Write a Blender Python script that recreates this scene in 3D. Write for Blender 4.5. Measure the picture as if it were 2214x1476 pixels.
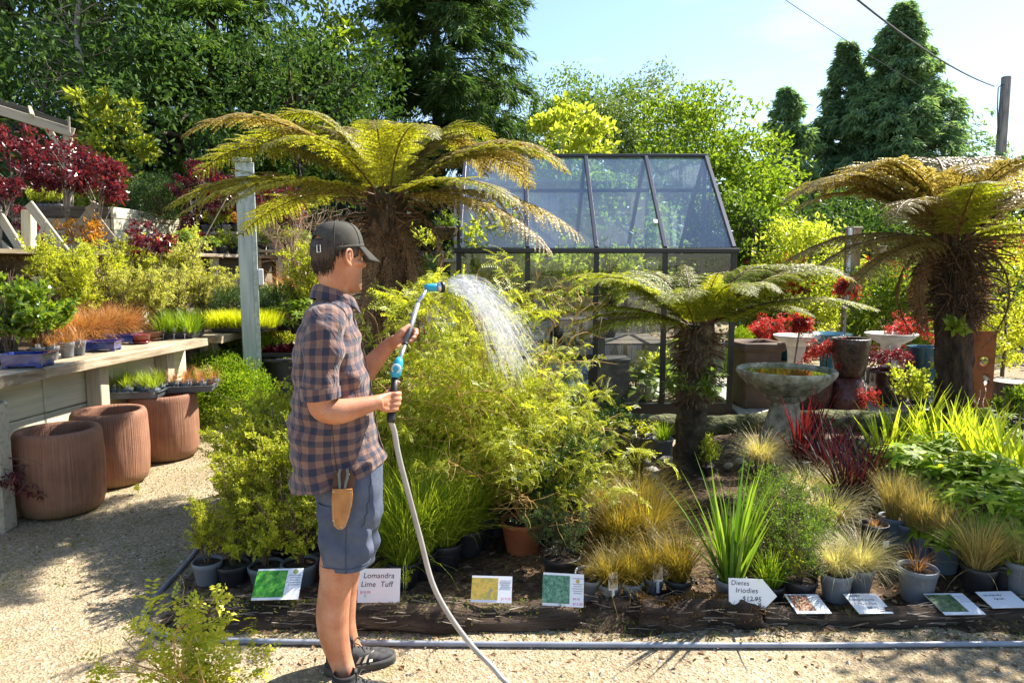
import bpy, math, random
import numpy as np
from mathutils import Vector, Matrix
for _o in list(bpy.data.objects): bpy.data.objects.remove(_o)
SC = bpy.context.scene
COL = SC.collection
R = math.radians
rng = np.random.default_rng(11)
random.seed(5)

# ---------------------------------------------------------------- camera
FPX, CX, CY, HC, PITCH = 1476.0, 1107.0, 738.0, 1.65, R(6.1)
cam_data = bpy.data.cameras.new('camera')
cam_data.sensor_width = 36.0
cam_data.lens = 36.0 * FPX / 2214.0
cam_data.clip_start = 0.05
cam_data.clip_end = 500
cam = bpy.data.objects.new('camera', cam_data)
COL.objects.link(cam)
cam.location = (0, 0, HC)
cam.rotation_euler = (math.pi / 2 - PITCH, 0, 0)
SC.camera = cam

# ---------------------------------------------------------------- sky, sun, exposure
SUN_EL, SUN_AZ = R(47), R(52)            # azimuth measured from +y (view direction) towards +x
world = bpy.data.worlds.new('World')
SC.world = world
world.use_nodes = True
wn, wl = world.node_tree.nodes, world.node_tree.links
wn.clear()
wo = wn.new('ShaderNodeOutputWorld'); wb = wn.new('ShaderNodeBackground')
sky = wn.new('ShaderNodeTexSky'); sky.sky_type = 'NISHITA'; sky.sun_disc = False
sky.sun_elevation = SUN_EL; sky.sun_rotation = SUN_AZ
sky.air_density = 1.0; sky.dust_density = 0.4; sky.ozone_density = 2.5; sky.altitude = 20
wb.inputs['Strength'].default_value = 0.088
# thin high cloud mixed into the sky
tc = wn.new('ShaderNodeTexCoord'); mp = wn.new('ShaderNodeMapping'); mp.inputs['Scale'].default_value = (1.4, 1.4, 5.0)
nz = wn.new('ShaderNodeTexNoise'); nz.inputs['Scale'].default_value = 1.7; nz.inputs['Detail'].default_value = 6
rp = wn.new('ShaderNodeValToRGB'); rp.color_ramp.elements[0].position = 0.56; rp.color_ramp.elements[1].position = 0.80
mx = wn.new('ShaderNodeMixRGB'); mx.inputs['Color2'].default_value = (7.0, 7.3, 7.7, 1)
mm = wn.new('ShaderNodeMath'); mm.operation = 'MULTIPLY'; mm.inputs[1].default_value = 0.5
wl.new(tc.outputs['Generated'], mp.inputs['Vector']); wl.new(mp.outputs[0], nz.inputs['Vector'])
wl.new(nz.outputs['Fac'], rp.inputs['Fac']); wl.new(rp.outputs[0], mm.inputs[0]); wl.new(mm.outputs[0], mx.inputs['Fac'])
wl.new(sky.outputs[0], mx.inputs['Color1']); wl.new(mx.outputs[0], wb.inputs['Color']); wl.new(wb.outputs[0], wo.inputs['Surface'])

sun_data = bpy.data.lights.new('sun', 'SUN')
sun_data.energy = 5.0
sun_data.angle = R(0.55)
sun_data.color = (1.0, 0.94, 0.84)
sun = bpy.data.objects.new('sun', sun_data)
COL.objects.link(sun)
SUND = Vector((math.sin(SUN_AZ) * math.cos(SUN_EL), math.cos(SUN_AZ) * math.cos(SUN_EL), math.sin(SUN_EL)))
sun.rotation_euler = SUND.to_track_quat('Z', 'Y').to_euler()
sun.location = (20, 15, 25)
vs = SC.view_settings
vs.view_transform = 'Standard'; vs.look = 'None'; vs.exposure = 1.6; vs.gamma = 1.0; vs.use_curve_mapping = False
SC.cycles.max_bounces = 6; SC.cycles.diffuse_bounces = 3; SC.cycles.glossy_bounces = 3
SC.cycles.transmission_bounces = 6; SC.cycles.transparent_max_bounces = 10; SC.cycles.volume_bounces = 0
SC.cycles.use_denoising = True
SC.cycles.caustics_reflective = False; SC.cycles.caustics_refractive = False

# ---------------------------------------------------------------- pixel rays (photograph pixels, 2214 x 1476)
_sp, _cp = math.sin(PITCH), math.cos(PITCH)
def ray(u, v):
    a, b = (u - CX) / FPX, (CY - v) / FPX
    return np.array([a, _cp + b * _sp, -_sp + b * _cp])
def at(u, v, Y):
    d = ray(u, v); return np.array([0, 0, HC]) + d * (Y / d[1])
def gp(u, v, z=0.0):
    d = ray(u, v); return np.array([0, 0, HC]) + d * ((z - HC) / d[2])
def mpp(Y): return Y / FPX

# ---------------------------------------------------------------- mesh builder
def nrm(a):
    a = np.asarray(a, float); return a / np.maximum(np.linalg.norm(a, axis=-1, keepdims=True), 1e-9)
class G:
    def __init__(s): s.v = []; s.f = []; s.n = 0; s.uv = []
    def add(s, V, F, m=0, uv=None):
        V = np.asarray(V, float).reshape(-1, 3)
        if isinstance(F, np.ndarray): Fs = [F]
        else:
            by = {}
            for f in F: by.setdefault(len(f), []).append(f)
            Fs = [np.array(x) for x in by.values()]
        for f in Fs: s.f.append((f + s.n, m))
        s.v.append(V); s.n += len(V)
        s.uv.append(np.zeros((len(V), 3)) if uv is None else np.asarray(uv, float))
        return s
    def put(s, vf, m=0, M=None, t=None):
        V, F = vf[0], vf[1]
        if M is not None: V = np.asarray(V) @ np.asarray(M).T
        if t is not None: V = V + np.asarray(t)
        return s.add(V, F, m)
    def mesh(s, name, mats, smooth=False, uv=False):
        me = bpy.data.meshes.new(name)
        V = np.concatenate(s.v); me.vertices.add(len(V)); me.vertices.foreach_set('co', V.ravel().astype(np.float32))
        loops = np.concatenate([f.ravel() for f, m in s.f])
        tot = np.concatenate([np.full(len(f), f.shape[1]) for f, m in s.f])
        mi = np.concatenate([np.full(len(f), m) for f, m in s.f])
        st = np.concatenate([[0], np.cumsum(tot)[:-1]])
        me.loops.add(len(loops)); me.loops.foreach_set('vertex_index', loops.astype(np.int32))
        me.polygons.add(len(tot)); me.polygons.foreach_set('loop_start', st.astype(np.int32))
        me.polygons.foreach_set('material_index', mi.astype(np.int32))
        me.polygons.foreach_set('use_smooth', np.full(len(tot), bool(smooth)))
        if uv:
            a = me.attributes.new('uvm', 'FLOAT_VECTOR', 'POINT')
            a.data.foreach_set('vector', np.concatenate(s.uv).ravel().astype(np.float32))
        me.update(calc_edges=True)
        for m in (mats if isinstance(mats, (list, tuple)) else [mats]): me.materials.append(m)
        return me
    def build(s, name, mats, parent=None, smooth=False, loc=(0, 0, 0), rz=0, uv=False):
        return inst(name, s.mesh(name, mats, smooth, uv), parent, loc, rz)
def inst(name, me, parent=None, loc=(0, 0, 0), rz=0, sc=None, rot=None):
    o = bpy.data.objects.new(name, me); COL.objects.link(o)
    o.location = tuple(float(x) for x in loc); o.rotation_euler = rot if rot is not None else (0, 0, rz)
    if sc is not None: o.scale = (sc, sc, sc) if np.isscalar(sc) else sc
    if parent is not None: o.parent = parent
    if name in ('limbs', 'dead_hairs', 'frond_stubs', 'bark_splinters', 'twigs', 'hair_strands'): o['kind'] = 'stuff'
    return o
def to_mesh(cu, nm):
    o = bpy.data.objects.new(nm + '_tmp', cu); COL.objects.link(o); dg = bpy.context.evaluated_depsgraph_get(); dg.update()
    me = bpy.data.meshes.new_from_object(o.evaluated_get(dg)); bpy.data.objects.remove(o); me.name = nm
    if not me.materials:
        for m in cu.materials: me.materials.append(m)
    return me
def tag(o, label=None, cat=None, group=None, kind=None):
    if label: o['label'] = label
    if cat: o['category'] = cat
    if group: o['group'] = group
    if kind: o['kind'] = kind
    return o
def thing(name, label, cat, loc=(0, 0, 0), rz=0, group=None, sc=None, rot=None):
    return tag(inst(name, None, None, loc, rz, sc, rot), label, cat, group)

# ---------------------------------------------------------------- shapes
def rotz(a): c, s = math.cos(a), math.sin(a); return np.array([[c, -s, 0], [s, c, 0], [0, 0, 1.0]])
def rotx(a): c, s = math.cos(a), math.sin(a); return np.array([[1.0, 0, 0], [0, c, -s], [0, s, c]])
def roty(a): c, s = math.cos(a), math.sin(a); return np.array([[c, 0, s], [0, 1.0, 0], [-s, 0, c]])
def box(sx, sy, sz, c=(0, 0, 0)):
    x, y, z = sx / 2, sy / 2, sz / 2
    V = np.array([[-x, -y, -z], [x, -y, -z], [x, y, -z], [-x, y, -z], [-x, -y, z], [x, -y, z], [x, y, z], [-x, y, z]]) + np.array(c)
    return V, np.array([[0, 3, 2, 1], [4, 5, 6, 7], [0, 1, 5, 4], [1, 2, 6, 5], [2, 3, 7, 6], [3, 0, 4, 7]])
def cbox(sx, sy, sz, c=(0, 0, 0), b=0.006, jit=0.0):
    h = np.array([sx, sy, sz]) / 2; b = min(b, h.min() * 0.45)
    V = []; idx = {}
    for sxx in (-1, 1):
        for syy in (-1, 1):
            for szz in (-1, 1):
                s = np.array([sxx, syy, szz])
                for a in range(3):
                    p = s * (h - b); p[a] = s[a] * h[a]; idx[(sxx, syy, szz, a)] = len(V); V.append(p)
    F = []
    for a in range(3):
        o = [i for i in range(3) if i != a]
        for s in (-1, 1):
            q = []
            for t in ((-1, -1), (1, -1), (1, 1), (-1, 1)):
                k = [0, 0, 0]; k[a] = s; k[o[0]] = t[0]; k[o[1]] = t[1]; q.append(idx[(k[0], k[1], k[2], a)])
            F.append(q if (s > 0) == (a != 1) else q[::-1])
        for s0 in (-1, 1):
            for s1 in (-1, 1):
                q = []
                for (e, ax) in ((-1, o[0]), (1, o[0]), (1, o[1]), (-1, o[1])):
                    k = [0, 0, 0]; k[a] = e; k[o[0]] = s0; k[o[1]] = s1; q.append(idx[(k[0], k[1], k[2], ax)])
                F.append(q)
    for sxx in (-1, 1):
        for syy in (-1, 1):
            for szz in (-1, 1): F.append([idx[(sxx, syy, szz, a)] for a in range(3)])
    V = np.array(V)
    if jit: V = V + rng.normal(0, jit, V.shape)
    return V + np.array(c), F
def tube(path, rad, n=8, cap=True, up=(0, 0, 1)):
    P = np.asarray(path, float); k = len(P); rad = np.full(k, rad) if np.isscalar(rad) else np.asarray(rad, float)
    T = nrm(np.gradient(P, axis=0))
    a = np.array(up, float)
    if abs(T[0] @ a) > 0.9: a = np.array([1.0, 0, 0])
    U = np.zeros_like(P); u = nrm(a - T[0] * (a @ T[0]))
    for i in range(k):
        u = nrm(u - T[i] * (u @ T[i])); U[i] = u
    W = np.cross(T, U); th = np.arange(n) * 2 * math.pi / n
    V = P[:, None] + rad[:, None, None] * (np.cos(th)[None, :, None] * U[:, None] + np.sin(th)[None, :, None] * W[:, None])
    i = np.arange(k - 1)[:, None] * n; j = np.arange(n)[None]; j2 = (j + 1) % n
    F = np.stack([i + j, i + j2, i + n + j2, i + n + j], -1).reshape(-1, 4)
    Fl = [tuple(f) for f in F]
    if cap: Fl += [tuple(range(n))[::-1], tuple((k - 1) * n + x for x in range(n))]
    return V.reshape(-1, 3), Fl
def lathe(prof, n=28, wob=0.0, cap0=False, cap1=False):
    pr = np.array(prof, float); k = len(pr); th = np.arange(n) * 2 * math.pi / n
    r = pr[:, 0][:, None] * (1 + (rng.normal(0, wob, (k, n)) if wob else 0))
    V = np.stack([r * np.cos(th), r * np.sin(th), np.repeat(pr[:, 1][:, None], n, 1)], -1).reshape(-1, 3)
    i = np.arange(k - 1)[:, None] * n; j = np.arange(n)[None]; j2 = (j + 1) % n
    F = [tuple(f) for f in np.stack([i + j, i + j2, i + n + j2, i + n + j], -1).reshape(-1, 4)]
    if cap0: F.append(tuple(range(n))[::-1])
    if cap1: F.append(tuple((k - 1) * n + x for x in range(n)))
    return V, F
def smoothpath(pts, k=24):
    P = np.asarray(pts, float); n = len(P); t = np.linspace(0, n - 1, k); out = []
    for x in t:
        i = min(int(x), n - 2); f = x - i
        p0 = P[max(i - 1, 0)]; p1 = P[i]; p2 = P[i + 1]; p3 = P[min(i + 2, n - 1)]
        out.append(0.5 * ((2 * p1) + (-p0 + p2) * f + (2 * p0 - 5 * p1 + 4 * p2 - p3) * f * f + (-p0 + 3 * p1 - 3 * p2 + p3) * f ** 3))
    return np.array(out)
def loft(rings, closed=True, cap0=False, cap1=False):
    A = np.asarray(rings, float); k, n, _ = A.shape
    i = np.arange(k - 1)[:, None] * n; m = n if closed else n - 1; j = np.arange(m)[None]; j2 = (j + 1) % n
    F = [tuple(f) for f in np.stack([i + j, i + j2, i + n + j2, i + n + j], -1).reshape(-1, 4)]
    if cap0: F.append(tuple(range(n))[::-1])
    if cap1: F.append(tuple((k - 1) * n + x for x in range(n)))
    return A.reshape(-1, 3), F
def prism(poly, th):                       # outline in xz, thickness along y
    P = np.array(poly, float); n = len(P)
    V = np.concatenate([np.stack([P[:, 0], np.full(n, -th / 2), P[:, 1]], -1), np.stack([P[:, 0], np.full(n, th / 2), P[:, 1]], -1)])
    return V, [tuple(range(n)), tuple(range(2 * n - 1, n - 1, -1))] + [(i, i + n, (i + 1) % n + n, (i + 1) % n) for i in range(n)]

# ---------------------------------------------------------------- foliage generators (vectorised)
def perp(D, N=None):
    if N is None: N = rng.normal(size=D.shape)
    S = np.cross(D, N); bad = np.linalg.norm(S, axis=-1) < 1e-3
    if bad.any(): S[bad] = np.cross(D[bad], [0.3, 0.5, 0.8])
    return nrm(S)
def leaves(P, D, L, W, N=None, fold=0.25, mid=0.45, bend=0.0):
    n = len(P); D = nrm(D); S = perp(D, N); U = np.cross(S, D)
    L = np.broadcast_to(L, n)[:, None]; W = np.broadcast_to(W, n)[:, None]
    M = P + D * L * mid; T = P + D * L - U * L * bend
    V = np.stack([P, M + S * W * .5 + U * W * fold, T, M - S * W * .5 + U * W * fold], 1)
    F = np.arange(4 * n).reshape(n, 4)
    return V.reshape(-1, 3), np.concatenate([F[:, [0, 1, 2]], F[:, [0, 2, 3]]])
def leaves6(P, D, L, W, N=None, fold=0.15, bend=0.25, grav=0.0):
    n = len(P); D = nrm(D); S = perp(D, N); U = np.cross(S, D)
    L = np.broadcast_to(L, n)[:, None]; W = np.broadcast_to(W, n)[:, None]
    g = np.array([0, 0, -1.0]) * grav
    def sec(t, w, lift):
        c = P + D * L * t - U * L * bend * t * t + g * L * t * t
        return [c + S * W * w + U * W * fold * lift, c - S * W * w + U * W * fold * lift]
    a = sec(.3, .42, 1); b = sec(.68, .38, 1); T = P + D * L - U * L * bend + g * L
    V = np.stack([P, a[0], a[1], b[0], b[1], T], 1); o = np.arange(n) * 6
    tri = np.concatenate([np.stack([o, o + 2, o + 1], -1), np.stack([o + 3, o + 4, o + 5], -1)])
    return V.reshape(-1, 3), [tri, np.stack([o + 1, o + 2, o + 4, o + 3], -1)]
def put6(g, vf, m=0):
    V, (tri, q) = vf; g.f.append((q + g.n, m)); g.add(V, tri, m)
def blades(B, az, L, lean, droop, w, segs=4, twist=0.3, pw=1.6):
    n = len(B); L = np.broadcast_to(L, n); lean = np.broadcast_to(lean, n); droop = np.broadcast_to(droop, n); w = np.broadcast_to(w, n)
    H = np.stack([np.cos(az), np.sin(az), np.zeros(n)], -1); pts = [np.array(B, float)]
    for i in range(segs):
        t = (i + .5) / segs; ph = lean + droop * t ** 1.4
        pts.append(pts[-1] + (H * np.sin(ph)[:, None] + np.array([0, 0, 1.0]) * np.cos(ph)[:, None]) * (L / segs)[:, None])
    a2 = az + math.pi / 2 + rng.normal(0, twist, n); S = np.stack([np.cos(a2), np.sin(a2), np.zeros(n)], -1)
    V = []
    for i in range(segs + 1):
        t = i / segs; ww = (w * max(0.06, (1 - t ** pw)) * (0.75 + 0.25 * min(1, t * 4)))[:, None] / 2
        V += [pts[i] - S * ww, pts[i] + S * ww]
    V = np.stack(V, 1); o = (np.arange(n) * 2 * (segs + 1))[:, None]; i = np.arange(segs)[None] * 2
    F = np.stack([o + i, o + i + 1, o + i + 3, o + i + 2], -1).reshape(-1, 4)
    return V.reshape(-1, 3), F
def walk(P, D, L, k, noise=0.2, grav=0.0):
    n = len(P); L = np.broadcast_to(L, n); pts = [np.array(P, float)]; d = nrm(D)
    for i in range(k):
        d = nrm(d + rng.normal(0, noise, (n, 3)) + np.array([0, 0, grav])); pts.append(pts[-1] + d * (L / k)[:, None])
    return np.stack(pts, 1)
def twigs(paths, r0, r1, n=3):
    m, k, _ = paths.shape; T = nrm(np.gradient(paths, axis=1)); U = perp(T.reshape(-1, 3), np.tile([0.31, 0.2, 0.93], (m * k, 1))).reshape(m, k, 3)
    W = np.cross(T, U); r = np.linspace(1, 0, k)[None, :, None] * (np.broadcast_to(r0, m) - np.broadcast_to(r1, m))[:, None, None] + np.broadcast_to(r1, m)[:, None, None]
    th = np.arange(n) * 2 * math.pi / n
    V = paths[:, :, None] + r[..., None] * (np.cos(th)[:, None] * U[:, :, None] + np.sin(th)[:, None] * W[:, :, None])
    b = (np.arange(m) * k * n)[:, None, None]; i = (np.arange(k - 1) * n)[None, :, None]; j = np.arange(n)[None, None]; j2 = (j + 1) % n
    F = np.stack([b + i + j, b + i + j2, b + i + n + j2, b + i + n + j], -1).reshape(-1, 4)
    return V.reshape(-1, 3), F
def along(paths, per, t0=0.2, t1=1.0):
    m, k, _ = paths.shape; t = rng.uniform(t0, t1, (m, per)) * (k - 1); i = np.minimum(t.astype(int), k - 2); f = (t - i)[..., None]
    a = np.take_along_axis(paths, i[..., None].repeat(3, -1), 1); b = np.take_along_axis(paths, (i + 1)[..., None].repeat(3, -1), 1)
    return (a * (1 - f) + b * f).reshape(-1, 3), nrm(b - a).reshape(-1, 3), (t / (k - 1)).ravel()
def rdir(n, zlo=-1, zhi=1):
    z = rng.uniform(zlo, zhi, n); a = rng.uniform(0, 2 * math.pi, n); s = np.sqrt(1 - z * z)
    return np.stack([s * np.cos(a), s * np.sin(a), z], -1)

# ---------------------------------------------------------------- materials
def newmat(name):
    m = bpy.data.materials.new(name); m.use_nodes = True; nt = m.node_tree
    for n in list(nt.nodes):
        if n.type != 'OUTPUT_MATERIAL' and n.type != 'BSDF_PRINCIPLED': nt.nodes.remove(n)
    return m, nt, nt.nodes['Principled BSDF'], nt.nodes['Material Output']
def c4(c): return (c[0], c[1], c[2], 1)
def ramp(nt, fac, stops):
    r = nt.nodes.new('ShaderNodeValToRGB'); e = r.color_ramp.elements
    while len(e) < len(stops): e.new(0.5)
    for x, (p, c) in zip(e, stops): x.position = p; x.color = c4(c)
    nt.links.new(fac, r.inputs['Fac']); return r.outputs[0]
def noise(nt, scale, detail=4, vec=None, dist=0.0, rough=0.55):
    n = nt.nodes.new('ShaderNodeTexNoise'); n.inputs['Scale'].default_value = scale; n.inputs['Detail'].default_value = detail
    n.inputs['Distortion'].default_value = dist; n.inputs['Roughness'].default_value = rough
    if vec is not None: nt.links.new(vec, n.inputs['Vector'])
    return n.outputs['Fac']
def ocoord(nt, scale=(1, 1, 1), which='Object', loc=None):
    t = nt.nodes.new('ShaderNodeTexCoord'); m = nt.nodes.new('ShaderNodeMapping'); m.inputs['Scale'].default_value = scale
    nt.links.new(t.outputs[which], m.inputs['Vector'])
    if loc is not None: nt.links.new(loc, m.inputs['Location'])
    return m.outputs[0]
def bump(nt, h, strength, dist, bsdf, prev=None):
    b = nt.nodes.new('ShaderNodeBump'); b.inputs['Strength'].default_value = strength; b.inputs['Distance'].default_value = dist
    nt.links.new(h, b.inputs['Height'])
    if prev is not None: nt.links.new(prev, b.inputs['Normal'])
    if bsdf is not None: nt.links.new(b.outputs[0], bsdf.inputs['Normal'])
    return b.outputs[0]
def nmat(name, c1, c2, scale=6, rough=0.8, bmp=0.3, bscale=None, bdist=0.01, metal=0.0, stretch=(1, 1, 1), spec=0.3, lo=.35, hi=.65, coat=0.0, c3=None, which='Object', detail=5):
    m, nt, b, o = newmat(name)
    oi = nt.nodes.new('ShaderNodeObjectInfo'); cm = nt.nodes.new('ShaderNodeCombineXYZ')
    ml = nt.nodes.new('ShaderNodeMath'); ml.operation = 'MULTIPLY'; ml.inputs[1].default_value = 37.0
    nt.links.new(oi.outputs['Random'], ml.inputs[0])
    for i in range(3): nt.links.new(ml.outputs[0], cm.inputs[i])
    v = ocoord(nt, stretch, which, cm.outputs[0])
    f = noise(nt, scale, detail, v)
    st = [(lo, c1), (hi, c2)] if c3 is None else [(lo, c1), ((lo + hi) / 2, c2), (hi, c3)]
    nt.links.new(ramp(nt, f, st), b.inputs['Base Color'])
    b.inputs['Roughness'].default_value = rough; b.inputs['Metallic'].default_value = metal
    b.inputs['Specular IOR Level'].default_value = spec; b.inputs['Coat Weight'].default_value = coat
    if bmp: bump(nt, noise(nt, bscale or scale * 4, 6, v), bmp, bdist, b)
    return m
def leafmat(name, a, b2, tr=None, trw=0.45, rough=0.42, spec=0.35, mid=None):
    m, nt, b, o = newmat(name)
    g = nt.nodes.new('ShaderNodeNewGeometry'); oi = nt.nodes.new('ShaderNodeObjectInfo')
    st = [(0.0, a), (1.0, b2)] if mid is None else [(0.0, a), (.5, mid), (1.0, b2)]
    col = ramp(nt, g.outputs['Random Per Island'], st)
    hs = nt.nodes.new('ShaderNodeHueSaturation'); mr = nt.nodes.new('ShaderNodeMapRange'); mr.inputs['To Min'].default_value = .82; mr.inputs['To Max'].default_value = 1.18
    nt.links.new(oi.outputs['Random'], mr.inputs[0]); nt.links.new(mr.outputs[0], hs.inputs['Value']); nt.links.new(col, hs.inputs['Color'])
    nt.links.new(hs.outputs[0], b.inputs['Base Color'])
    b.inputs['Roughness'].default_value = rough; b.inputs['Specular IOR Level'].default_value = spec
    t = nt.nodes.new('ShaderNodeBsdfTranslucent'); mx = nt.nodes.new('ShaderNodeMixShader'); mx.inputs[0].default_value = trw
    mu = nt.nodes.new('ShaderNodeMixRGB'); mu.blend_type = 'MULTIPLY'; mu.inputs[0].default_value = 1; mu.inputs[2].default_value = c4(tr or (1.5, 1.45, .7))
    nt.links.new(hs.outputs[0], mu.inputs[1]); nt.links.new(mu.outputs[0], t.inputs['Color'])
    nt.links.new(b.outputs[0], mx.inputs[1]); nt.links.new(t.outputs[0], mx.inputs[2]); nt.links.new(mx.outputs[0], o.inputs['Surface'])
    return m
def plain(name, c, rough=0.5, metal=0.0, spec=0.5, coat=0.0, bmp=0.0, bscale=60):
    m, nt, b, o = newmat(name); b.inputs['Base Color'].default_value = c4(c); b.inputs['Roughness'].default_value = rough
    b.inputs['Metallic'].default_value = metal; b.inputs['Specular IOR Level'].default_value = spec; b.inputs['Coat Weight'].default_value = coat
    if bmp: bump(nt, noise(nt, bscale, 4, ocoord(nt)), bmp, 0.005, b)
    return m
# ================================================================ SETTING
# ---- materials of the setting
def gravel_mat():
    m, nt, b, o = newmat('gravel'); v = ocoord(nt)
    vo = nt.nodes.new('ShaderNodeTexVoronoi'); vo.inputs['Scale'].default_value = 95; nt.links.new(v, vo.inputs['Vector'])
    g = nt.nodes.new('ShaderNodeSeparateColor'); nt.links.new(vo.outputs['Color'], g.inputs[0])
    base = ramp(nt, g.outputs[0], [(0, (.22, .175, .12)), (.35, (.32, .265, .185)), (.85, (.40, .34, .245)), (1, (.52, .46, .36))])
    big = ramp(nt, noise(nt, 1.3, 6, v, 0.4), [(.30, (.74, .68, .58)), (.68, (1.08, 1.02, .95))])
    mu = nt.nodes.new('ShaderNodeMixRGB'); mu.blend_type = 'MULTIPLY'; mu.inputs[0].default_value = 1
    nt.links.new(base, mu.inputs[1]); nt.links.new(big, mu.inputs[2])
    ms = ramp(nt, noise(nt, 2.3, 8, v, .6, .65), [(.56, (0, 0, 0)), (.70, (1, 1, 1))])
    mo = nt.nodes.new('ShaderNodeMixRGB'); mo.inputs[2].default_value = (.16, .17, .035, 1)
    ml = nt.nodes.new('ShaderNodeMath'); ml.operation = 'MULTIPLY'; ml.inputs[1].default_value = .62
    nt.links.new(ms, ml.inputs[0]); nt.links.new(ml.outputs[0], mo.inputs[0]); nt.links.new(mu.outputs[0], mo.inputs[1])
    nt.links.new(mo.outputs[0], b.inputs['Base Color']); b.inputs['Roughness'].default_value = .95; b.inputs['Specular IOR Level'].default_value = .15
    n1 = bump(nt, noise(nt, 5, 5, v), .5, .03, None)
    n2 = bump(nt, vo.outputs['Distance'], .7, .008, None, n1)
    bump(nt, noise(nt, 140, 3, v), .5, .006, b, n2)
    return m
M_gravel = gravel_mat()
def soil_mat():
    m, nt, b, o = newmat('soil'); v = ocoord(nt)
    base = ramp(nt, noise(nt, 26, 8, v, .5, .7), [(.3, (.035, .024, .016)), (.52, (.10, .07, .045)), (.72, (.24, .18, .12))])
    big = ramp(nt, noise(nt, 1.1, 4, v), [(.42, (.55, .5, .45)), (.6, (1.7, 1.6, 1.4))])
    mu = nt.nodes.new('ShaderNodeMixRGB'); mu.blend_type = 'MULTIPLY'; mu.inputs[0].default_value = 1
    nt.links.new(base, mu.inputs[1]); nt.links.new(big, mu.inputs[2]); nt.links.new(mu.outputs[0], b.inputs['Base Color'])
    b.inputs['Roughness'].default_value = .95; b.inputs['Specular IOR Level'].default_value = .15
    n1 = bump(nt, noise(nt, 9, 5, v), .6, .04, None); bump(nt, noise(nt, 60, 5, v), .8, .015, b, n1)
    return m
M_soil = soil_mat()
M_potsoil = nmat('potting_soil', (.02, .014, .01), (.11, .075, .05), 40, .95, .9, 60, .01, lo=.4, hi=.75)
M_hill = nmat('leaf_litter_slope', (.012, .018, .008), (.05, .05, .02), 3, .95, .6, 9, .05)
M_timber = nmat('weathered_timber', (.25, .215, .15), (.46, .40, .29), 5, .85, .35, 30, .004, stretch=(.35, 5, 5), c3=(.36, .32, .23), lo=.3, hi=.7)
M_timber_pale = nmat('pale_treated_timber', (.46, .44, .30), (.68, .63, .46), 4, .8, .3, 26, .004, stretch=(.3, 5, 5), lo=.3, hi=.7)
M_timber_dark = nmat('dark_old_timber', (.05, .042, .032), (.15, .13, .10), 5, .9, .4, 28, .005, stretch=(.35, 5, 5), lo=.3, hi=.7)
M_shelf = nmat('mossy_shelf_timber', (.15, .11, .065), (.34, .265, .175), 9, .9, .6, 40, .008, stretch=(.3, 2.2, 2.2), c3=(.50, .42, .30), lo=.3, hi=.72)
M_decking = nmat('grey_decking', (.33, .30, .26), (.52, .49, .44), 5, .85, .35, 30, .004, stretch=(.35, 5, 5), lo=.3, hi=.7)

def plank_data(L, w, t, mat, b=.006, jit=.0015):
    return G().put(cbox(L, w, t, b=b, jit=jit)).mesh('plank', mat)
def beam(name, p0, p1, w, t, mat, parent=None, up=(0, 0, 1), b=.006, jit=.0015):
    """A timber whose long axis runs p0 -> p1; t is its size along `up`, w across."""
    p0 = np.array(p0, float); p1 = np.array(p1, float); d = p1 - p0; L = np.linalg.norm(d); x = d / L
    u = np.array(up, float); z = u - x * (u @ x)
    if np.linalg.norm(z) < 1e-3: z = np.array([0, 1.0, 0]) - x * x[1]
    z = nrm(z); y = np.cross(z, x)
    M = Matrix(((x[0], y[0], z[0], 0), (x[1], y[1], z[1], 0), (x[2], y[2], z[2], 0), (0, 0, 0, 1)))
    o = inst(name, plank_data(L, w, t, mat, b, jit), parent, (p0 + p1) / 2, rot=M.to_euler())
    return o

# ---- ground sheet
g = G(); g.add([[-150, -40, 0], [150, -40, 0], [150, 260, 0], [-150, 260, 0]], np.array([[0, 1, 2, 3]]))
tag(g.build('ground', M_gravel), 'pale sandy gravel ground with moss patches across the yard', kind='structure')

# ---- planting bed (gently mounded soil)
def bed_left(y): return -1.78 - 0.16 * (y - 3.3)
BED_Y0, BED_Y1, BED_X1 = 2.88, 6.75, 8.5
def bed_z(x, y):
    e = np.minimum(np.minimum((x - bed_left(y)) / .3, (y - BED_Y0) / .22), np.minimum((BED_Y1 + .3 - y) / .3, (BED_X1 - x) / .3))
    e = np.clip(e, 0, 1); s = e * e * (3 - 2 * e)
    return -.012 + s * (.055 + .018 * np.sin(x * 3.1 + y * 2) + .014 * np.sin(x * 7.3 - y * 5.1) + .02 * np.sin(y * 1.7))
nx, ny = 150, 60
xs = np.linspace(-2.5, BED_X1, nx); ys = np.linspace(BED_Y0, BED_Y1 + .3, ny); XX, YY = np.meshgrid(xs, ys)
XX = np.maximum(XX, bed_left(YY)); ZZ = bed_z(XX, YY) + rng.normal(0, .004, XX.shape) * (XX > bed_left(YY) + .1)
V = np.stack([XX, YY, ZZ], -1).reshape(-1, 3); i = np.arange(ny - 1)[:, None] * nx; j = np.arange(nx - 1)[None]
g = G(); g.add(V, np.stack([i + j, i + j + 1, i + nx + j + 1, i + nx + j], -1).reshape(-1, 4))
tag(g.build('soil_bed_ground', M_soil, smooth=True), 'dark bark mulch soil of the planting bed behind the logs', kind='structure')
def bz(x, y): return float(bed_z(np.array(x), np.array(y)))

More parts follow.
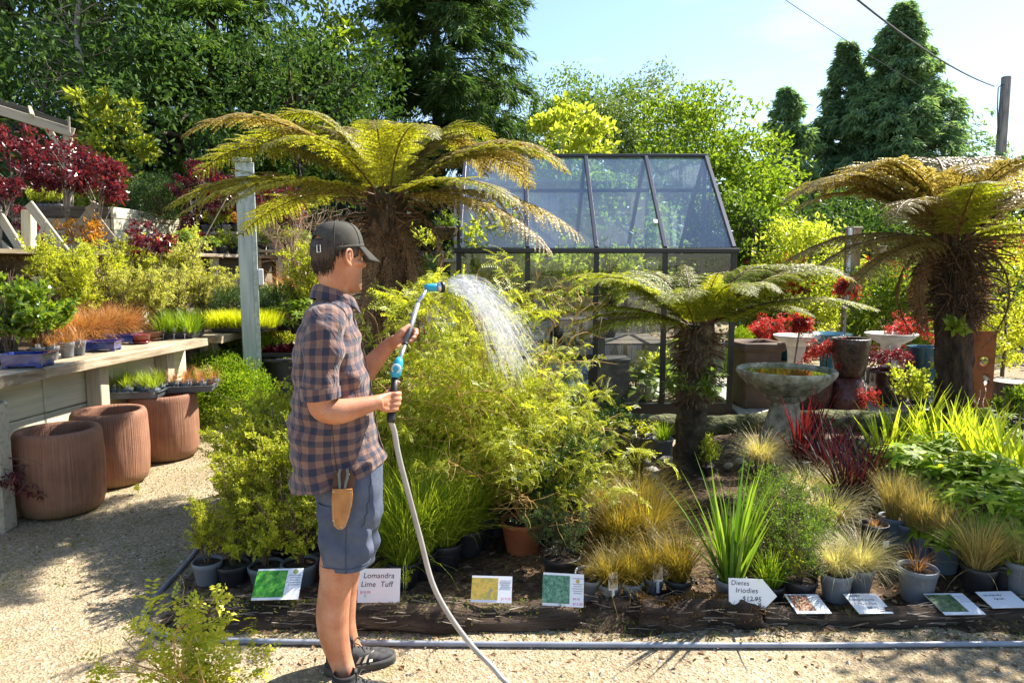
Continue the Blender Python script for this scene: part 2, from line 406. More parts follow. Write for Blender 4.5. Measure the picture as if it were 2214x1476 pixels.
# ---- hill behind the terraces
nx, ny = 60, 40
xs = np.linspace(-40, 30, nx); ys = np.linspace(10.6, 70, ny); XX, YY = np.meshgrid(xs, ys)
side = np.clip((2.0 - XX) / 7.0, 0, 1); side = side * side * (3 - 2 * side)
ZZ = -.3 + np.clip((YY - 10.6) / (.4 + 6 * np.clip((XX + 4.8) / 2.5, 0, 1)), 0, 1) * side * (2.1 + np.clip(YY - 10.6, 0, 25) * .24 + .5 * np.sin(XX * .5) * np.clip((YY - 12) / 8, 0, 1))
V = np.stack([XX, YY, ZZ], -1).reshape(-1, 3); i = np.arange(ny - 1)[:, None] * nx; j = np.arange(nx - 1)[None]
g = G(); g.add(V, np.stack([i + j, i + j + 1, i + nx + j + 1, i + nx + j], -1).reshape(-1, 4))
tag(g.build('hill', M_hill, smooth=True), 'dark wooded slope rising behind the terraces', kind='structure')

# ---- terrace fills (soil tops behind the retaining walls)
TA, TB = .90, 1.80
def slab(name, poly, z0, z1, mat, label):
    P = np.array(poly, float); n = len(P); V = np.concatenate([np.c_[P, np.full(n, z0)], np.c_[P, np.full(n, z1)]])
    F = [tuple(range(2 * n - 1, n - 1, -1))[::-1]] + [(i, (i + 1) % n, (i + 1) % n + n, i + n) for i in range(n)]
    return tag(G().add(V, F).build(name, mat), label, kind='structure')
slab('terrace_ground', [(-3.78, 2.6), (-3.34, 6.6), (-3.40, 7.0), (-3.42, 10.2), (-9, 11.5), (-9, 2.6)], -.1, TA, M_soil, 'soil of the lower planting terrace behind the plank wall')
slab('upper_terrace_ground', [(-5.85, 6.2), (-4.75, 9.0), (-3.75, 10.7), (-3.0, 13), (-14, 14), (-14, 6.2)], 0.8, TB, M_soil, 'soil of the upper planting terrace below the trees')

# ---- lower retaining wall with shelf (runs slightly outwards as it recedes)
w = thing('retaining_wall', 'low timber plank retaining wall with mossy shelf cap beside the terracotta pots', 'wall', (-3.4, 3.0, 0))
def wx(y): return -3.54 + .11 * (y - 4.32)
def wl_(x, y, z): return np.array([wx(y) + x + 3.4, y - 3.0, z])
y0, y1 = 2.7, 6.75
for k in range(3):
    for (a, b_) in ((y0, 4.95), (4.96, y1)):
        beam('plank', wl_(0, a, .15 + k * .292), wl_(0, b_, .15 + k * .292), .05, .284, M_timber_pale, w)
for yy in (5.42, 6.3):
    beam('post', wl_(.088, yy, -.1), wl_(.088, yy, .885), .12, .12, M_timber, w, up=(0, 1, 0))
for (a, b_) in ((y0, 4.70), (4.705, y1)):
    beam('shelf_board', wl_(.115, a, .925), wl_(.115, b_, .925), .29, .075, M_shelf, w, jit=.004)
    beam('shelf_board', wl_(-.175, a, .922), wl_(-.175, b_, .922), .28, .07, M_shelf, w, jit=.004)
w2 = thing('retaining_wall', 'farther timber shelf wall carrying the lime green seedling trays', 'wall', (-3.3, 7.0, 0))
def wl2(p): return np.array(p) - np.array([-3.3, 7.0, 0])
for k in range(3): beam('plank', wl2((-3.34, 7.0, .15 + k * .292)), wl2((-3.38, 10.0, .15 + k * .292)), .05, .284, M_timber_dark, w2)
for yy in (7.25, 8.6, 9.9): beam('post', wl2((-3.24, yy, -.1)), wl2((-3.24, yy, .885)), .14, .14, M_timber, w2, up=(0, 1, 0))
beam('shelf_board', wl2((-3.2, 7.0, .925)), wl2((-3.22, 10.0, .925)), .40, .075, M_shelf, w2, jit=.004)

# ---- upper terrace wall (pale planks, weathered cap, posts)
def terrace_wall(label, A, B, z0, z1, rows, mats, nposts):
    A = np.array([A[0], A[1], 0.]); B = np.array([B[0], B[1], 0.]); t = thing('terrace_wall', label, 'wall', A)
    d = nrm(B - A); n = np.array([d[1], -d[0], 0]); h = (z1 - z0) / rows
    for k in range(rows):
        zc = z0 + h * (k + .5)
        beam('plank', np.array([0, 0, zc]), (B - A) + [0, 0, zc], .045, h - .008, mats[k % len(mats)], t)
    for i in range(nposts):
        p = (B - A) * (i + .35) / nposts + n * .075
        beam('post', p + [0, 0, z0 - .05], p + [0, 0, z1 + .0], .1, .1, M_timber_pale, t, up=(0, 1, 0))
    beam('cap_board', n * .06 + [0, 0, z1 + .03], (B - A) + n * .06 + [0, 0, z1 + .03], .30, .05, M_shelf, t, jit=.004)
    return t
terrace_wall('pale plank wall of the upper terrace behind the yellow shrubs', (-5.9, 6.2), (-4.75, 9.0), .88, 1.80, 4, [M_timber_pale, M_timber], 4)
terrace_wall('grey brown plank wall of the upper terrace beside the white post', (-4.72, 9.02), (-3.75, 10.7), .88, 1.80, 4, [M_timber, M_timber_dark], 3)

# ---- right-hand deck of boards under the glazed pots
def deck(label, x0, x1, y0, y1, z, w_=.14, skew=0.0, edge=True):
    d = tag(inst('deck', None, None, ((x0 + x1) / 2, y0, z)), label, None, None, 'structure')
    n = int((x1 - x0) / w_)
    for k in range(n):
        x = x0 + (k + .5) * w_ - (x0 + x1) / 2
        j = rng.uniform(-.02, .02)
        beam('plank', (x, j, -.018), (x + skew, y1 - y0 + j, -.018), w_ - .008, .034, M_decking, d)
    if edge: beam('fascia_board', ((x0 - x1) / 2, -.03, -.1), ((x1 - x0) / 2, -.03, -.1), .04, .12, M_timber_dark, d)
    return d
deck('low deck of grey boards under the glazed pots', 2.50, 7.4, 7.28, 9.9, .05, skew=.25, edge=False)
deck('short pale boardwalk beside the black bin and box bush', -2.95, -1.9, 6.55, 7.9, .07, skew=.25)

# ---- mossy log retaining edge at the back of the bed
M_moss_log = nmat('mossy_log', (.03, .025, .015), (.10, .11, .04), 12, .95, 1.0, 30, .04, c3=(.24, .22, .14), lo=.3, hi=.78)
def log(name, label, A, B, r0, r1, mat, n=14, seg=26, rag=.10, parts=True, squash=.85, cat='log', ends=None):
    A = np.array(A, float); B = np.array(B, float); t = np.linspace(0, 1, seg)
    P = (B - A) * t[:, None]; P[:, 2] += .015 * np.sin(t * 9); P[:, 1] += .02 * np.sin(t * 6 + 1)
    V, F = tube(P, r0 + (r1 - r0) * t, n)
    fr = 1 + rag * (np.sin(np.arange(len(V)) * 12.9898) * 43758.5453 % 1 - .5) * 2
    c = np.repeat(P, n, 0); V = c + (V - c) * fr[:, None]; V[:, 2] = c[:, 2] + (V[:, 2] - c[:, 2]) * squash
    o = G().add(V, F).build(name, mat, None, True, A)
    return tag(o, label, cat)
log('mossy_log', 'long mossy log edging the bed in front of the greenhouse', (.95, 6.66, .09), (3.0, 6.74, .10), .12, .14, M_moss_log)
log('mossy_log', 'mossy log lying behind the stone birdbath under the maroon pots', (3.02, 6.78, .10), (4.75, 6.95, .10), .13, .12, M_moss_log)
# ================================================================ BACKGROUND TREES, POLE, WIRES
M_bark = nmat('grey_brown_bark', (.035, .028, .02), (.13, .10, .075), 9, .95, .8, 30, .02, stretch=(1, 1, .3))
M_bark_pale = nmat('pale_bark', (.16, .13, .10), (.34, .29, .23), 12, .9, .5, 40, .01, stretch=(1, 1, .4))
L_dark = leafmat('dark_evergreen_leaf', (.03, .075, .02), (.10, .17, .035), trw=.32, mid=(.055, .115, .028), rough=.6, spec=.15)
L_dark2 = leafmat('olive_evergreen_leaf', (.045, .085, .02), (.13, .17, .035), trw=.35)
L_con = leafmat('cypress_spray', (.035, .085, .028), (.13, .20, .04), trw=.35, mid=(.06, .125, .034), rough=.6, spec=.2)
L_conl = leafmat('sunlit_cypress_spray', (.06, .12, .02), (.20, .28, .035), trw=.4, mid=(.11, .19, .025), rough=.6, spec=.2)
L_conb = leafmat('blue_green_cypress_spray', (.10, .19, .12), (.25, .36, .17), trw=.45, mid=(.16, .27, .14), rough=.6, spec=.2)
L_mid = leafmat('mid_green_leaf', (.06, .12, .018), (.15, .22, .03), trw=.45)
L_mid2 = leafmat('grey_green_leaf', (.06, .10, .03), (.16, .21, .07), trw=.4)
L_bright = leafmat('bright_green_leaf', (.10, .19, .015), (.26, .34, .03), trw=.5)
L_yel = leafmat('yellow_green_leaf', (.26, .32, .03), (.52, .54, .10), trw=.5, mid=(.36, .42, .05))
L_red = leafmat('red_maple_leaf', (.05, .010, .016), (.24, .05, .055), tr=(1.8, .8, .7), trw=.35, mid=(.11, .018, .026), rough=.3, spec=.6)
L_redb = leafmat('scarlet_maple_leaf', (.26, .02, .02), (.52, .10, .06), tr=(1.6, 1, .9), trw=.45, mid=(.38, .04, .03))

def broad_tree(name, label, cat, base, h, r, ncl, nleaf, L, W, lmat, wmat=M_bark, trunk_r=.16, rz=.75, zc=.62, group=None, nlimb=14, flat=1.0, seed=None, bot=None):
    """trunk + limbs + leaf clumps through an uneven crown volume"""
    t = thing(name, label, cat, base, 0, group)
    tp = walk(np.zeros((1, 3)), np.array([[rng.normal(0, .06), rng.normal(0, .06), 1]]), h * .62, 9, .06)
    c0 = np.array([0, 0, h * zc])
    cl = rdir(ncl) * (rng.uniform(.25, 1, ncl) ** .45)[:, None] * np.array([r, r, h * (1 - zc) * rz / .75]) * flat
    cl[:, 2] = np.where(cl[:, 2] < 0, cl[:, 2] * ((zc / (1 - zc)) * .75 if bot is None else bot), cl[:, 2])
    lump = 1 + .22 * np.sin(cl[:, 0] * 2.3 / max(r, .1) * 2 + 1) * np.cos(cl[:, 2] * 3 / max(r, .1)); cl = cl * lump[:, None] + c0
    g = G(); g.put(twigs(tp, trunk_r, trunk_r * .35, 8))
    pick = rng.choice(ncl, min(nlimb, ncl), replace=False); S, _, _ = along(tp, len(pick), .35, 1.0)
    E = cl[pick]; tt = np.linspace(0, 1, 7)[None, :, None]; pth = S[:, None] * (1 - tt) + E[:, None] * tt + np.array([0, 0, 1.0]) * (tt * (1 - tt)) * .25 * r
    g.put(twigs(pth, trunk_r * .38, trunk_r * .06, 5)); g.build('trunk', wmat, t, True)
    cr = r * .30
    P = cl[:, None] + rdir(ncl * nleaf).reshape(ncl, nleaf, 3) * (rng.uniform(.05, 1, (ncl, nleaf, 1)) ** .5) * cr * rng.uniform(.6, 1.25, (ncl, 1, 1)) * np.array([1, 1, .7])
    P = P.reshape(-1, 3); D = nrm(nrm(P - c0) * .5 + rng.normal(0, .6, P.shape) + [0, 0, -.1])
    n = len(P); g = G(); g.put(leaves(P, D, L * rng.uniform(.6, 1.3, n), W * rng.uniform(.7, 1.2, n)))
    g.build('crown', lmat, t)
    return t
def conifer(name, label, base, h, r, nwh, lmat, per=26, z0=.05, L=.20, W=.07, droop=-.10, up0=.25, trunk_r=.2, powr=.75, group=None, sub=9, cat='tree', tiers=0):
    t = thing(name, label, cat, base, 0, group)
    tp = walk(np.zeros((1, 3)), np.array([[0, 0, 1.0]]), h, 12, .015)
    G().put(twigs(tp[:, :-1], trunk_r, .03, 8)).build('trunk', M_bark, t, True)
    hz = (np.sort(rng.uniform(z0, 1, nwh)) ** .9); az = rng.uniform(0, 2 * math.pi, nwh)
    hz = hz if not tiers else (np.floor(hz * tiers) + .5 + np.clip(rng.normal(0, .16, nwh), -.4, .4)) / tiers
    ln = r * np.clip(1 - hz, .01, 1) ** powr * rng.uniform(.55, 1.3, nwh) + .08
    S = np.stack([np.zeros(nwh), np.zeros(nwh), hz * h], -1); D = np.stack([np.cos(az), np.sin(az), np.full(nwh, up0) + hz * .35], -1)
    br = walk(S, D, ln, 7, .07, droop); P, T, tt = along(br, sub, .12, 1.0)
    k = len(P); side = np.cross(T, [0, 0, 1.0]) * rng.choice([-1, 1], k)[:, None]
    sl = (np.repeat(ln, sub) * .30 * (1.15 - tt * .7) + .10)
    sb = walk(P, nrm(T * .75 + side * .8 + rng.normal(0, .15, (k, 3))), sl, 4, .10, -.12)
    Q, U, qt = along(sb, per, .05, 1.0); n = len(Q)
    Q = Q + rng.normal(0, .03, Q.shape) * (1 + .25 * r)
    DD = nrm(U + rng.normal(0, .38, (n, 3)) + [0, 0, -.25])
    g = G(); g.put(leaves(Q, DD, L * rng.uniform(.6, 1.25, n), W * rng.uniform(.7, 1.2, n), np.tile([0, 0, 1.0], (n, 1)) + rng.normal(0, .5, (n, 3))))
    g.build('crown', lmat, t); G().put(twigs(br, .035, .008, 3)).build('limbs', M_bark, t)
    return t
def hz(x, y):   # hill height
    s = min(max((2 - x) / 7, 0), 1); s = s * s * (3 - 2 * s)
    return -.3 + min(max((y - 10.6) / (.4 + 6 * min(max((x + 4.8) / 2.5, 0), 1)), 0), 1) * s * (2.1 + min(max(y - 10.6, 0), 25) * .24 + .5 * math.sin(x * .5) * min(max((y - 12) / 8, 0), 1))
def on_hill(u, Y): p = at(u, 600, Y); return (p[0], Y, hz(p[0], Y) - .1)

# far evergreen trees on the slope at the left
broad_tree('evergreen_tree', 'dark evergreen tree filling the upper left corner', 'tree', on_hill(20, 15.5), 9.5, 2.6, 300, 95, .12, .06, L_dark, group='dark evergreen trees on the slope', rz=.9, zc=.5)
broad_tree('evergreen_tree', 'dark evergreen tree behind the bare crooked trunk', 'tree', on_hill(235, 16.5), 10.5, 2.5, 300, 95, .12, .06, L_dark, group='dark evergreen trees on the slope', rz=.9, zc=.5)
broad_tree('evergreen_tree', 'dark evergreen tree above the pale green laurel bush', 'tree', on_hill(300, 19), 10.5, 2.0, 260, 90, .13, .065, L_dark2, group='dark evergreen trees on the slope', rz=.9, zc=.5)
broad_tree('understorey_tree', 'low dark understorey tree behind the red maples', 'tree', on_hill(110, 12.8), 3.6, 2.4, 150, 60, .13, .06, L_dark, group='dark understorey trees', rz=.9, zc=.5)
broad_tree('understorey_tree', 'low dark understorey tree behind the clipped grey bush', 'tree', on_hill(420, 13.2), 3.9, 2.4, 150, 60, .13, .06, L_dark, group='dark understorey trees', rz=.9, zc=.5)
broad_tree('understorey_tree', 'low dark understorey tree between the white post and the tall cypress', 'tree', on_hill(650, 14.0), 4.0, 2.5, 150, 60, .13, .06, L_dark, group='dark understorey trees', rz=.9, zc=.5)
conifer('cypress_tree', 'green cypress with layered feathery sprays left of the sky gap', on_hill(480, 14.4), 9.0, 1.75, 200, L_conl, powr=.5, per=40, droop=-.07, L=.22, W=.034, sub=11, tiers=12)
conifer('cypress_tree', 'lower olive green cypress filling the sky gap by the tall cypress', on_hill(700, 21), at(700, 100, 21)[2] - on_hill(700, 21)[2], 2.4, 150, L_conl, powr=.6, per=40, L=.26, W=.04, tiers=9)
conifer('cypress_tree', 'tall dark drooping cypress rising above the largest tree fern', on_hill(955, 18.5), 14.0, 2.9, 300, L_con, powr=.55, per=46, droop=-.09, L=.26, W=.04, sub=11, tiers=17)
broad_tree('lime_tree', 'lime green young tree peeping between the two dark cypresses', 'tree', on_hill(770, 16.0), 5.6, 1.3, 90, 40, .15, .09, L_bright)
broad_tree('laurel_bush', 'lime yellow laurel bush lit up against the dark trees', 'bush', (at(255, 340, 11.4)[0], 11.4, 1.75), 2.6, .62, 60, 55, .16, .06, L_yel, rz=.9, zc=.66, trunk_r=.05)
broad_tree('maple_tree', 'yellow green young maple standing behind the greenhouse ridge', 'tree', (at(1235, 340, 14)[0], 14, -.1), 5.0, .85, 80, 40, .15, .10, L_yel, M_bark_pale, trunk_r=.07, rz=.8, zc=.66)
broad_tree('rounded_tree', 'dense rounded mid green tree behind the yellow maple', 'tree', (at(1270, 340, 22)[0], 22, -.1), 7.4, 2.6, 300, 110, .13, .065, L_mid, rz=.85, zc=.55)
broad_tree('rounded_tree', 'grey green tree with glossy leaves right of the yellow maple', 'tree', (at(1405, 340, 20)[0], 20, -.1), 6.7, 1.9, 240, 100, .12, .05, L_mid2, rz=.85, zc=.55)
broad_tree('leafy_tree', 'sunlit bright green tree behind the right end of the greenhouse', 'tree', (at(1540, 340, 15)[0], 15, -.1), 5.2, 1.7, 320, 85, .12, .065, L_bright, rz=.85, zc=.5)
broad_tree('orange_tipped_shrub', 'low yellow green shrub with orange tips above the greenhouse ridge', 'bush', (at(1330, 340, 12.5)[0], 12.5, -.1), 3.7, 1.25, 120, 45, .12, .055, L_bright, rz=.7, zc=.6)
broad_tree('leafy_tree', 'low shaded green tree beside the greenhouse right gable', 'tree', (at(1650, 500, 13.0)[0], 13.0, -.1), 2.9, 1.1, 120, 50, .12, .06, L_mid, rz=.9, zc=.5)
conifer('spruce_tree', 'largest blue green conifer standing against the bright sky', (at(1950, 120, 27)[0], 27, -.1), at(1955, 5, 27)[2], 5.4, 460, L_conb, powr=1.0, per=24, L=.25, W=.08, droop=-.10, sub=10)
conifer('spruce_tree', 'slim blue green conifer beside the largest conifer', (at(1828, 180, 28)[0], 28, -.1), at(1822, 90, 28)[2], 3.6, 300, L_conb, powr=1.0, per=22, L=.25, W=.08, droop=-.10)
conifer('spruce_tree', 'ragged dark conifer left of the blue green pair', (at(1700, 250, 25)[0], 25, -.1), at(1700, 195, 25)[2], 2.4, 200, L_conb, powr=.7, per=22, L=.24, W=.08)
broad_tree('leafy_tree', 'dark green low tree under the conifers behind the timber post', 'tree', (at(1760, 520, 17)[0], 17, -.1), 3.6, 2.0, 130, 45, .15, .07, L_dark, rz=.9, zc=.5)
broad_tree('leafy_tree', 'pale green thin crowned tree at the foot of the utility pole', 'tree', (at(2085, 400, 30)[0], 30, -.1), 7.4, 1.6, 60, 26, .2, .08, L_mid, rz=.9, zc=.6)
# far hedge belt closing the view low down
for k, (u, Y, h_, r_, lm, lb) in enumerate([
        (1450, 19, 3.2, 2.6, L_mid, 'low hedge tree behind the greenhouse'), (1900, 18, 3.4, 2.4, L_mid, 'green hedge tree behind the scarlet weeping maple'),
        (2080, 16, 3.2, 2.2, L_dark2, 'olive hedge tree behind the right tree fern trunk'), (2215, 14, 3.3, 2.0, L_mid, 'green hedge tree at the right edge of the yard'),
        (1120, 17, 3.4, 2.4, L_dark2, 'olive hedge tree behind the left end of the greenhouse'), (1260, 16.5, 3.0, 2.2, L_dark, 'dark hedge tree behind the greenhouse centre')]):
    broad_tree('hedge_tree', lb, 'tree', (at(u, 560, Y)[0], Y, -.1), h_, r_, 130, 45, .15, .07, lm, rz=.95, zc=.5, group='hedge trees around the yard')

# bare crooked trunk with dead twigs
t = thing('bare_tree', 'bare crooked grey trunk with dead twigs below the dark trees', 'tree', (at(195, 300, 12.2)[0], 12.2, 2.2))
b0 = np.array(t.location)
pth = smoothpath([at(190, 330, 12.2), at(197, 250, 12.2), at(186, 190, 12.3), at(172, 120, 12.5), at(165, 60, 12.7), at(178, -40, 12.9)], 16) - b0
G().put(tube(pth, np.linspace(.09, .035, 16), 8)).build('trunk', M_bark_pale, t, True)
S, D, _ = along(pth[None], 34, .15, .95); D = nrm(rdir(34, -.3, .5) + [0, -.3, 0])
tw = walk(S, D, rng.uniform(.4, 1.2, 34), 6, .25, -.03); S2, D2, _ = along(tw, 4, .3, 1)
g = G().put(twigs(tw, .014, .004)); g.put(twigs(walk(S2, nrm(D2 + rng.normal(0, .6, D2.shape)), .35, 4, .3), .006, .003)); g.build('twigs', M_bark_pale, t)

# utility pole and wires
p = at(2166, 300, 24); pole = thing('utility_pole', 'weathered grey timber utility pole against the sky at the right', 'pole', (p[0], 24, 0))
M_pole = nmat('grey_pole_timber', (.13, .125, .12), (.30, .28, .26), 8, .9, .5, 40, .006, stretch=(3, 3, .25))
ztop = at(2168, 166, 24)[2]
G().put(lathe([(.19, 0), (.165, ztop * .6), (.15, ztop - .03), (.135, ztop)], 14, cap1=True)).build('shaft', M_pole, pole, True)
G().put(tube([(-.15, -.1, ztop - .28), (-.32, -.16, ztop - .36), (-.36, -.16, ztop - .42)], .018, 6)).build('insulator_bracket', plain('dark_iron', (.05, .05, .055), .6, .6), pole)
G().put(tube(smoothpath([(-.36, -.16, ztop - .42), (-.30, -.12, ztop - 1.1), (-.18, -.05, ztop - 1.9)], 8), .02, 5)).build('drop_cable', plain('black_cable', (.02, .02, .022), .6), pole)
M_wire = plain('dark_wire', (.03, .03, .035), .6)
a = at(2150, 187, 23.8); b = at(1800, -45, 13)
G().put(tube([a * (1 - s) + b * s - np.array([0, 0, 1.0]) * s * (1 - s) * .9 for s in np.linspace(0, 1, 20)] - a, .022, 6)).build('overhead_wire', M_wire, None, True, a)
tag(bpy.data.objects['overhead_wire'], 'thick black overhead wire running up from the utility pole', 'wire')
a = at(2080, 235, 26.5); b = at(1640, -40, 16)
o = G().put(tube([a * (1 - s) + b * s - np.array([0, 0, 1.0]) * s * (1 - s) * .5 for s in np.linspace(0, 1, 20)] - a, .009, 5)).build('overhead_wire', M_wire, None, True, a)
tag(o, 'thin overhead wire crossing in front of the tall conifers', 'wire')
# tree standing just beyond the right edge: its thin crown dapples the ground in front of the bed
broad_tree('leafy_tree', 'thin crowned leafy tree just beyond the right edge dappling the gravel', 'tree', (5.05, 4.35, 0), 3.6, 1.35, 130, 44, .10, .05, L_mid, M_bark_pale, .06, .8, .76, None, bot=.9)
# ================================================================ TREE FERNS
L_fern = leafmat('tree_fern_pinnule', (.17, .20, .022), (.46, .44, .08), tr=(1.45, 1.4, .45), trw=.5, mid=(.29, .31, .04), rough=.42, spec=.35)
L_fernb = leafmat('bronzed_fern_pinnule', (.22, .18, .05), (.52, .44, .20), tr=(1.35, 1.25, .6), trw=.42, mid=(.35, .29, .09), rough=.42, spec=.35)
L_ferng = leafmat('green_fern_pinnule', (.16, .22, .02), (.40, .42, .06), tr=(1.5, 1.4, .4), trw=.5, mid=(.26, .31, .035), rough=.45, spec=.28)
L_ferndead = leafmat('dead_fern_pinnule', (.14, .075, .032), (.36, .22, .11), tr=(1.2, 1, .8), trw=.25, mid=(.23, .135, .065), rough=.6, spec=.3)
M_rachis = nmat('brown_fern_stalk', (.06, .03, .015), (.17, .09, .04), 20, .6, .2, 60, .003)
def frond_mesh(name, L, e0, e1, lmat, pmax=.36, pw=1.3, npin=30, nle=18, pdroop=.30, tipcurl=0.0, seed=1, rag=.0, rmat=None, side=0.0):
    """local: grows along +x, up +z. e0/e1 elevation angles at base and tip."""
    r_ = np.random.default_rng(seed); K = 40; t = np.linspace(0, 1, K); el = R(e0) + (R(e1) - R(e0)) * t ** pw
    st = L / (K - 1); azb = side * t
    P = np.concatenate([[[0, 0, 0]], np.cumsum(np.stack([np.cos(el) * np.cos(azb), np.cos(el) * np.sin(azb), np.sin(el)], -1)[:-1] * st, 0)])
    T = nrm(np.gradient(P, axis=0)); rad = .012 * (1 - t) + .0025
    g = G(); g.put(tube(P, rad, 5), 1)
    ts = np.linspace(.10, .985, npin); prof = np.sin(np.pi * np.clip(.14 + ts * .84, 0, 1)) ** .75
    Vs = []
    for s in (-1, 1):
        i = ts * (K - 1); i0 = np.minimum(i.astype(int), K - 2); f = (i - i0)[:, None]
        B = P[i0] * (1 - f) + P[i0 + 1] * f; TT = T[i0]
        S = nrm(np.cross([0, 0, 1.0], TT)) * s; Nn = np.cross(TT, S) * s
        pl = pmax * prof * r_.uniform(.86, 1.08, npin) * (1 if not rag else r_.uniform(1 - rag, 1, npin))
        # pinna centre lines: out sideways, swept forward, sagging
        m = 9; u = np.linspace(0, 1, m)[None, :, None]
        dirp = nrm(S * .88 + TT * (.30 + .35 * ts[:, None]) + Nn * .10 + r_.normal(0, .05, (npin, 3)))
        sag = (pdroop * r_.uniform(.7, 1.3, npin))[:, None, None]
        C = B[:, None] + dirp[:, None] * (pl[:, None, None] * u * (1 - .22 * sag * u)) + np.array([0, 0, -1.0]) * (pl[:, None, None] * sag * u * u * .85)
        # pinnules
        q = (np.arange(nle) + .5) / nle * .97; ii = q * (m - 1); j0 = np.minimum(ii.astype(int), m - 2); fj = (ii - j0)[None, :, None]
        Q = C[:, j0] * (1 - fj) + C[:, j0 + 1] * fj; D = nrm(C[:, j0 + 1] - C[:, j0])
        for s2 in (-1, 1):
            Wd = np.cross(D, np.broadcast_to(Nn[:, None], D.shape)); Wd = nrm(Wd) * s2
            ql = (pl[:, None] * .155 * (1 - q[None] ** 1.5 * .85) + .006) * r_.uniform(.8, 1.15, (npin, nle))
            dd = nrm(Wd * .85 + D * .42 + np.array([0, 0, -.22]) + r_.normal(0, .10, D.shape))
            Vs.append((Q.reshape(-1, 3), dd.reshape(-1, 3), ql.ravel(), np.repeat(Nn[:, None], nle, 1).reshape(-1, 3)))
        g.put(twigs(C, .0035, .0012, 3), 1)
    Pp, Dd, Ll, NN = [np.concatenate(x) for x in zip(*Vs)]
    g.put(leaves(Pp, Dd, Ll, np.clip(Ll * .5, .009, .024), NN + rng.normal(0, .15, NN.shape), fold=.1), 0)
    return g.mesh(name, [lmat, rmat or M_rachis])
M_fern_trunk = nmat('fibrous_fern_trunk', (.012, .009, .006), (.07, .048, .03), 12, .95, 1.0, 30, .05, stretch=(1, 1, .4), c3=(.13, .095, .06), lo=.3, hi=.75)
M_fern_trunk_g = nmat('lichened_fern_trunk', (.02, .016, .01), (.08, .06, .035), 9, .95, 1.0, 26, .05, c3=(.22, .20, .10), lo=.3, hi=.74)
M_stub = nmat('old_frond_stub', (.05, .028, .015), (.20, .12, .065), 20, .85, .5, 50, .004, stretch=(.3, 3, 3))
def fern_trunk(parent, h, r0, r1, mat, lean=(0, 0), flare=1.35, stubs=140, stub_z=(.45, 1.0), stub_len=(.08, .2), droop=-.3, seed=3):
    r_ = np.random.default_rng(seed); k = 26; n = 18; z = np.linspace(0, h, k); t = z / h
    rr = r0 + (r1 - r0) * t + (flare - 1) * r0 * np.exp(-t * 9)
    th = np.arange(n) * 2 * math.pi / n
    rad = rr[:, None] * (1 + r_.normal(0, .06, (k, n)) + .05 * np.sin(th * 3)[None])
    V = np.stack([rad * np.cos(th) + (lean[0] * t ** 1.3)[:, None], rad * np.sin(th) + (lean[1] * t ** 1.3)[:, None], np.repeat(z[:, None], n, 1)], -1)
    G().put(loft(V, cap1=True)).build('trunk', mat, parent, True)
    m = stubs; zz = r_.uniform(stub_z[0], stub_z[1], m) ** .8; a = r_.uniform(0, 2 * math.pi, m); ri = (r0 + (r1 - r0) * zz) * .85
    S = np.stack([np.cos(a) * ri + lean[0] * zz ** 1.3, np.sin(a) * ri + lean[1] * zz ** 1.3, zz * h], -1)
    D = np.stack([np.cos(a), np.sin(a), r_.uniform(-.2, .9, m)], -1) + r_.normal(0, .25, (m, 3))
    ln = r_.uniform(stub_len[0], stub_len[1], m) * (.5 + .8 * zz)
    G().put(twigs(walk(S, D, ln, 4, .15, droop * .3), .011, .005, 4)).build('frond_stubs', M_stub, parent)
def fern_hairs(parent, h, r, n, z0, L, mat, lean=(0, 0)):
    a = rng.uniform(0, 2 * math.pi, n); zz = rng.uniform(z0, 1.0, n)
    B = np.stack([np.cos(a) * r * .95 + lean[0] * zz ** 1.3, np.sin(a) * r * .95 + lean[1] * zz ** 1.3, zz * h], -1)
    G().put(blades(B, a, L * rng.uniform(.4, 1.1, n), rng.uniform(1.3, 2.2, n), rng.uniform(.3, 1.4, n), .008, 3, .8)).build('dead_hairs', mat, parent)

FR = {}
for nm, L, e0, e1, lm, kw in [
        ('upper', 1.5, 66, -58, L_fern, dict(pw=1.7)), ('mid', 1.65, 44, -42, L_fern, dict(pw=1.7)), ('low', 1.6, 20, -36, L_fern, dict(pw=1.4)),
        ('upb', 1.42, 72, -70, L_fernb, dict(pw=1.7)), ('midb', 1.55, 44, -50, L_fernb, dict(pw=1.6)), ('lowb', 1.5, 12, -42, L_fernb, dict(pw=1.3, pdroop=.6)),
        ('upg', 1.3, 58, -48, L_ferng, dict(pw=1.6)), ('midg', 1.4, 38, -40, L_ferng, dict(pw=1.6)), ('lowg', 1.35, 14, -34, L_ferng, dict(pw=1.4)),
        ('young', .9, 72, 20, L_fern, dict(pw=1.5, pmax=.22, npin=26, nle=11)),
        ('dead', 1.35, 20, -118, L_ferndead, dict(pw=.55, pdroop=.9, pmax=.2, rag=.55)), ('skirt', 1.2, -72, -93, L_ferndead, dict(pw=.5, pdroop=1.1, pmax=.17, rag=.6, npin=30, nle=11))]:
    FR[nm] = frond_mesh('frond', L, e0, e1, lm, seed=len(FR) + 3, side=rng.uniform(-.25, .25), **kw)
def fronds(parent, top, items, r=.07):
    for (nm, az, tilt, sc) in items:
        a = R(az); inst('frond', FR[nm], parent, np.array(top) + [math.cos(a) * r, math.sin(a) * r, 0], rot=(rng.normal(0, .06), -R(tilt), a), sc=sc)
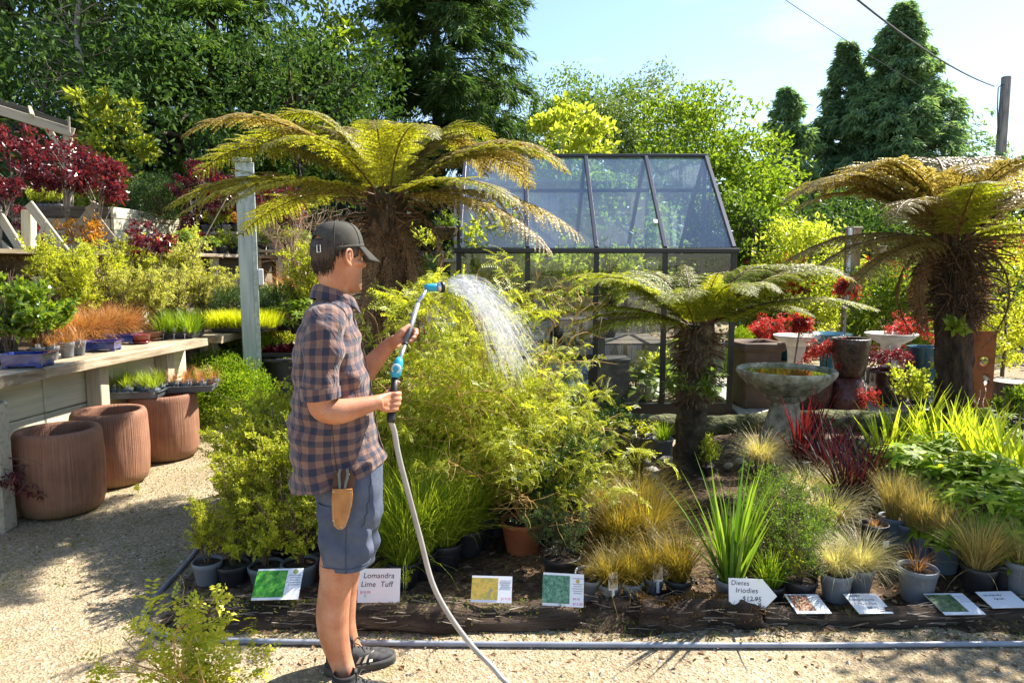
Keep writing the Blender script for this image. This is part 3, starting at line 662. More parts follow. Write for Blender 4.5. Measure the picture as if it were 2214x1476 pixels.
# azimuth: 0 = right in the picture, 90 = away from the camera, 270 = towards the camera
# -- largest fern behind the man
p = at(842, 760, 5.35)
F1 = thing('tree_fern', 'largest tree fern with hanging brown skirt behind the man in the cap', 'tree fern', (p[0], 5.35, 0))
h1 = at(835, 418, 5.35)[2]
fern_trunk(F1, h1 - .02, .13, .15, M_fern_trunk, stubs=190, stub_z=(.5, 1), stub_len=(.1, .26), seed=5)
fern_hairs(F1, h1, .15, 300, .5, .34, M_stub)
fronds(F1, (0, 0, h1 - .03), [
    ('mid', 176, -6, 1.02), ('midb', 196, 6, 1.0), ('mid', 160, 4, .98), ('low', 187, -2, .98), ('low', 205, -6, .92), ('upper', 145, -4, 1.0),
    ('upb', 118, 2, .92), ('upb', 88, 3, 1.0), ('upper', 62, 0, .95), ('upb', 48, -8, .95), ('midb', 32, -2, .98), ('midb', 12, 0, 1.02), ('mid', 2, -6, .9),
    ('lowb', 352, -2, 1.02), ('lowb', 338, -8, .95), ('low', 318, -4, .78), ('upper', 268, 6, .62), ('mid', 240, -4, .72), ('upper', 300, 0, .66), ('low', 222, -6, .8), ('midb', 24, 4, .9),
    ('low', 150, -8, .95), ('upper', 170, 8, .85), ('upper', 20, 6, .8), ('young', 200, 0, .9), ('young', 80, 0, .9)], .08)
for (nm, az, tl, s) in [('skirt', 200, 0, .95), ('skirt', 235, 4, .95), ('skirt', 262, 0, 1.0), ('skirt', 290, 3, .95), ('skirt', 318, 2, 1.0), ('skirt', 340, 5, .95), ('skirt', 350, 12, .8), ('skirt', 20, 4, .95), ('skirt', 170, 6, .9), ('skirt', 250, 10, .8), ('skirt', 305, 9, .85), ('skirt', 325, 16, .75)]:
    a = R(az); inst('dead_frond', FR[nm], F1, (math.cos(a) * .085, math.sin(a) * .085, h1 - .1), rot=(rng.normal(0, .1), -R(tl), a), sc=s)
inst('dead_frond', FR['dead'], F1, (.15, -.02, h1 - .12), rot=(0, -R(-16), R(-8)), sc=.78)
# -- small fern in front of the greenhouse
p = gp(1490, 1035); F2 = thing('tree_fern', 'smallest tree fern with green fronds in front of the greenhouse', 'tree fern', (p[0], p[1], .04))
h2 = at(1500, 700, p[1])[2] - .04
fern_trunk(F2, h2, .105, .13, M_fern_trunk_g, (.03, 0), stubs=230, stub_z=(.38, 1), stub_len=(.04, .12), droop=-.8, seed=8)
fern_hairs(F2, h2, .14, 160, .5, .16, M_stub, (.03, 0))
fronds(F2, (.03, 0, h2 - .02), [('midg', 178, 8, .84), ('midg', 196, 6, .82), ('lowg', 188, 8, .88), ('lowg', 208, 2, .74), ('upg', 160, 0, .78), ('upg', 128, 4, .75), ('upg', 95, 2, .72),
    ('upg', 60, 2, .75), ('midg', 32, 10, .85), ('midg', 8, 10, .92), ('lowg', 358, 12, .95), ('midg', 344, 10, .84), ('lowg', 28, 8, .84), ('upg', 20, 6, .8), ('upg', 250, 2, .55), ('upg', 290, 4, .6), ('midg', 235, 8, .55),
    ('upg', 318, 6, .58), ('lowg', 168, 4, .74), ('young', 100, 0, .7), ('young', 280, 0, .6)], .06)
# -- bronzed fern at the right edge
p = gp(2062, 925); F3 = thing('tree_fern', 'bronzed tree fern with thick shaggy trunk at the right edge', 'tree fern', (p[0], p[1], .04))
h3 = at(2070, 525, p[1])[2]
fern_trunk(F3, h3 - .04, .155, .185, M_fern_trunk, (-.15, 0), stubs=420, stub_z=(.5, 1), stub_len=(.12, .36), droop=-.5, seed=12)
fern_hairs(F3, h3, .19, 420, .6, .40, M_stub, (-.15, 0))
fronds(F3, (-.15, 0, h3 - .03), [('midb', 172, 4, 1.2), ('midb', 186, 6, 1.2), ('midb', 150, 10, 1.15), ('upb', 165, 2, 1.15), ('upb', 190, 6, 1.1), ('lowb', 180, 2, 1.1), ('lowb', 196, -2, 1.1), ('midb', 158, 4, 1.05), ('upb', 135, 2, 1.25), ('upb', 110, 10, 1.2), ('upb', 75, 10, 1.25),
    ('upb', 50, 8, 1.25), ('upb', 30, 2, 1.2), ('midb', 10, 4, 1.1), ('midb', 350, 0, 1.1), ('lowb', 330, 0, 1.0), ('lowg', 250, 26, .98), ('midb', 215, -4, .95), ('lowb', 208, -10, .95), ('upb', 250, 14, .85), ('upb', 295, 12, .95),
    ('upb', 320, 8, 1.0), ('lowg', 300, 10, .8), ('young', 60, 0, 1.2), ('young', 180, 0, 1.2)], .1)
for (az, s) in [(165, .8), (205, .75), (330, .9), (20, .9), (60, .9), (100, .8)]:
    a = R(az); inst('dead_frond', FR['dead'], F3, (math.cos(a) * .17 - .15, math.sin(a) * .17, h3 - .1), rot=(0, R(14), a), sc=s)
# ================================================================ PLANT LIBRARY (shared mesh data)
L_pitto = leafmat('golden_green_leaf', (.26, .32, .02), (.58, .56, .08), trw=.5, mid=(.40, .43, .04))
L_pittov = leafmat('variegated_cream_leaf', (.28, .32, .05), (.66, .62, .26), trw=.5, mid=(.45, .46, .11))
L_soph = leafmat('kowhai_leaflet', (.23, .29, .02), (.56, .55, .08), trw=.5, mid=(.37, .41, .038))
L_box = leafmat('box_leaf', (.10, .20, .012), (.34, .42, .03), trw=.45, mid=(.19, .30, .02), rough=.35)
L_fine = leafmat('small_dark_leaf', (.025, .06, .018), (.10, .16, .04), trw=.35, mid=(.05, .10, .025))
L_gloss = leafmat('glossy_leaf', (.06, .13, .015), (.30, .36, .03), trw=.4, mid=(.14, .22, .02), rough=.25, spec=.6)
L_hell = leafmat('hellebore_leaf', (.10, .19, .015), (.34, .40, .03), trw=.5, mid=(.19, .29, .02), rough=.5, spec=.2)
L_lettuce = leafmat('lettuce_leaf', (.20, .32, .03), (.42, .50, .07), trw=.5)
L_rlettuce = leafmat('red_lettuce_leaf', (.10, .012, .02), (.28, .04, .05), trw=.35, tr=(1.6, .8, .8))
L_lime = leafmat('lime_feathery_leaf', (.33, .40, .01), (.62, .62, .03), trw=.5)
L_grass = leafmat('green_grass_blade', (.10, .20, .015), (.30, .38, .03), trw=.45)
L_lom = leafmat('lime_lomandra_blade', (.16, .26, .02), (.40, .46, .05), trw=.45)
L_gold = leafmat('golden_sedge_blade', (.13, .11, .02), (.40, .28, .06), trw=.4, mid=(.23, .18, .03))
L_bronze = leafmat('copper_sedge_blade', (.28, .12, .04), (.58, .30, .12), trw=.35, mid=(.42, .2, .07))
L_pale = leafmat('pale_tussock_blade', (.34, .30, .12), (.66, .60, .32), trw=.4, mid=(.48, .43, .2))
L_straw = leafmat('straw_tussock_blade', (.24, .18, .06), (.52, .42, .16), trw=.35)
L_flax = leafmat('dark_flax_blade', (.010, .006, .009), (.055, .016, .02), trw=.25, tr=(1.8, .7, .6), rough=.42, spec=.35)
L_flaxr = leafmat('red_flax_blade', (.05, .010, .014), (.16, .03, .03), trw=.38, tr=(1.8, .7, .5), rough=.42, spec=.35)
L_sword = leafmat('dietes_blade', (.06, .15, .015), (.22, .32, .03), trw=.45, rough=.28, spec=.5)
L_yblade = leafmat('lime_lily_blade', (.26, .36, .02), (.52, .56, .05), trw=.5, rough=.3)
L_oran = leafmat('orange_new_leaf', (.40, .16, .02), (.60, .34, .05), trw=.45)
L_tom = leafmat('tomato_leaf', (.20, .29, .03), (.52, .52, .08), trw=.5)
M_twig = nmat('brown_twig', (.06, .04, .025), (.18, .12, .075), 30, .85, .3, 60, .003)
M_twigy = nmat('orange_twig', (.30, .17, .05), (.48, .32, .10), 30, .8, .2, 60, .003)

def shrub(h, r, nst, nbr, nlf, L, W, lmat, wmat=M_twig, lean=.25, noise_=.10, grav=.02, blen=.30, bnoise=.2, bgrav=.02, z0=.25, sr=.008, up=.3, six=False, jit=.012, fold=.25):
    a = rng.uniform(0, 2 * math.pi, nst); B = np.stack([np.cos(a), np.sin(a), np.zeros(nst)], -1) * r * .12 * rng.uniform(0, 1, (nst, 1))
    D = np.stack([np.cos(a) * lean, np.sin(a) * lean, np.ones(nst)], -1) * 1.0 + rng.normal(0, lean * .4, (nst, 3))
    st = walk(B, D, h * rng.uniform(.75, 1.05, nst), 9, noise_, grav)
    P, T, t = along(st, nbr, z0, 1.0); ra = rdir(len(P), -.2, .5)
    br = walk(P, nrm(T * .5 + ra), blen * rng.uniform(.5, 1.2, len(P)) * (1.15 - t * .6), 5, bnoise, bgrav)
    Q, U, q = along(br, nlf, .15, 1.02); n = len(Q); D2 = nrm(U * .45 + rng.normal(0, .65, (n, 3)) + [0, 0, up])
    Q = Q + rng.normal(0, jit, Q.shape)
    g = G(); Ls = L * rng.uniform(.6, 1.2, n); Ws = W * rng.uniform(.75, 1.2, n)
    if six: put6(g, leaves6(Q, D2, Ls, Ws, fold=.12, bend=.15))
    else: g.put(leaves(Q, D2, Ls, Ws, fold=fold))
    gw = G().put(twigs(st, sr, sr * .35, 4)); gw.put(twigs(br, sr * .4, sr * .15, 3))
    return [('foliage', g.mesh('foliage', lmat)), ('stems', gw.mesh('stems', wmat))]
def pinnate(h, r, nst, nbr, npin, lmat, wmat=M_twigy, lean=.45, grav=-.04, blen=.42, leaf=.09, llet=.013, pairs=7, bgrav=-.10, sr=.007, z0=.2):
    """kowhai-like: zigzag arching branches carrying small pinnate leaves"""
    a = rng.uniform(0, 2 * math.pi, nst)
    st = walk(np.zeros((nst, 3)), np.stack([np.cos(a) * lean, np.sin(a) * lean, np.ones(nst)], -1) + rng.normal(0, .15, (nst, 3)), h * 1.1 * rng.uniform(.7, 1.1, nst), 10, .12, grav)
    P, T, t = along(st, nbr, z0, 1.0); az = rng.uniform(0, 2 * math.pi, len(P)); o = np.stack([np.cos(az), np.sin(az), rng.uniform(-.1, .6, len(P))], -1)
    br = walk(P, nrm(T * .5 + o), blen * rng.uniform(.5, 1.3, len(P)), 7, .22, bgrav)
    Q, U, q = along(br, npin, .1, 1.0); m = len(Q)
    lf = walk(Q, nrm(U * .5 + rng.normal(0, .6, (m, 3)) + [0, 0, .25]), leaf * rng.uniform(.6, 1.3, m), 5, .06, -.16)
    k = lf.shape[1]; s = np.linspace(.12, 1, pairs) * (k - 1); i0 = np.minimum(s.astype(int), k - 2); f = (s - i0)[None, :, None]
    C = lf[:, i0] * (1 - f) + lf[:, i0 + 1] * f; D = nrm(lf[:, i0 + 1] - lf[:, i0]); N = nrm(np.array([0, 0, 1.0]) + rng.normal(0, .4, (m, 1, 3)))
    S = nrm(np.cross(D, np.broadcast_to(N, D.shape))); g = G()
    for sg in (-1, 1):
        dd = (S * sg + D * .35).reshape(-1, 3); n = len(dd)
        g.put(leaves(C.reshape(-1, 3), dd, llet * rng.uniform(.75, 1.25, n), llet * .62, np.broadcast_to(N, D.shape).reshape(-1, 3), fold=.08, mid=.55))
    gw = G().put(twigs(st, sr, sr * .4, 4)); gw.put(twigs(br, sr * .42, sr * .15, 3))
    return [('foliage', g.mesh('foliage', lmat)), ('stems', gw.mesh('stems', wmat))]
def tuft(n, L, lean, droop, w, lmat, rb=.05, segs=5, twist=.3, name='blades', lean0=0.0):
    a = rng.uniform(0, 2 * math.pi, n); rr = np.sqrt(rng.uniform(0, 1, n)) * rb
    B = np.stack([np.cos(a) * rr, np.sin(a) * rr, np.zeros(n)], -1); a2 = a + rng.normal(0, .5, n)
    g = G().put(blades(B, a2, L * rng.uniform(.55, 1.1, n), np.abs(rng.normal(0, lean, n)) + lean0, droop * rng.uniform(.4, 1.3, n), w, segs, twist))
    return [(name, g.mesh(name, lmat))]
def mound(h, r, n, L, W, lmat, nst=40, top=1.0, up=.35, dens=.5, lumps=.12):
    d = rdir(n, -.12, 1); rad = rng.uniform(.35, 1, n) ** dens; lp = 1 + lumps * np.sin(d[:, 0] * 7 + 1) * np.sin(d[:, 1] * 6 + 2) + lumps * .6 * np.sin(d[:, 2] * 11 + d[:, 0] * 9)
    P = d * (rad * lp)[:, None] * np.array([r, r, h]); D = nrm(nrm(P + 1e-6) + rng.normal(0, .55, P.shape) + [0, 0, up])
    g = G().put(leaves(P, D, L * rng.uniform(.65, 1.2, n), W * rng.uniform(.75, 1.2, n)))
    d2 = rdir(nst, .05, 1) * np.array([r, r, h]) * .92; tt = np.linspace(0, 1, 6)[None, :, None]; pth = d2[:, None] * tt; pth[:, :, 2] += (tt * (1 - tt) * .3 * h)[..., 0]
    return [('foliage', g.mesh('foliage', lmat)), ('stems', G().put(twigs(pth, .006, .002)).mesh('stems', M_twig))]
def rosette(n, L, W, lmat, lean=(.3, 1.1), six=True, up=0, stem=.35, bend=.3):
    a = rng.uniform(0, 2 * math.pi, n); le = rng.uniform(lean[0], lean[1], n); D = np.stack([np.cos(a) * np.sin(le), np.sin(a) * np.sin(le), np.cos(le)], -1)
    P = D * (L * stem * rng.uniform(.4, 1.2, n))[:, None]; g = G(); put6(g, leaves6(P, D, L * rng.uniform(.6, 1.15, n), W * rng.uniform(.7, 1.2, n), np.tile([0, 0, 1.0], (n, 1)) + rng.normal(0, .3, (n, 3)), bend=bend))
    st = np.stack([np.zeros_like(P), P * .5, P], 1); return [('leaves', g.mesh('leaves', lmat)), ('stems', G().put(twigs(st, .004, .002)).mesh('stems', M_twig))]
def palmate(n, h, r, L, W, lmat, fing=6):
    """whorled hand-shaped leaves on stalks (hellebore-like)"""
    d = rdir(n, .05, 1) * (rng.uniform(.45, 1, (n, 1)) ** .6) * np.array([r, r, h]); g = G()
    a0 = rng.uniform(0, 2 * math.pi, n); nz_ = nrm(np.stack([d[:, 0] / r * .6, d[:, 1] / r * .6, np.full(n, 1.0)], -1) + rng.normal(0, .25, (n, 3)))
    U = perp(nz_); W2 = np.cross(nz_, U)
    for k in range(fing):
        an = a0 + (k / fing) * 2 * math.pi * .85; D = U * np.cos(an)[:, None] + W2 * np.sin(an)[:, None] + nz_ * .12
        put6(g, leaves6(d, D, L * rng.uniform(.75, 1.15, n), W * rng.uniform(.8, 1.1, n), nz_, bend=.22, fold=.1))
    st = np.stack([d * [.1, .1, 0], d * [.5, .5, .6], d], 1); return [('leaves', g.mesh('leaves', lmat)), ('stems', G().put(twigs(st, .005, .003)).mesh('stems', M_twig))]
def lace_maple(h, r, nbr, nlf, L, lmat, stem=True, weep=-.16):
    """weeping laceleaf maple: fine drooping star leaves in tiers"""
    S = np.tile([0, 0, h * .8], (nbr, 1)); a = rng.uniform(0, 2 * math.pi, nbr)
    br = walk(S, np.stack([np.cos(a), np.sin(a), rng.uniform(.0, .8, nbr)], -1), r * rng.uniform(.5, 1.15, nbr), 7, .15, weep); P, T, t = along(br, nlf, .25, 1.0); n = len(P)
    g = G(); P = P + rng.normal(0, r * .06, P.shape)
    for k in range(6):
        D = nrm(T * .4 + rng.normal(0, .7, (n, 3)) + [0, 0, -.55]); g.put(leaves(P, D, L * rng.uniform(.6, 1.15, n), L * .16, fold=.1))
    gw = G().put(twigs(br, .007, .002, 4))
    if stem: gw.put(twigs(walk(np.zeros((1, 3)), np.array([[0, 0, 1.0]]), h * .8, 5, .05), .014, .009, 6))
    return [('foliage', g.mesh('foliage', lmat)), ('stems', gw.mesh('stems', M_twig))]

PL = dict(
    pitto=[shrub(.95, .4, 7, 12, 34, .032, .018, L_pitto, lean=.22, blen=.26) for _ in range(2)],
    pittov=[shrub(.85, .4, 8, 12, 32, .030, .017, L_pittov, lean=.25, blen=.26) for _ in range(2)],
    kowhai=[pinnate(1.35, .6, 9, 14, 13, L_soph, lean=.26, blen=.34, grav=-.02, pairs=8, llet=.016), pinnate(1.1, .6, 9, 13, 13, L_soph, lean=.6, blen=.36, grav=-.07, pairs=8, llet=.016)],
    kowhai_small=[pinnate(.62, .3, 5, 8, 5, L_pitto, lean=.34, blen=.24, leaf=.085, llet=.036, pairs=4, sr=.0065, bgrav=.02)],
    darkfine=[shrub(.62, .35, 9, 15, 36, .020, .011, L_fine, lean=.4, blen=.24) for _ in range(2)],
    twiggy=[shrub(.62, .3, 9, 10, 16, .022, .013, L_mid, lean=.25, blen=.22, wmat=M_twig, z0=.15, sr=.005)],
    box=[mound(.62, .5, 15000, .026, .015, L_box), mound(.34, .34, 6500, .024, .014, L_box)],
    greybush=[mound(.34, .30, 6000, .022, .010, L_fine)],
    gold=[tuft(420, .46, .38, 1.1, .0045, L_gold, .06), tuft(420, .42, .45, 1.2, .0045, L_gold, .06)],
    bronze=[tuft(520, .40, .5, 1.6, .004, L_bronze, .07, lean0=.1)],
    pale=[tuft(420, .40, .45, 1.7, .0035, L_pale, .05, lean0=.1), tuft(360, .34, .35, 1.6, .0035, L_pale, .045)],
    straw=[tuft(260, .40, .22, .7, .004, L_straw, .04), tuft(300, .36, .40, .9, .004, L_straw, .05)],
    lomandra=[tuft(420, .62, .32, 1.1, .007, L_lom, .07)],
    grass=[tuft(200, .30, .3, .8, .005, L_grass, .06)],
    green_tuft=[tuft(160, .26, .38, .8, .007, L_grass, .05)],
    flax=[tuft(46, .50, .30, .45, .022, L_flax, .05, 5, .5)], flaxr=[tuft(34, .58, .28, .35, .022, L_flaxr, .04, 5, .5)],
    sword=[tuft(46, .74, .26, .32, .026, L_sword, .07, 6, .5)],
    lily=[tuft(40, .48, .42, .55, .030, L_yblade, .07, 5, .6)],
    helle=[palmate(90, .42, .34, .105, .036, L_hell), palmate(80, .34, .36, .10, .034, L_hell)],
    camellia=[shrub(.75, .4, 6, 8, 12, .10, .042, L_gloss, lean=.3, blen=.22, six=True, up=.45, jit=.0)],
    lettuce=[rosette(34, .14, .09, L_lettuce, (.15, 1.1))], rlettuce=[rosette(40, .09, .06, L_rlettuce, (.1, 1.2))],
    lime=[tuft(700, .20, .45, .5, .006, L_lime, .12, 3, 1.2)],
    ored=[tuft(90, .16, .6, 1.1, .004, L_bronze, .025, 4)], minigreen=[tuft(110, .14, .35, .5, .004, L_lom, .022, 3)],
    lacer=[lace_maple(.45, .40, 26, 11, .07, L_redb), lace_maple(.35, .42, 26, 11, .07, L_red)],
    tomato=[shrub(.95, .3, 3, 14, 12, .07, .04, L_tom, lean=.08, blen=.26, wmat=M_twig, up=-.1)],
    seedling=[shrub(.16, .1, 4, 5, 9, .03, .016, L_pitto, lean=.3, blen=.06, sr=.003)],
    yellow=[shrub(.28, .15, 5, 6, 12, .035, .02, L_yel, lean=.35, blen=.1, sr=.004)],
    bigleaf=[palmate(26, .42, .32, .17, .10, L_bright, 3)],
    orange=[shrub(.30, .2, 4, 6, 9, .04, .02, L_oran, lean=.4, blen=.16, sr=.004)],
    willow=[shrub(.30, .25, 7, 5, 9, .075, .018, L_gloss, lean=.8, blen=.14, sr=.004, up=-.2)],
)
def plant(parent, key, loc=(0, 0, 0), sc=1.0, k=0, rz=None):
    for (nm, me) in PL[key][k % len(PL[key])]:
        inst(nm, me, parent, loc, rng.uniform(0, 6.28) if rz is None else rz, sc)
# ---- pots
def pot_mesh(name, rt, rb, h, mat, lip=.006, th=.004, n=26, rimh=.03):
    pr = [(rb * .5, 0), (rb, 0), (rb * 1.01, .004), (rt - lip * .6, h - rimh), (rt, h - rimh + .004), (rt + lip * .4, h - .003), (rt, h), (rt - th - lip * .5, h - .002), (rt - th - lip, h - rimh), (rb * .95, h * .3)]
    return G().put(lathe(pr, n, cap0=True)).mesh(name, mat, True)
M_greypot = nmat('grey_plastic_pot', (.13, .145, .16), (.20, .215, .235), 5, .5, .06, 40, .003, lo=.3, hi=.7, spec=.45)
M_blackpot = nmat('black_plastic_pot', (.010, .010, .011), (.035, .035, .037), 6, .5, .06, 40, .003, spec=.5)
M_bluegreypot = nmat('blue_grey_plastic_pot', (.10, .13, .165), (.16, .20, .24), 5, .5, .06, 40, .003, spec=.45)
M_terra = nmat('terracotta_plastic', (.24, .07, .03), (.36, .12, .05), 6, .6, .1, 40, .003)
PM = {}
def potted(label, pos, rt, h, mat, keys, cat='potted plant', group=None, soil=.86, name='potted_plant', tilt=0, rb=.74, rz=0):
    """one pot standing on `pos` with soil and the given plants [(key, scale, variant)]"""
    t = thing(name, label, cat, pos, rz, group, rot=(tilt, tilt * .6, rz))
    kk = (round(rt, 3), round(h, 3), mat.name)
    if kk not in PM: PM[kk] = pot_mesh('pot', rt, rt * rb, h, mat); PM[kk + (1,)] = G().put(lathe([(.001, h * soil + .008), (rt * .5, h * soil + .006), (rt * .93, h * soil)], 16, wob=.03)).mesh('soil', M_potsoil, True)
    inst('pot', PM[kk], t); inst('soil', PM[kk + (1,)], t)
    for it in keys:
        key, sc = it[0], it[1]; k = it[2] if len(it) > 2 else int(rng.integers(0, 9)); off = it[3] if len(it) > 3 else (0, 0)
        plant(t, key, (off[0], off[1], h * soil), sc, k)
    return t
# ================================================================ GREENHOUSE
M_frame = plain('black_powder_coated_metal', (.012, .012, .014), .35, .0, .5)
M_bar = plain('sunglint_glazing_bar', (.10, .10, .125), .32, .6, .5)  # paler than the frame: sun's glancing highlight put into the colour
def glass_mat(name, dirt_haze, tint, gl=1.0):
    m, nt, b, o = newmat(name); nt.nodes.remove(b)
    tr = nt.nodes.new('ShaderNodeBsdfTransparent'); tr.inputs[0].default_value = c4(tint)
    gs = nt.nodes.new('ShaderNodeBsdfGlossy'); gs.inputs['Roughness'].default_value = .02
    df = nt.nodes.new('ShaderNodeBsdfDiffuse'); df.inputs[0].default_value = (.62, .70, .82, 1); tl = nt.nodes.new('ShaderNodeBsdfTranslucent'); tl.inputs[0].default_value = (.7, .72, .75, 1)  # film over the glass: dirt, with sky-reflection blue put into its colour
    lw = nt.nodes.new('ShaderNodeLayerWeight'); lw.inputs[0].default_value = .5; pw_ = nt.nodes.new('ShaderNodeMath'); pw_.operation = 'POWER'; pw_.inputs[1].default_value = 4.0; nt.links.new(lw.outputs['Facing'], pw_.inputs[0]); fr = nt.nodes.new('ShaderNodeMath'); fr.operation = 'MULTIPLY_ADD'; fr.inputs[1].default_value = .9; fr.inputs[2].default_value = .04; nt.links.new(pw_.outputs[0], fr.inputs[0])
    mu = nt.nodes.new('ShaderNodeMath'); mu.operation = 'MULTIPLY'; mu.inputs[1].default_value = gl; mu.use_clamp = True
    nt.links.new(fr.outputs[0], mu.inputs[0]); m1 = nt.nodes.new('ShaderNodeMixShader'); nt.links.new(mu.outputs[0], m1.inputs[0]); nt.links.new(tr.outputs[0], m1.inputs[1]); nt.links.new(gs.outputs[0], m1.inputs[2])
    v = ocoord(nt); f1 = ramp(nt, noise(nt, 3, 6, v, .3), [(.3, (dirt_haze * .55,) * 3), (.75, (dirt_haze * 1.5,) * 3)])
    sp = ramp(nt, noise(nt, 70, 2, v), [(.73, (0, 0, 0)), (.77, (.5,) * 3)])
    ad = nt.nodes.new('ShaderNodeMixRGB'); ad.blend_type = 'ADD'; ad.inputs[0].default_value = 1; nt.links.new(f1, ad.inputs[1]); nt.links.new(sp, ad.inputs[2])
    md = nt.nodes.new('ShaderNodeMixShader'); md.inputs[0].default_value = .5; nt.links.new(df.outputs[0], md.inputs[1]); nt.links.new(tl.outputs[0], md.inputs[2])
    m2 = nt.nodes.new('ShaderNodeMixShader'); nt.links.new(ad.outputs[0], m2.inputs[0]); nt.links.new(m1.outputs[0], m2.inputs[1]); nt.links.new(md.outputs[0], m2.inputs[2])
    nt.links.new(m2.outputs[0], o.inputs['Surface']); return m
M_roofglass = glass_mat('dusty_skyblue_roof_glass', .035, (.84, .93, 1.0), 3.0)  # dusty, with part of the sky's reflection painted in as blue
M_wallglass = glass_mat('wall_glass', .010, (.97, .98, .98), .9)
GX0, GX1, GY, GD = -.58, 2.42, 7.5, 2.5
GE = at(1300, 546, GY)[2]; GR = at(1300, 340, GY + GD / 2)[2]; GB = .16
gh = thing('greenhouse', 'black framed glass greenhouse with pitched roof in the middle of the yard', 'greenhouse', (GX0, GY, 0))
def gl(p): return np.array(p, float) - np.array([GX0, GY, 0])
BX = [GX0 + (GX1 - GX0) * k / 4 for k in range(5)]
for x in BX:
    for (y, nm) in ((GY, 'front_post'), (GY + GD, 'back_post')): beam(nm, gl((x, y, 0)), gl((x, y, GE)), .055, .05, M_frame, gh, up=(0, 1, 0), b=.003, jit=0)
beam('sill_rail', gl((GX0 - .03, GY, GB / 2)), gl((GX1 + .03, GY, GB / 2)), .07, GB, M_frame, gh, b=.004, jit=0)
beam('sill_rail', gl((GX0 - .03, GY + GD, GB / 2)), gl((GX1 + .03, GY + GD, GB / 2)), .07, GB, M_frame, gh, b=.004, jit=0)
for x in (GX0, GX1):
    beam('sill_rail', gl((x, GY + .04, GB / 2)), gl((x, GY + GD - .04, GB / 2)), .066, GB - .004, M_frame, gh, b=.004, jit=0)
    beam('gable_rail', gl((x, GY + .03, GE - .01)), gl((x, GY + GD - .03, GE - .01)), .046, .05, M_frame, gh, b=.003, jit=0)
    beam('gable_post', gl((x, GY + GD / 2, GB)), gl((x, GY + GD / 2, GR - .03)), .044, .044, M_frame, gh, up=(0, 1, 0), b=.003, jit=0)
for y in (GY, GY + GD): beam('eave_gutter', gl((GX0 - .05, y, GE + .02)), gl((GX1 + .05, y, GE + .02)), .10, .055, M_frame, gh, b=.008, jit=0)
beam('ridge_cap', gl((GX0 - .03, GY + GD / 2, GR + .015)), gl((GX1 + .03, GY + GD / 2, GR + .015)), .09, .045, M_frame, gh, b=.01, jit=0)
n_f = nrm([0, -(GR - GE), GD / 2]); n_b = nrm([0, GR - GE, GD / 2])
for x in BX:
    beam('glazing_bar', gl((x, GY + .01, GE + .05)), gl((x, GY + GD / 2 - .03, GR)), .042, .05, M_bar, gh, up=n_f, b=.004, jit=0)
    beam('glazing_bar', gl((x, GY + GD - .01, GE + .05)), gl((x, GY + GD / 2 + .03, GR)), .042, .05, M_frame, gh, up=n_b, b=.004, jit=0)
for k in range(4):
    xa, xb = BX[k] + .025, BX[k + 1] - .025; xm = (xa + xb) / 2
    beam('roof_pane', gl((xm, GY + .02, GE + .055)), gl((xm, GY + GD / 2 - .03, GR - .01)), xb - xa, .006, M_roofglass, gh, up=n_f, b=.001, jit=0)
    beam('roof_pane', gl((xm, GY + GD - .02, GE + .055)), gl((xm, GY + GD / 2 + .03, GR - .01)), xb - xa, .006, M_roofglass, gh, up=n_b, b=.001, jit=0)
    beam('back_pane', gl((xm, GY + GD, GB)), gl((xm, GY + GD, GE - .01)), xb - xa, .006, M_wallglass, gh, up=(0, 1, 0), b=.001, jit=0)
    if k != 1: beam('front_pane', gl((xm, GY, GB)), gl((xm, GY, GE - .01)), xb - xa, .006, M_wallglass, gh, up=(0, 1, 0), b=.001, jit=0)
    # purlin behind the roof glass
    beam('purlin', gl((xa, GY + GD / 2 - .42, GR - .42 * (GR - GE) / (GD / 2) - .05)), gl((xb, GY + GD / 2 - .42, GR - .42 * (GR - GE) / (GD / 2) - .05)), .03, .04, M_frame, gh, b=.003, jit=0)
# louvre bay (second from the left): upper pane, rail, glass slats with end channels
xa, xb = BX[1] + .03, BX[2] - .03; xm = (xa + xb) / 2; zl = at(1240, 772, GY)[2]
beam('louvre_rail', gl((xa, GY, zl)), gl((xb, GY, zl)), .05, .06, M_frame, gh, b=.003, jit=0)
beam('front_pane', gl((xm, GY, zl + .03)), gl((xm, GY, GE - .01)), xb - xa, .006, M_wallglass, gh, up=(0, 1, 0), b=.001, jit=0)
for x in (xa + .02, xb - .02): beam('louvre_channel', gl((x, GY - .005, GB)), gl((x, GY - .005, zl - .03)), .045, .05, M_frame, gh, up=(0, 1, 0), b=.003, jit=0)
M_louvre = glass_mat('louvre_glass', .10, (.72, .86, .88), 1.6)
for k in range(4):
    zc = GB + .07 + k * (zl - .08 - GB) / 4
    lv = beam('louvre_slat', gl((xm - (xb - xa) / 2 + .05, GY - .03, zc)), gl((xm + (xb - xa) / 2 - .05, GY - .03, zc)), .15, .007, M_louvre, gh, up=(0, -.75, .66), b=.001, jit=0)
for zc in (zl - .03, GB + .03): G().put(cbox(.06, .012, .018)).put(cbox(.018, .012, .09), t=(.03, 0, -.035 if zc > .3 else .035)).build('corner_bracket', plain('tan_plastic_bracket', (.42, .32, .20), .6), gh, loc=gl((xb - .03, GY - .035, zc)))
beam('diagonal_brace', gl((1.1, GY + GD - .06, .5)), gl((1.75, GY + GD - .06, 1.15)), .03, .015, M_frame, gh, up=(0, 1, 0), b=.002, jit=0)
G().put(box(.045, .003, .06)).build('price_sticker', plain('white_sticker', (.75, .75, .73), .6), gh, loc=gl(np.array([1.62, GY + .3, GE + .055 + .3 * (GR - GE) / (GD / 2) + .012])))
bpy.data.objects['price_sticker'].rotation_euler = (-(math.pi / 2 - math.atan2(GR - GE, GD / 2)), 0, 0)

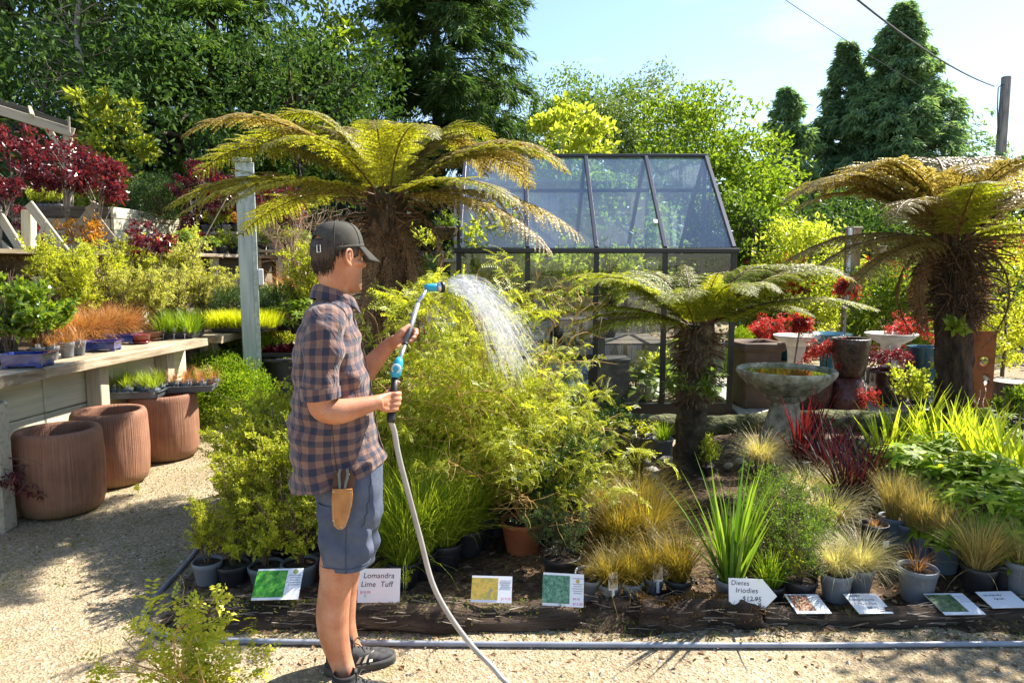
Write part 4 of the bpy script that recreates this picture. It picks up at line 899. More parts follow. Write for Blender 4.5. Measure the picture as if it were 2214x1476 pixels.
# ---- inside the greenhouse: bench, trays, plants
t = thing('potting_bench', 'slatted bench along the glass inside the greenhouse', 'bench', (.1, GY + .55, 0)); zb = at(1200, 690, GY + .4)[2]
for k in range(5): beam('slat', (-.6, -.22 + k * .115, zb), (1.0, -.22 + k * .115, zb), .09, .022, M_timber_dark, t)
for (x, y) in ((-.55, -.2), (-.55, .22), (.95, -.2), (.95, .22)): beam('leg', (x, y, 0), (x, y, zb - .012), .05, .05, M_timber_dark, t, up=(0, 1, 0))
M_tray = nmat('dark_plastic_tray', (.012, .014, .016), (.04, .045, .05), 6, .45, .05, 40, .002, spec=.5)
def tray(name, label, pos, sx, sy, h, mat, rz=0, cat='tray', group=None, flare=1.1, lip=.012, ribs=False):
    t = thing(name, label, cat, pos, rz, group); x0, y0, x1, y1 = sx / 2 / flare, sy / 2 / flare, sx / 2, sy / 2; w = .006
    def q(x, y, z): return [[-x, -y, z], [x, -y, z], [x, y, z], [-x, y, z]]
    rings = [q(x0, y0, 0), q(x1 - lip, y1 - lip, h - .006), q(x1, y1, h - .006), q(x1, y1, h), q(x1 - lip - w, y1 - lip - w, h), q(x0 - w, y0 - w, .006)]
    G().put(loft(rings, cap0=True, cap1=True)).build('tray_body', mat, t)
    return t
tray('seedling_tray', 'dark seedling tray holding red cups on the greenhouse bench', (.33, GY + .42, zb + .012), .46, .26, .07, M_tray)
M_redcup = plain('red_plastic_cup', (.50, .03, .02), .4)
rc = G().put(lathe([(.03, 0), (.04, .07), (.042, .075), (.036, .073), (.028, .01)], 16, cap0=True)).mesh('cup', M_redcup, True)
for k in range(5):
    c = thing('red_cup', ['leftmost', 'second', 'middle', 'fourth', 'rightmost'][k] + ' red cup holding a tomato seedling in the greenhouse tray', 'cup', (.17 + k * .082, GY + .36 + (k % 2) * .06, zb + .022), group='red cups in the seedling tray')
    inst('cup', rc, c); plant(c, 'tomato', (0, 0, .04), .62)
for k, (x, y, s) in enumerate([(-.38, .34, 1.25), (-.1, .7, 1.2), (.05, 1.4, 1.2), (.55, .9, 1.2), (.85, 1.2, 1.25), (1.3, 1.5, 1.3), (-.35, 1.6, 1.2)]):
    lb = ['left corner of the greenhouse', 'bench behind the wet kowhai leaves', 'back left of the greenhouse', 'middle of the greenhouse', 'greenhouse behind the small tree fern', 'back right of the greenhouse', 'back corner of the greenhouse'][k]
    potted('tall staked tomato plant in the ' + lb, (x, GY + y, zb + .012 if y < .75 else .75), .085, .13, M_blackpot, [('tomato', s, 0), ('tomato', s * .9, 0), ('tomato', s * .8, 0)], group='tomato plants in the greenhouse')
    if y >= .75: pass
t = thing('potting_bench', 'back bench carrying tomato plants inside the greenhouse', 'bench', (.7, GY + 1.45, 0))
for k in range(6): beam('slat', (-1.2, -.62 + k * .23, .735), (1.2, -.62 + k * .23, .735), .19, .022, M_timber_dark, t)
for (x, y) in ((-1.15, -.6), (-1.15, .5), (1.15, -.6), (1.15, .5)): beam('leg', (x, y, 0), (x, y, .722), .05, .05, M_timber_dark, t, up=(0, 1, 0))
t = thing('storage_box', 'dark square storage box inside the greenhouse corner pane', 'box', (1.18, GY + .5, 0))
G().put(cbox(.36, .4, .58, (0, 0, .29), .012)).build('box_body', M_blackpot, t); G().put(cbox(.38, .42, .03, (0, 0, .597), .006)).build('lid', M_blackpot, t)
for k, (x, y, s, key, lb) in enumerate([(1.55, .42, 1.0, 'bigleaf', 'broad lime leaved plant low behind the glass by the storage box'), (2.05, .5, 1.0, 'bigleaf', 'broad leaved plant behind the small fern trunk inside the greenhouse'), (1.55, .95, 1.3, 'yellow', 'yellowing plant in the middle of the right greenhouse bay'), (1.12, .25, .8, 'seedling', 'little pale seedling in a black pot inside the greenhouse'), (2.15, 1.0, 1.5, 'bigleaf', 'tall leafy plant inside the right end of the greenhouse'), (1.85, 1.3, 1.6, 'yellow', 'yellow green plant at the back of the right greenhouse bay')]):
    potted(lb, (x, GY + y, 0), .11, .17, M_blackpot, [(key, s)] * (2 if key == 'yellow' else 1), group='plants low inside the greenhouse')
# leaning old window frames
M_white = plain('white_paint', (.78, .78, .76), .5, bmp=.1)
for k, (x, lb) in enumerate([(.28, 'white window frame leaning inside the greenhouse nearest the post'), (.62, 'white window frame leaning inside the greenhouse beside the fern')]):
    t = thing('window_frame_panel', lb, 'window frame', (x, GY + .9, .0), 0, 'old window frames in the greenhouse', rot=(-.15, 0, 0))
    for (a, b_) in (((-.2, 0, 0), (-.2, 0, .95)), ((.2, 0, 0), (.2, 0, .95))): beam('stile', a, b_, .035, .03, M_white, t, up=(0, 1, 0))
    for z in (.03, .93): beam('rail', (-.18, 0, z), (.18, 0, z), .03, .035, M_white, t)
    G().put(box(.36, .004, .86, (0, 0, .48))).build('pane', M_wallglass, t)

# ---- shed behind the greenhouse
sh = thing('shed', 'weathered board shed with low roof behind the greenhouse', 'shed', (.6, 12.4, 0)); zt = at(1200, 400, 12.4)[2]
M_shed = nmat('grey_shed_boards', (.26, .24, .25), (.42, .40, .41), 5, .9, .4, 30, .005, stretch=(.35, 5, 5))
for k in range(18): beam('plank', (-1.55 + k * .19, 0, 0), (-1.55 + k * .19, 0, zt - .1), .178, .03, M_shed, sh, up=(0, 1, 0))
for x in (-1.62, 1.85):
    for k in range(8): beam('plank', (x, .12 + k * .2, 0), (x, .12 + k * .2, zt - .1), .19, .03, M_shed, sh, up=(1, 0, 0))
beam('fascia_board', (-1.8, -.06, zt - .06), (2.0, -.06, zt - .06), .03, .17, M_timber_dark, sh)
G().put(cbox(3.9, 2.0, .06, (.1, .85, zt + .03))).build('roof', plain('dark_roofing', (.05, .055, .065), .6, bmp=.2), sh)
# ================================================================ LEFT SIDE: terraces, shelf goods, terracotta pots
def X(u, Y): return at(u, 600, Y)[0]
ZS = .966
M_terracotta = None
def combed_terracotta():
    m, nt, b, o = newmat('combed_terracotta'); v = ocoord(nt)
    sx = nt.nodes.new('ShaderNodeSeparateXYZ'); nt.links.new(v, sx.inputs[0])
    at2 = nt.nodes.new('ShaderNodeMath'); at2.operation = 'ARCTAN2'; nt.links.new(sx.outputs[1], at2.inputs[0]); nt.links.new(sx.outputs[0], at2.inputs[1])
    cm = nt.nodes.new('ShaderNodeCombineXYZ'); ml = nt.nodes.new('ShaderNodeMath'); ml.operation = 'MULTIPLY'; ml.inputs[1].default_value = 24; nt.links.new(at2.outputs[0], ml.inputs[0]); nt.links.new(ml.outputs[0], cm.inputs[0])
    m2 = nt.nodes.new('ShaderNodeMath'); m2.operation = 'MULTIPLY'; m2.inputs[1].default_value = 1.6; nt.links.new(sx.outputs[2], m2.inputs[0]); nt.links.new(m2.outputs[0], cm.inputs[2])
    ns = noise(nt, 1.2, 3, cm.outputs[0])
    col = ramp(nt, noise(nt, 5, 5, v), [(.3, (.22, .105, .065)), (.7, (.33, .17, .105))])
    st = ramp(nt, ns, [(.35, (.78, .74, .7)), (.65, (1.12, 1.1, 1.08))]); mu = nt.nodes.new('ShaderNodeMixRGB'); mu.blend_type = 'MULTIPLY'; mu.inputs[0].default_value = 1
    nt.links.new(col, mu.inputs[1]); nt.links.new(st, mu.inputs[2])
    gz = ramp(nt, sx.outputs[2], [(.0, (1, 1, 1)), (.10, (0, 0, 0))]); gn = nt.nodes.new('ShaderNodeMixRGB'); gn.inputs[2].default_value = (.13, .13, .05, 1)
    g3 = nt.nodes.new('ShaderNodeMath'); g3.operation = 'MULTIPLY'; nt.links.new(gz, g3.inputs[0]); nt.links.new(noise(nt, 9, 4, v), g3.inputs[1])
    nt.links.new(g3.outputs[0], gn.inputs[0]); nt.links.new(mu.outputs[0], gn.inputs[1]); nt.links.new(gn.outputs[0], b.inputs['Base Color'])
    b.inputs['Roughness'].default_value = .78; b.inputs['Specular IOR Level'].default_value = .3
    n1 = bump(nt, ns, .75, .012, None); bump(nt, noise(nt, 60, 4, v), .3, .004, b, n1); return m
M_terracotta = combed_terracotta()
def big_pot(label, pos, rt, rm, h, z_in=.35):
    t = thing('terracotta_pot', label, 'plant pot', pos, rng.uniform(0, 6), 'large combed terracotta pots')
    pr = [(rm * .55, 0), (rm * .78, .004), (rm * .90, .03), (rm * .97, .10 * h / .6), (rm, .28 * h / .6), (rm * .99, .42 * h / .6), (rt * 1.02, h - .05), (rt, h - .02), (rt - .012, h), (rt - .04, h), (rt - .052, h - .015), (rt - .05, h - .06), (rm - .06, h * .55), (rm - .07, h * z_in)]
    G().put(lathe(pr, 64, cap0=True)).build('pot', M_terracotta, t, True)
    G().put(lathe([(.001, h * z_in + .01), (rm - .06, h * z_in)], 24, wob=.02)).build('soil', M_potsoil, t, True)
    return t
s = 4.55 / FPX
big_pot('nearest large combed terracotta pot beside the plank wall', (-3.09, 4.55, 0), .258, .272, .57)
pt = bpy.data.objects['terracotta_pot']; G().put(cbox(.045, .003, .035)).build('paper_label', plain('torn_paper', (.7, .62, .5), .8), pt, loc=(.12, .17, .47), rz=.6)
pt.rotation_euler = (0, 0, 0)
big_pot('middle of the three large combed terracotta pots', (-3.10, 5.16, 0), .258, .270, .57)
big_pot('farthest large combed terracotta pot carrying the seedling trays', (-3.05, 5.88, 0), .268, .280, .57)
# trays with little pots on the farthest terracotta pot
M_gtray = nmat('grey_plastic_tray', (.05, .058, .065), (.10, .11, .12), 6, .45, .05, 40, .002, spec=.5)
tp = np.array([-3.06, 5.88, .573])
tray('seedling_tray', 'grey carry tray of green grass seedlings balanced on the far terracotta pot', tp + [-.13, -.12, 0], .46, .36, .055, M_gtray, .12)
tray('seedling_tray', 'grey carry tray of copper grass seedlings beside the box bush', tp + [.20, .14, .004], .42, .36, .055, M_gtray, .25)
M_tag = plain('white_plant_tag', (.78, .77, .72), .5); M_tagp = nmat('printed_tag_picture', (.30, .18, .10), (.62, .5, .32), 30, .5, 0)
def plant_tag(parent, loc, w=.03, h=.045, rz=0, tilt=-.2):
    o = inst('plant_tag', G().put(box(w, .0015, h, (0, 0, h / 2))).put(box(w * .3, .0013, h * .7, (0, 0, -h * .3))).mesh('plant_tag', M_tag), parent, loc, rot=(tilt, 0, rz))
    inst('tag_picture', G().put(box(w * .84, .001, h * .55, (0, -.0012, h * .38))).mesh('tag_picture', M_tagp), o); return o
def small_pot(label, pos, key, sc=1.0, group=None, mat=None, rt=.043, h=.075, tagged=True, k=None):
    t = potted(label, pos, rt, h, mat or M_bluegreypot, [(key, sc) if k is None else (key, sc, k)], group=group, name='potted_seedling', cat='seedling')
    if tagged: plant_tag(t, (rt * .5, -rt * .75, h * .8), rz=rng.uniform(-.5, .5))
    return t
spots = [(-.30, -.20), (-.17, -.22), (-.02, -.20), (.06, -.24), (-.27, -.06), (-.13, -.07), (.02, -.06)]
wd = ['front left corner', 'second place of the front row', 'third place of the front row', 'front right corner', 'back left corner', 'back middle', 'back right corner']
for (dx, dy), q in zip(spots, wd): small_pot('green grass seedling pot in the ' + q + ' of the carry tray', tp + [dx, dy, .007], 'minigreen', 1.25, 'green grass seedlings in the carry tray')
for (dx, dy), q in zip([(.08, .06), (.20, .04), (.32, .06), (.13, .2), (.26, .2), (.36, .22)], ['front left', 'front middle', 'front right', 'back left', 'back middle', 'back right']):
    small_pot('copper sedge seedling pot at the ' + q + ' of the tray by the box bush', tp + [dx, dy, .011], 'ored', 1.0, 'copper sedge seedlings in the carry tray')
# shelf goods
M_blueglaze = nmat('cobalt_glaze', (.010, .02, .11), (.025, .05, .22), 8, .12, .05, 30, .004, spec=.6, coat=.5, c3=(.10, .09, .12), lo=.3, hi=.85)
def bonsai(label, u, v, sx, sy, h, rz):
    p = gp(u, v, ZS); t = tray('bonsai_tray', label, p + [0, 0, .012], sx, sy, h, M_blueglaze, rz, 'bonsai tray', 'blue glazed bonsai trays', flare=1.22, lip=.018)
    for a in (-1, 1):
        for b_ in (-1, 1): G().put(cbox(.04, .03, .02, (a * sx * .36, b_ * sy * .34, -.004))).build('foot', M_blueglaze, t)
bonsai('blue glazed bonsai tray at the left end of the shelf', 62, 792, .30, .22, .085, .15)
bonsai('blue glazed bonsai tray in front beside the small grey pots', 222, 757, .28, .20, .07, .2)
bonsai('blue glazed bonsai tray tucked behind next to the red bowl', 262, 742, .27, .19, .07, .3)
for k, (u, v, r_, h_) in enumerate([(84, 778, .052, .10), (115, 776, .046, .10), (146, 771, .054, .115), (172, 766, .05, .11)]):
    small_pot(['first', 'second', 'third', 'fourth'][k] + ' grey pot of copper sedge along the shelf from the left', gp(u, v, ZS), 'ored', 1.15, 'copper sedge pots on the shelf', M_greypot, r_, h_, tagged=k in (0, 1, 3))
M_redglaze = nmat('oxblood_glaze', (.10, .012, .010), (.26, .05, .04), 8, .2, .05, 30, .003, coat=.4); M_brownclay = nmat('brown_clay', (.17, .085, .045), (.30, .17, .10), 8, .6, .1, 40, .003)
for (u, v, mt, lb, r_) in [(305, 741, M_redglaze, 'red glazed bowl with drip saucer on the shelf', .085), (327, 734, M_brownclay, 'brown clay bowl beside the red bowl on the shelf', .105)]:
    t = thing('bonsai_bowl', lb, 'bowl', gp(u, v, ZS)); G().put(lathe([(r_ * .55, .012), (r_ * .85, .03), (r_, .075), (r_ * 1.03, .08), (r_ * .95, .08), (r_ * .8, .035), (r_ * .5, .02)], 30, cap0=True, cap1=True)).build('bowl', mt, t, True)
    G().put(lathe([(r_ * .7, 0), (r_ * .95, .008), (r_ * .98, .016), (r_ * .9, .012), (r_ * .3, .006)], 30, cap0=True)).build('saucer', mt, t, True)
p = gp(392, 728, ZS); t = tray('seedling_tray', 'black tray of tall green grass on the shelf end', p, .36, .40, .06, M_tray, .12)
for k in range(9): plant(t, 'grass', (-.12 + (k % 3) * .12, -.13 + (k // 3) * .13, .03), .95)
for k in range(3): plant_tag(t, (-.1 + k * .1, -.19, .04), .022, .07)
p = gp(520, 716, ZS); t = tray('seedling_tray', 'black tray overflowing with lime feathery seedlings', p + [0, .12, 0], .62, .42, .06, M_tray, .05)
for k in range(10): plant(t, 'lime', (-.24 + (k % 5) * .12, -.1 + (k // 5) * .2, .04), 1.05)
for k, (u, v) in enumerate([(585, 702), (607, 697), (628, 690)]):
    p = gp(u, v, ZS); t = tray('seedling_tray', ['nearest', 'middle', 'farthest'][k] + ' small black punnet of pale lettuce on the far shelf', p + [0, .1, 0], .24, .3, .06, M_tray, .1, group='lettuce punnets')
    for q in range(4): plant(t, 'lettuce', (-.06 + (q % 2) * .12, -.07 + (q // 2) * .14, .04), .95)
# box bush pair, black bin with lettuce tray
p = gp(470, 940); t = thing('box_bush', 'large bright green clipped box bush beside the boardwalk', 'bush', (p[0], 7.0, 0), group='box bushes'); plant(t, 'box', (0, 0, .12), 1.02, 0); plant(t, 'box', (-.22, .12, .3), .8, 0)
t = thing('box_bush', 'smaller darker box bush behind the large box bush', 'bush', (X(540, 7.9), 7.9, 0), group='box bushes'); plant(t, 'box', (0, 0, .3), 1.2, 1); plant(t, 'box', (0, 0, .5), 1.2, 1)
bn = thing('black_bin', 'large black round planter bin beside the box bush', 'planter', (X(604, 7.75), 7.75, .0))
G().put(lathe([(.27, 0), (.32, .62), (.335, .625), (.335, .66), (.325, .665), (.31, .64), (.26, .1)], 40, cap0=True)).build('bin_body', M_blackpot, bn, True)
bt = tray('seedling_tray', 'black tray of dark red lettuce on the black bin', (X(604, 7.75), 7.72, .667), .56, .40, .05, M_tray, .1)
for k in range(8): plant(bt, 'rlettuce', (-.1 + (k % 4) * .1, -.09 + (k // 4) * .16, .03), 1.0)
t = tray('seedling_tray', 'black tray of small green herbs behind the black bin', (X(610, 8.6), 8.6, .62), .6, .4, .06, M_tray, 0)
for k in range(8): plant(t, 'seedling', (-.22 + (k % 4) * .14, -.1 + (k // 4) * .18, .04), 1.3)
# white square post with guy wire
M_whpost = nmat('white_washed_post', (.34, .40, .35), (.54, .59, .52), 5, .7, .25, 30, .003, stretch=(4, 4, .3), which='Object')
pp = np.array([X(533, 7.3), 7.3, 0]); pz = 2.75
wp = thing('square_post', 'tall white painted square timber post under the largest fern fronds', 'post', pp)
G().put(cbox(.135, .135, pz, (0, 0, pz / 2), .008)).build('shaft', M_whpost, wp); wp.rotation_euler = (0, 0, R(24))
beam('side_batten', (.088, -.045, .6), (.088, -.045, pz), .05, .04, M_whpost, wp, up=(0, 1, 0))
G().put(cbox(.05, .07, .17, (.14, -.06, 1.56))).build('outlet_box', M_white, wp)
G().put(cbox(.19, .19, .04, (0, 0, pz + .02))).build('cap', M_whpost, wp)
a = at(498, 415, 7.4); b = at(420, 556, 8.4); tag(G().put(tube([a - b, (0, 0, 0)], .006, 5)).build('guy_wire', plain('pale_rope', (.6, .57, .48), .8), None, False, b), 'pale guy wire slanting down beside the white post', 'wire')
# shrubs on the lower terrace
def shrubp(label, u, Y, key, sc, z=TA, group=None, k=None, rt=.1, h=.15, mat=None, n=1, cat='potted shrub'):
    return potted(label, (X(u, Y), Y, z), rt, h, mat or M_blackpot, [((key, sc) if k is None else (key, sc, k))] * n, cat, group, name='potted_shrub')
for k, (u, Y, sc, ky, lb) in enumerate([
        (255, 7.3, .75, 'pittov', 'cream variegated shrub behind the blue trays'), (322, 7.5, .75, 'pittov', 'cream variegated shrub behind the brown clay bowl'), (378, 8.0, .72, 'pittov', 'cream variegated shrub behind the green grass tray'),
        (290, 8.3, .9, 'pitto', 'golden shrub in the middle of the lower terrace'), (222, 7.6, .92, 'pitto', 'golden shrub beside the bronze sedge on the terrace'), (432, 8.7, .66, 'pittov', 'cream shrub between the grass tray and white post'),
        (345, 8.7, 1.0, 'pittov', 'tall cream shrub below the slender red maple'), (395, 8.9, 1.2, 'pittov', 'tall cream shrub in front of the plank wall corner'), (472, 9.2, .8, 'pittov', 'cream shrub left of the white post'), (180, 7.0, .85, 'pitto', 'golden shrub left behind the copper sedge'),
        (130, 7.1, 1.0, 'pitto', 'golden shrub against the pale plank wall'), (262, 8.7, 1.05, 'pitto', 'golden shrub up against the terrace wall')]):
    shrubp(lb, u, Y, ky, sc, group='shrubs on the lower terrace', n=2)
for k, (u, Y, sc, lb) in enumerate([(10, 4.95, .66, 'glossy leaved camellia bush at the left edge of the shelf'), (78, 5.1, .72, 'glossy leaved camellia with tall shoots behind the grey pots'), (2, 5.9, .85, 'glossy yellow green camellia behind the left edge bush')]):
    shrubp(lb, u, Y, 'camellia', sc, group='camellia bushes on the terrace', n=2)
for k, (u, Y, sc, lb) in enumerate([(185, 6.2, 1.1, 'bronze hair sedge behind the grey pots'), (225, 6.55, 1.1, 'bronze hair sedge behind the blue trays'), (262, 6.9, 1.0, 'bronze hair sedge behind the clay bowls'), (145, 6.0, 1.1, 'bronze hair sedge behind the camellia shoots')]):
    shrubp(lb, u, Y, 'bronze', sc, group='bronze sedges on the terrace', rt=.09, h=.12, n=2)
for k, (u, Y, sc, ky, lb) in enumerate([(505, 8.8, 1.2, 'greybush', 'round grey green bush left behind the white post'), (572, 8.6, 1.2, 'greybush', 'round grey green bush just right of the white post'), (610, 8.3, 1.35, 'greybush', 'largest round grey green bush behind the cap'), (640, 7.9, .9, 'helle', 'bright leafy plant behind the man in the shirt'),
        (660, 8.2, 1.0, 'pitto', 'golden green shrub hidden behind the man shoulder'), (655, 9.6, 2.0, 'bronze', 'big russet grass mound behind the cap'), (620, 9.9, 1.9, 'bronze', 'russet grass mound beside the spiky flax'), (600, 9.0, 1.0, 'lily', 'spiky yellow flax between the round grey bushes'), (675, 8.9, 1.0, 'lily', 'spiky yellow flax beside the cap')]):
    shrubp(lb, u, Y, ky, sc, group='plants behind the white post', n=2 if ky in ('bronze', 'pitto') else 1)
# bare twiggy shrub behind the cap
t = thing('bare_shrub', 'bare straw coloured twiggy shrub behind the cap', 'shrub', (X(650, 10.0), 10.0, TB - .2))
a = rng.uniform(0, 6.28, 46); st = walk(np.zeros((46, 3)), np.stack([np.cos(a) * .7, np.sin(a) * .7, np.ones(46)], -1), rng.uniform(.8, 1.25, 46), 7, .16, .0); S, D, _ = along(st, 9, .25, 1); tw = walk(S, nrm(D + rng.normal(0, .6, D.shape)), .30, 5, .25)
G().put(twigs(st, .007, .003)).put(twigs(tw, .003, .0015)).build('stems', nmat('straw_twig', (.30, .19, .11), (.50, .36, .22), 20, .85, 0), t)

# ---- planter box on the upper terrace, braces, benches, pergola
c0 = np.array([X(250, 9.6), 9.6, 0]); c1 = np.array([X(395, 11.2), 11.2, 0]); cl_ = np.array([X(40, 9.4), 9.4, 0]); zb0, zb1 = 1.86, at(250, 447, 9.6)[2]
pb = thing('planter_box', 'large raised plank planter box on the upper terrace', 'planter', c0)
hh = (zb1 - zb0) / 4
for k in range(4):
    z = zb0 + hh * (k + .5)
    beam('plank', (0, 0, z), c1 - c0 + [0, 0, z], .045, hh - .01, M_timber_pale, pb)
    beam('plank', cl_ - c0 + [0, .0, z], (-.03, .0, z), .045, hh - .01, M_timber if k < 3 else M_timber_dark, pb)
G().add([[cl_[0] - c0[0], .05, zb1 - .06], [0, .05, zb1 - .06], [c1[0] - c0[0], c1[1] - c0[1], zb1 - .06], [cl_[0] - c0[0], 2.2, zb1 - .06]], np.array([[0, 1, 2, 3]])).build('soil', M_potsoil, pb)
for (u0, v0, u1, v1) in ((152, 512, 208, 438), (190, 446, 243, 516)): beam('brace', at(u0, v0, 9.3) - c0, at(u1, v1, 9.33 if u0 < 170 else 9.37) - c0, .03, .09, M_timber, pb, up=(.5, 0, .8))
t = thing('clipped_bush', 'clipped dome of grey green shrub on the planter box corner', 'bush', (X(352, 10.5), 10.5, zb1 - .1)); plant(t, 'greybush', (0, 0, .05), (1.5, 1.5, 1.9), 0, 0); plant(t, 'greybush', (-.3, .2, .05), (1.4, 1.4, 1.6), 0, 1)
for k in range(6): small_pot('lime seedling pot number of the upper bench'.replace('number', ['first', 'second', 'third', 'fourth', 'fifth', 'last'][k]) + ' counted from the left', (X(72 + k * 11, 9.45), 9.45 + .1, zb1 - .06), 'yellow', .8, 'lime seedlings on the planter box edge', M_greypot, .05, .09, False)
tr = thing('timber_trestle', 'pale diagonal timber trestle frame at the left edge of the terrace', 'trestle', (X(60, 7.9), 7.9, TB))
b0 = np.array(tr.location)
beam('post', at(63, 545, 7.9) - b0, at(62, 455, 7.9) - b0, .11, .11, M_timber_pale, tr, up=(0, 1, 0))
for (a, b_) in (((62, 440), (148, 553)), ((-10, 452), (62, 566)), ((-20, 510), (48, 572)), ((100, 480), (78, 520))): beam('diagonal_board', at(*a, 7.75) - b0, at(*b_, 7.7) - b0, .035, .10, M_timber, tr, up=(.5, 0, .8))
pg = thing('pergola', 'grey timber pergola beams sloping into the upper left corner', 'pergola', (X(150, 9.9), 9.9, TB)); b0 = np.array(pg.location)
beam('rafter', at(-40, 226, 9.6) - b0, at(160, 288, 9.9) - b0, .05, .13, M_timber, pg); beam('rafter', at(-40, 208, 10.6) - b0, at(150, 272, 10.9) - b0, .05, .11, M_timber_dark, pg)
beam('post', at(148, 560, 9.95) - b0, at(148, 290, 9.95) - b0, .10, .10, M_timber, pg, up=(0, 1, 0)); beam('brace', at(98, 270, 9.85) - b0, at(146, 345, 9.92) - b0, .04, .08, M_timber, pg, up=(.5, 0, .8))
beam('cross_batten', at(70, 250, 9.7) - b0, at(64, 232, 10.7) - b0, .05, .04, M_timber, pg); beam('end_batten', at(150, 288, 9.8) - b0, at(149, 252, 9.8) - b0, .025, .025, M_timber, pg, up=(0, 1, 0))
def bench(label, u0, u1, Y, v):
    p0 = at(u0, v, Y); p1 = at(u1, v, Y); t = thing('plant_bench', label, 'bench', (p0[0], Y, TB - .3)); d = p1 - p0; z = p0[2] - (TB - .3)
    for k in range(3): beam('board', (0, k * .16, z - .02), (d[0], k * .16, z - .02), .15, .04, M_timber, t)
    for x in (.05, d[0] / 2, d[0] - .05): beam('leg', (x, .05, 0), (x, .05, z - .042), .07, .07, M_timber_pale, t, up=(0, 1, 0)); beam('leg', (x, .28, 0), (x, .28, z - .042), .07, .07, M_timber_pale, t, up=(0, 1, 0))
    return p0, p1
for (u0, u1, Y, v, lb, sp) in [(402, 515, 10.9, 502, 'narrow plant bench left of the white post', ['yellow', 'seedling', 'minigreen', 'yellow', 'orange']), (548, 640, 10.9, 502, 'narrow plant bench right of the white post', ['yellow', 'orange', 'yellow', 'seedling', 'yellow']),
        (548, 660, 10.4, 540, 'lower plant bench right of the white post', ['yellow', 'helle', 'yellow', 'seedling', 'helle'])]:
    p0, p1 = bench(lb, u0, u1, Y, v)
    for k, ky in enumerate(sp):
        q = p0 + (p1 - p0) * (k + .5) / 5
        small_pot(['first', 'second', 'third', 'fourth', 'fifth'][k] + ' nursery pot on the ' + lb.replace('narrow plant bench', 'upper bench').replace('lower plant bench', 'lower bench'), (q[0], q[1] + .15, q[2] + .001), ky, {'yellow': 1.0, 'seedling': 1.4, 'minigreen': 1.6, 'orange': .8, 'helle': .5}[ky], 'nursery pots on the benches', M_greypot if k % 2 else M_blackpot, .07, .12, False)
for k in range(5):
    u = 402 + k * 26; Y = 9.25 + k * .3
    small_pot(['first', 'second', 'third', 'fourth', 'fifth'][k] + ' green pot along the cap of the grey brown terrace wall', (X(u, Y) - .0, Y, TB + .056), 'yellow' if k % 2 else 'helle', 1.0 if k % 2 else .5, 'pots along the terrace wall cap', M_blackpot, .07, .12, False)

# ---- red maples
def maple(label, u, Y, z, vtop, r, ncl, nl, lm=L_red, zc=.74, L=.07, tr=.02, bot=.8, group='red maples on the terraces'):
    h = at(u, vtop, Y)[2] - z
    return broad_tree('red_maple', label, 'tree', (X(u, Y), Y, z), h, r, ncl, nl, L, L * .5, lm, M_bark_pale, tr, .68, zc, group, nlimb=12, bot=bot)
zt2 = TB + .02
maple('wide crowned red maple with knobbly pale trunk on the terrace', 150, 8.9, zt2, 292, .50, 46, 46)
maple('red maple with curved trunk right of the wide crowned one', 222, 8.9, zt2, 335, .40, 36, 42)
maple('tall open red maple at the left edge of the terrace', 36, 8.3, zt2, 258, .34, 34, 34, zc=.66, bot=1.3)
maple('low red maple spreading at the far left edge', 5, 7.7, zt2, 345, .26, 22, 34)
maple('slender young red maple below the clipped dome bush', 332, 8.6, TA, 468, .26, 24, 26, zc=.80)
maple('tall red maple left of the white post', 430, 10.4, 1.75, 335, .34, 34, 36, zc=.62, bot=1.3)
maple('red maple behind the guy wire beside the white post', 478, 11.0, 1.75, 350, .34, 30, 36, zc=.68)
maple('spreading red maple right of the white post', 605, 10.8, 1.75, 385, .55, 56, 40, zc=.72)
maple('little red maple against the dark planks', 80, 8.1, zt2, 480, .16, 12, 26, zc=.6, bot=1.2)
t = thing('orange_shrub', 'orange leaved shrub in front of the cross braces', 'shrub', (X(185, 8.7), 8.7, zt2)); plant(t, 'orange', (0, 0, 0), 1.7); plant(t, 'orange', (.15, 0, 0), 1.5)
# purple laceleaf maple and old post at the left edge, foreground
t = thing('old_post', 'short weathered post stump at the lower left edge', 'post', (-3.24, 4.18, 0)); G().put(cbox(.13, .13, .82, (0, 0, .41), .012, .003)).build('shaft', M_timber, t); G().put(lathe([(.07, .82), (.05, .83), (.001, .835)], 8)).build('worn_top', M_timber_dark, t)
t = thing('laceleaf_maple', 'purple laceleaf maple drooping at the lower left edge', 'shrub', (X(-70, 4.2), 4.2, 0)); plant(t, 'lacer', (0, 0, .12), .9, 1)

# ---- things between the fern trunk and the greenhouse
t = thing('plant_stand', 'grey timber stand behind the largest fern trunk', 'stand', (X(930, 8.9), 8.9, 0)); z = at(930, 560, 8.9)[2]
for k in range(3): beam('board', (-.45, k * .17, z - .02), (.35, k * .17, z - .02), .16, .04, M_timber, t)
for x in (-.4, .3): beam('leg', (x, .05, 0), (x, .05, z - .042), .08, .08, M_timber, t, up=(0, 1, 0)); beam('leg', (x, .3, 0), (x, .3, z - .042), .08, .08, M_timber, t, up=(0, 1, 0))
beam('back_board', (-.42, .42, z * .5), (.32, .42, z * .5), .03, z * .7, M_timber, t)
small_pot('little green plant in blue pot on the grey stand', (X(905, 8.95), 9.0, z + .001), 'yellow', 1.2, None, M_blueglaze, .07, .1, False)
potted('dark pot of green leaves on the grey stand', (X(945, 8.95), 9.05, z + .001), .09, .1, M_blackpot, [('seedling', 1.6)])
t = potted('cream variegated mop shrub in a clay pot', (X(920, 8.1), 8.1, at(920, 615, 8.1)[2] - .0), .07, .09, M_brownclay, [('greybush', .8)])
for (nm, me) in PL['pittov'][0]: inst(nm, me, t, (0, 0, .0), 0, .42)
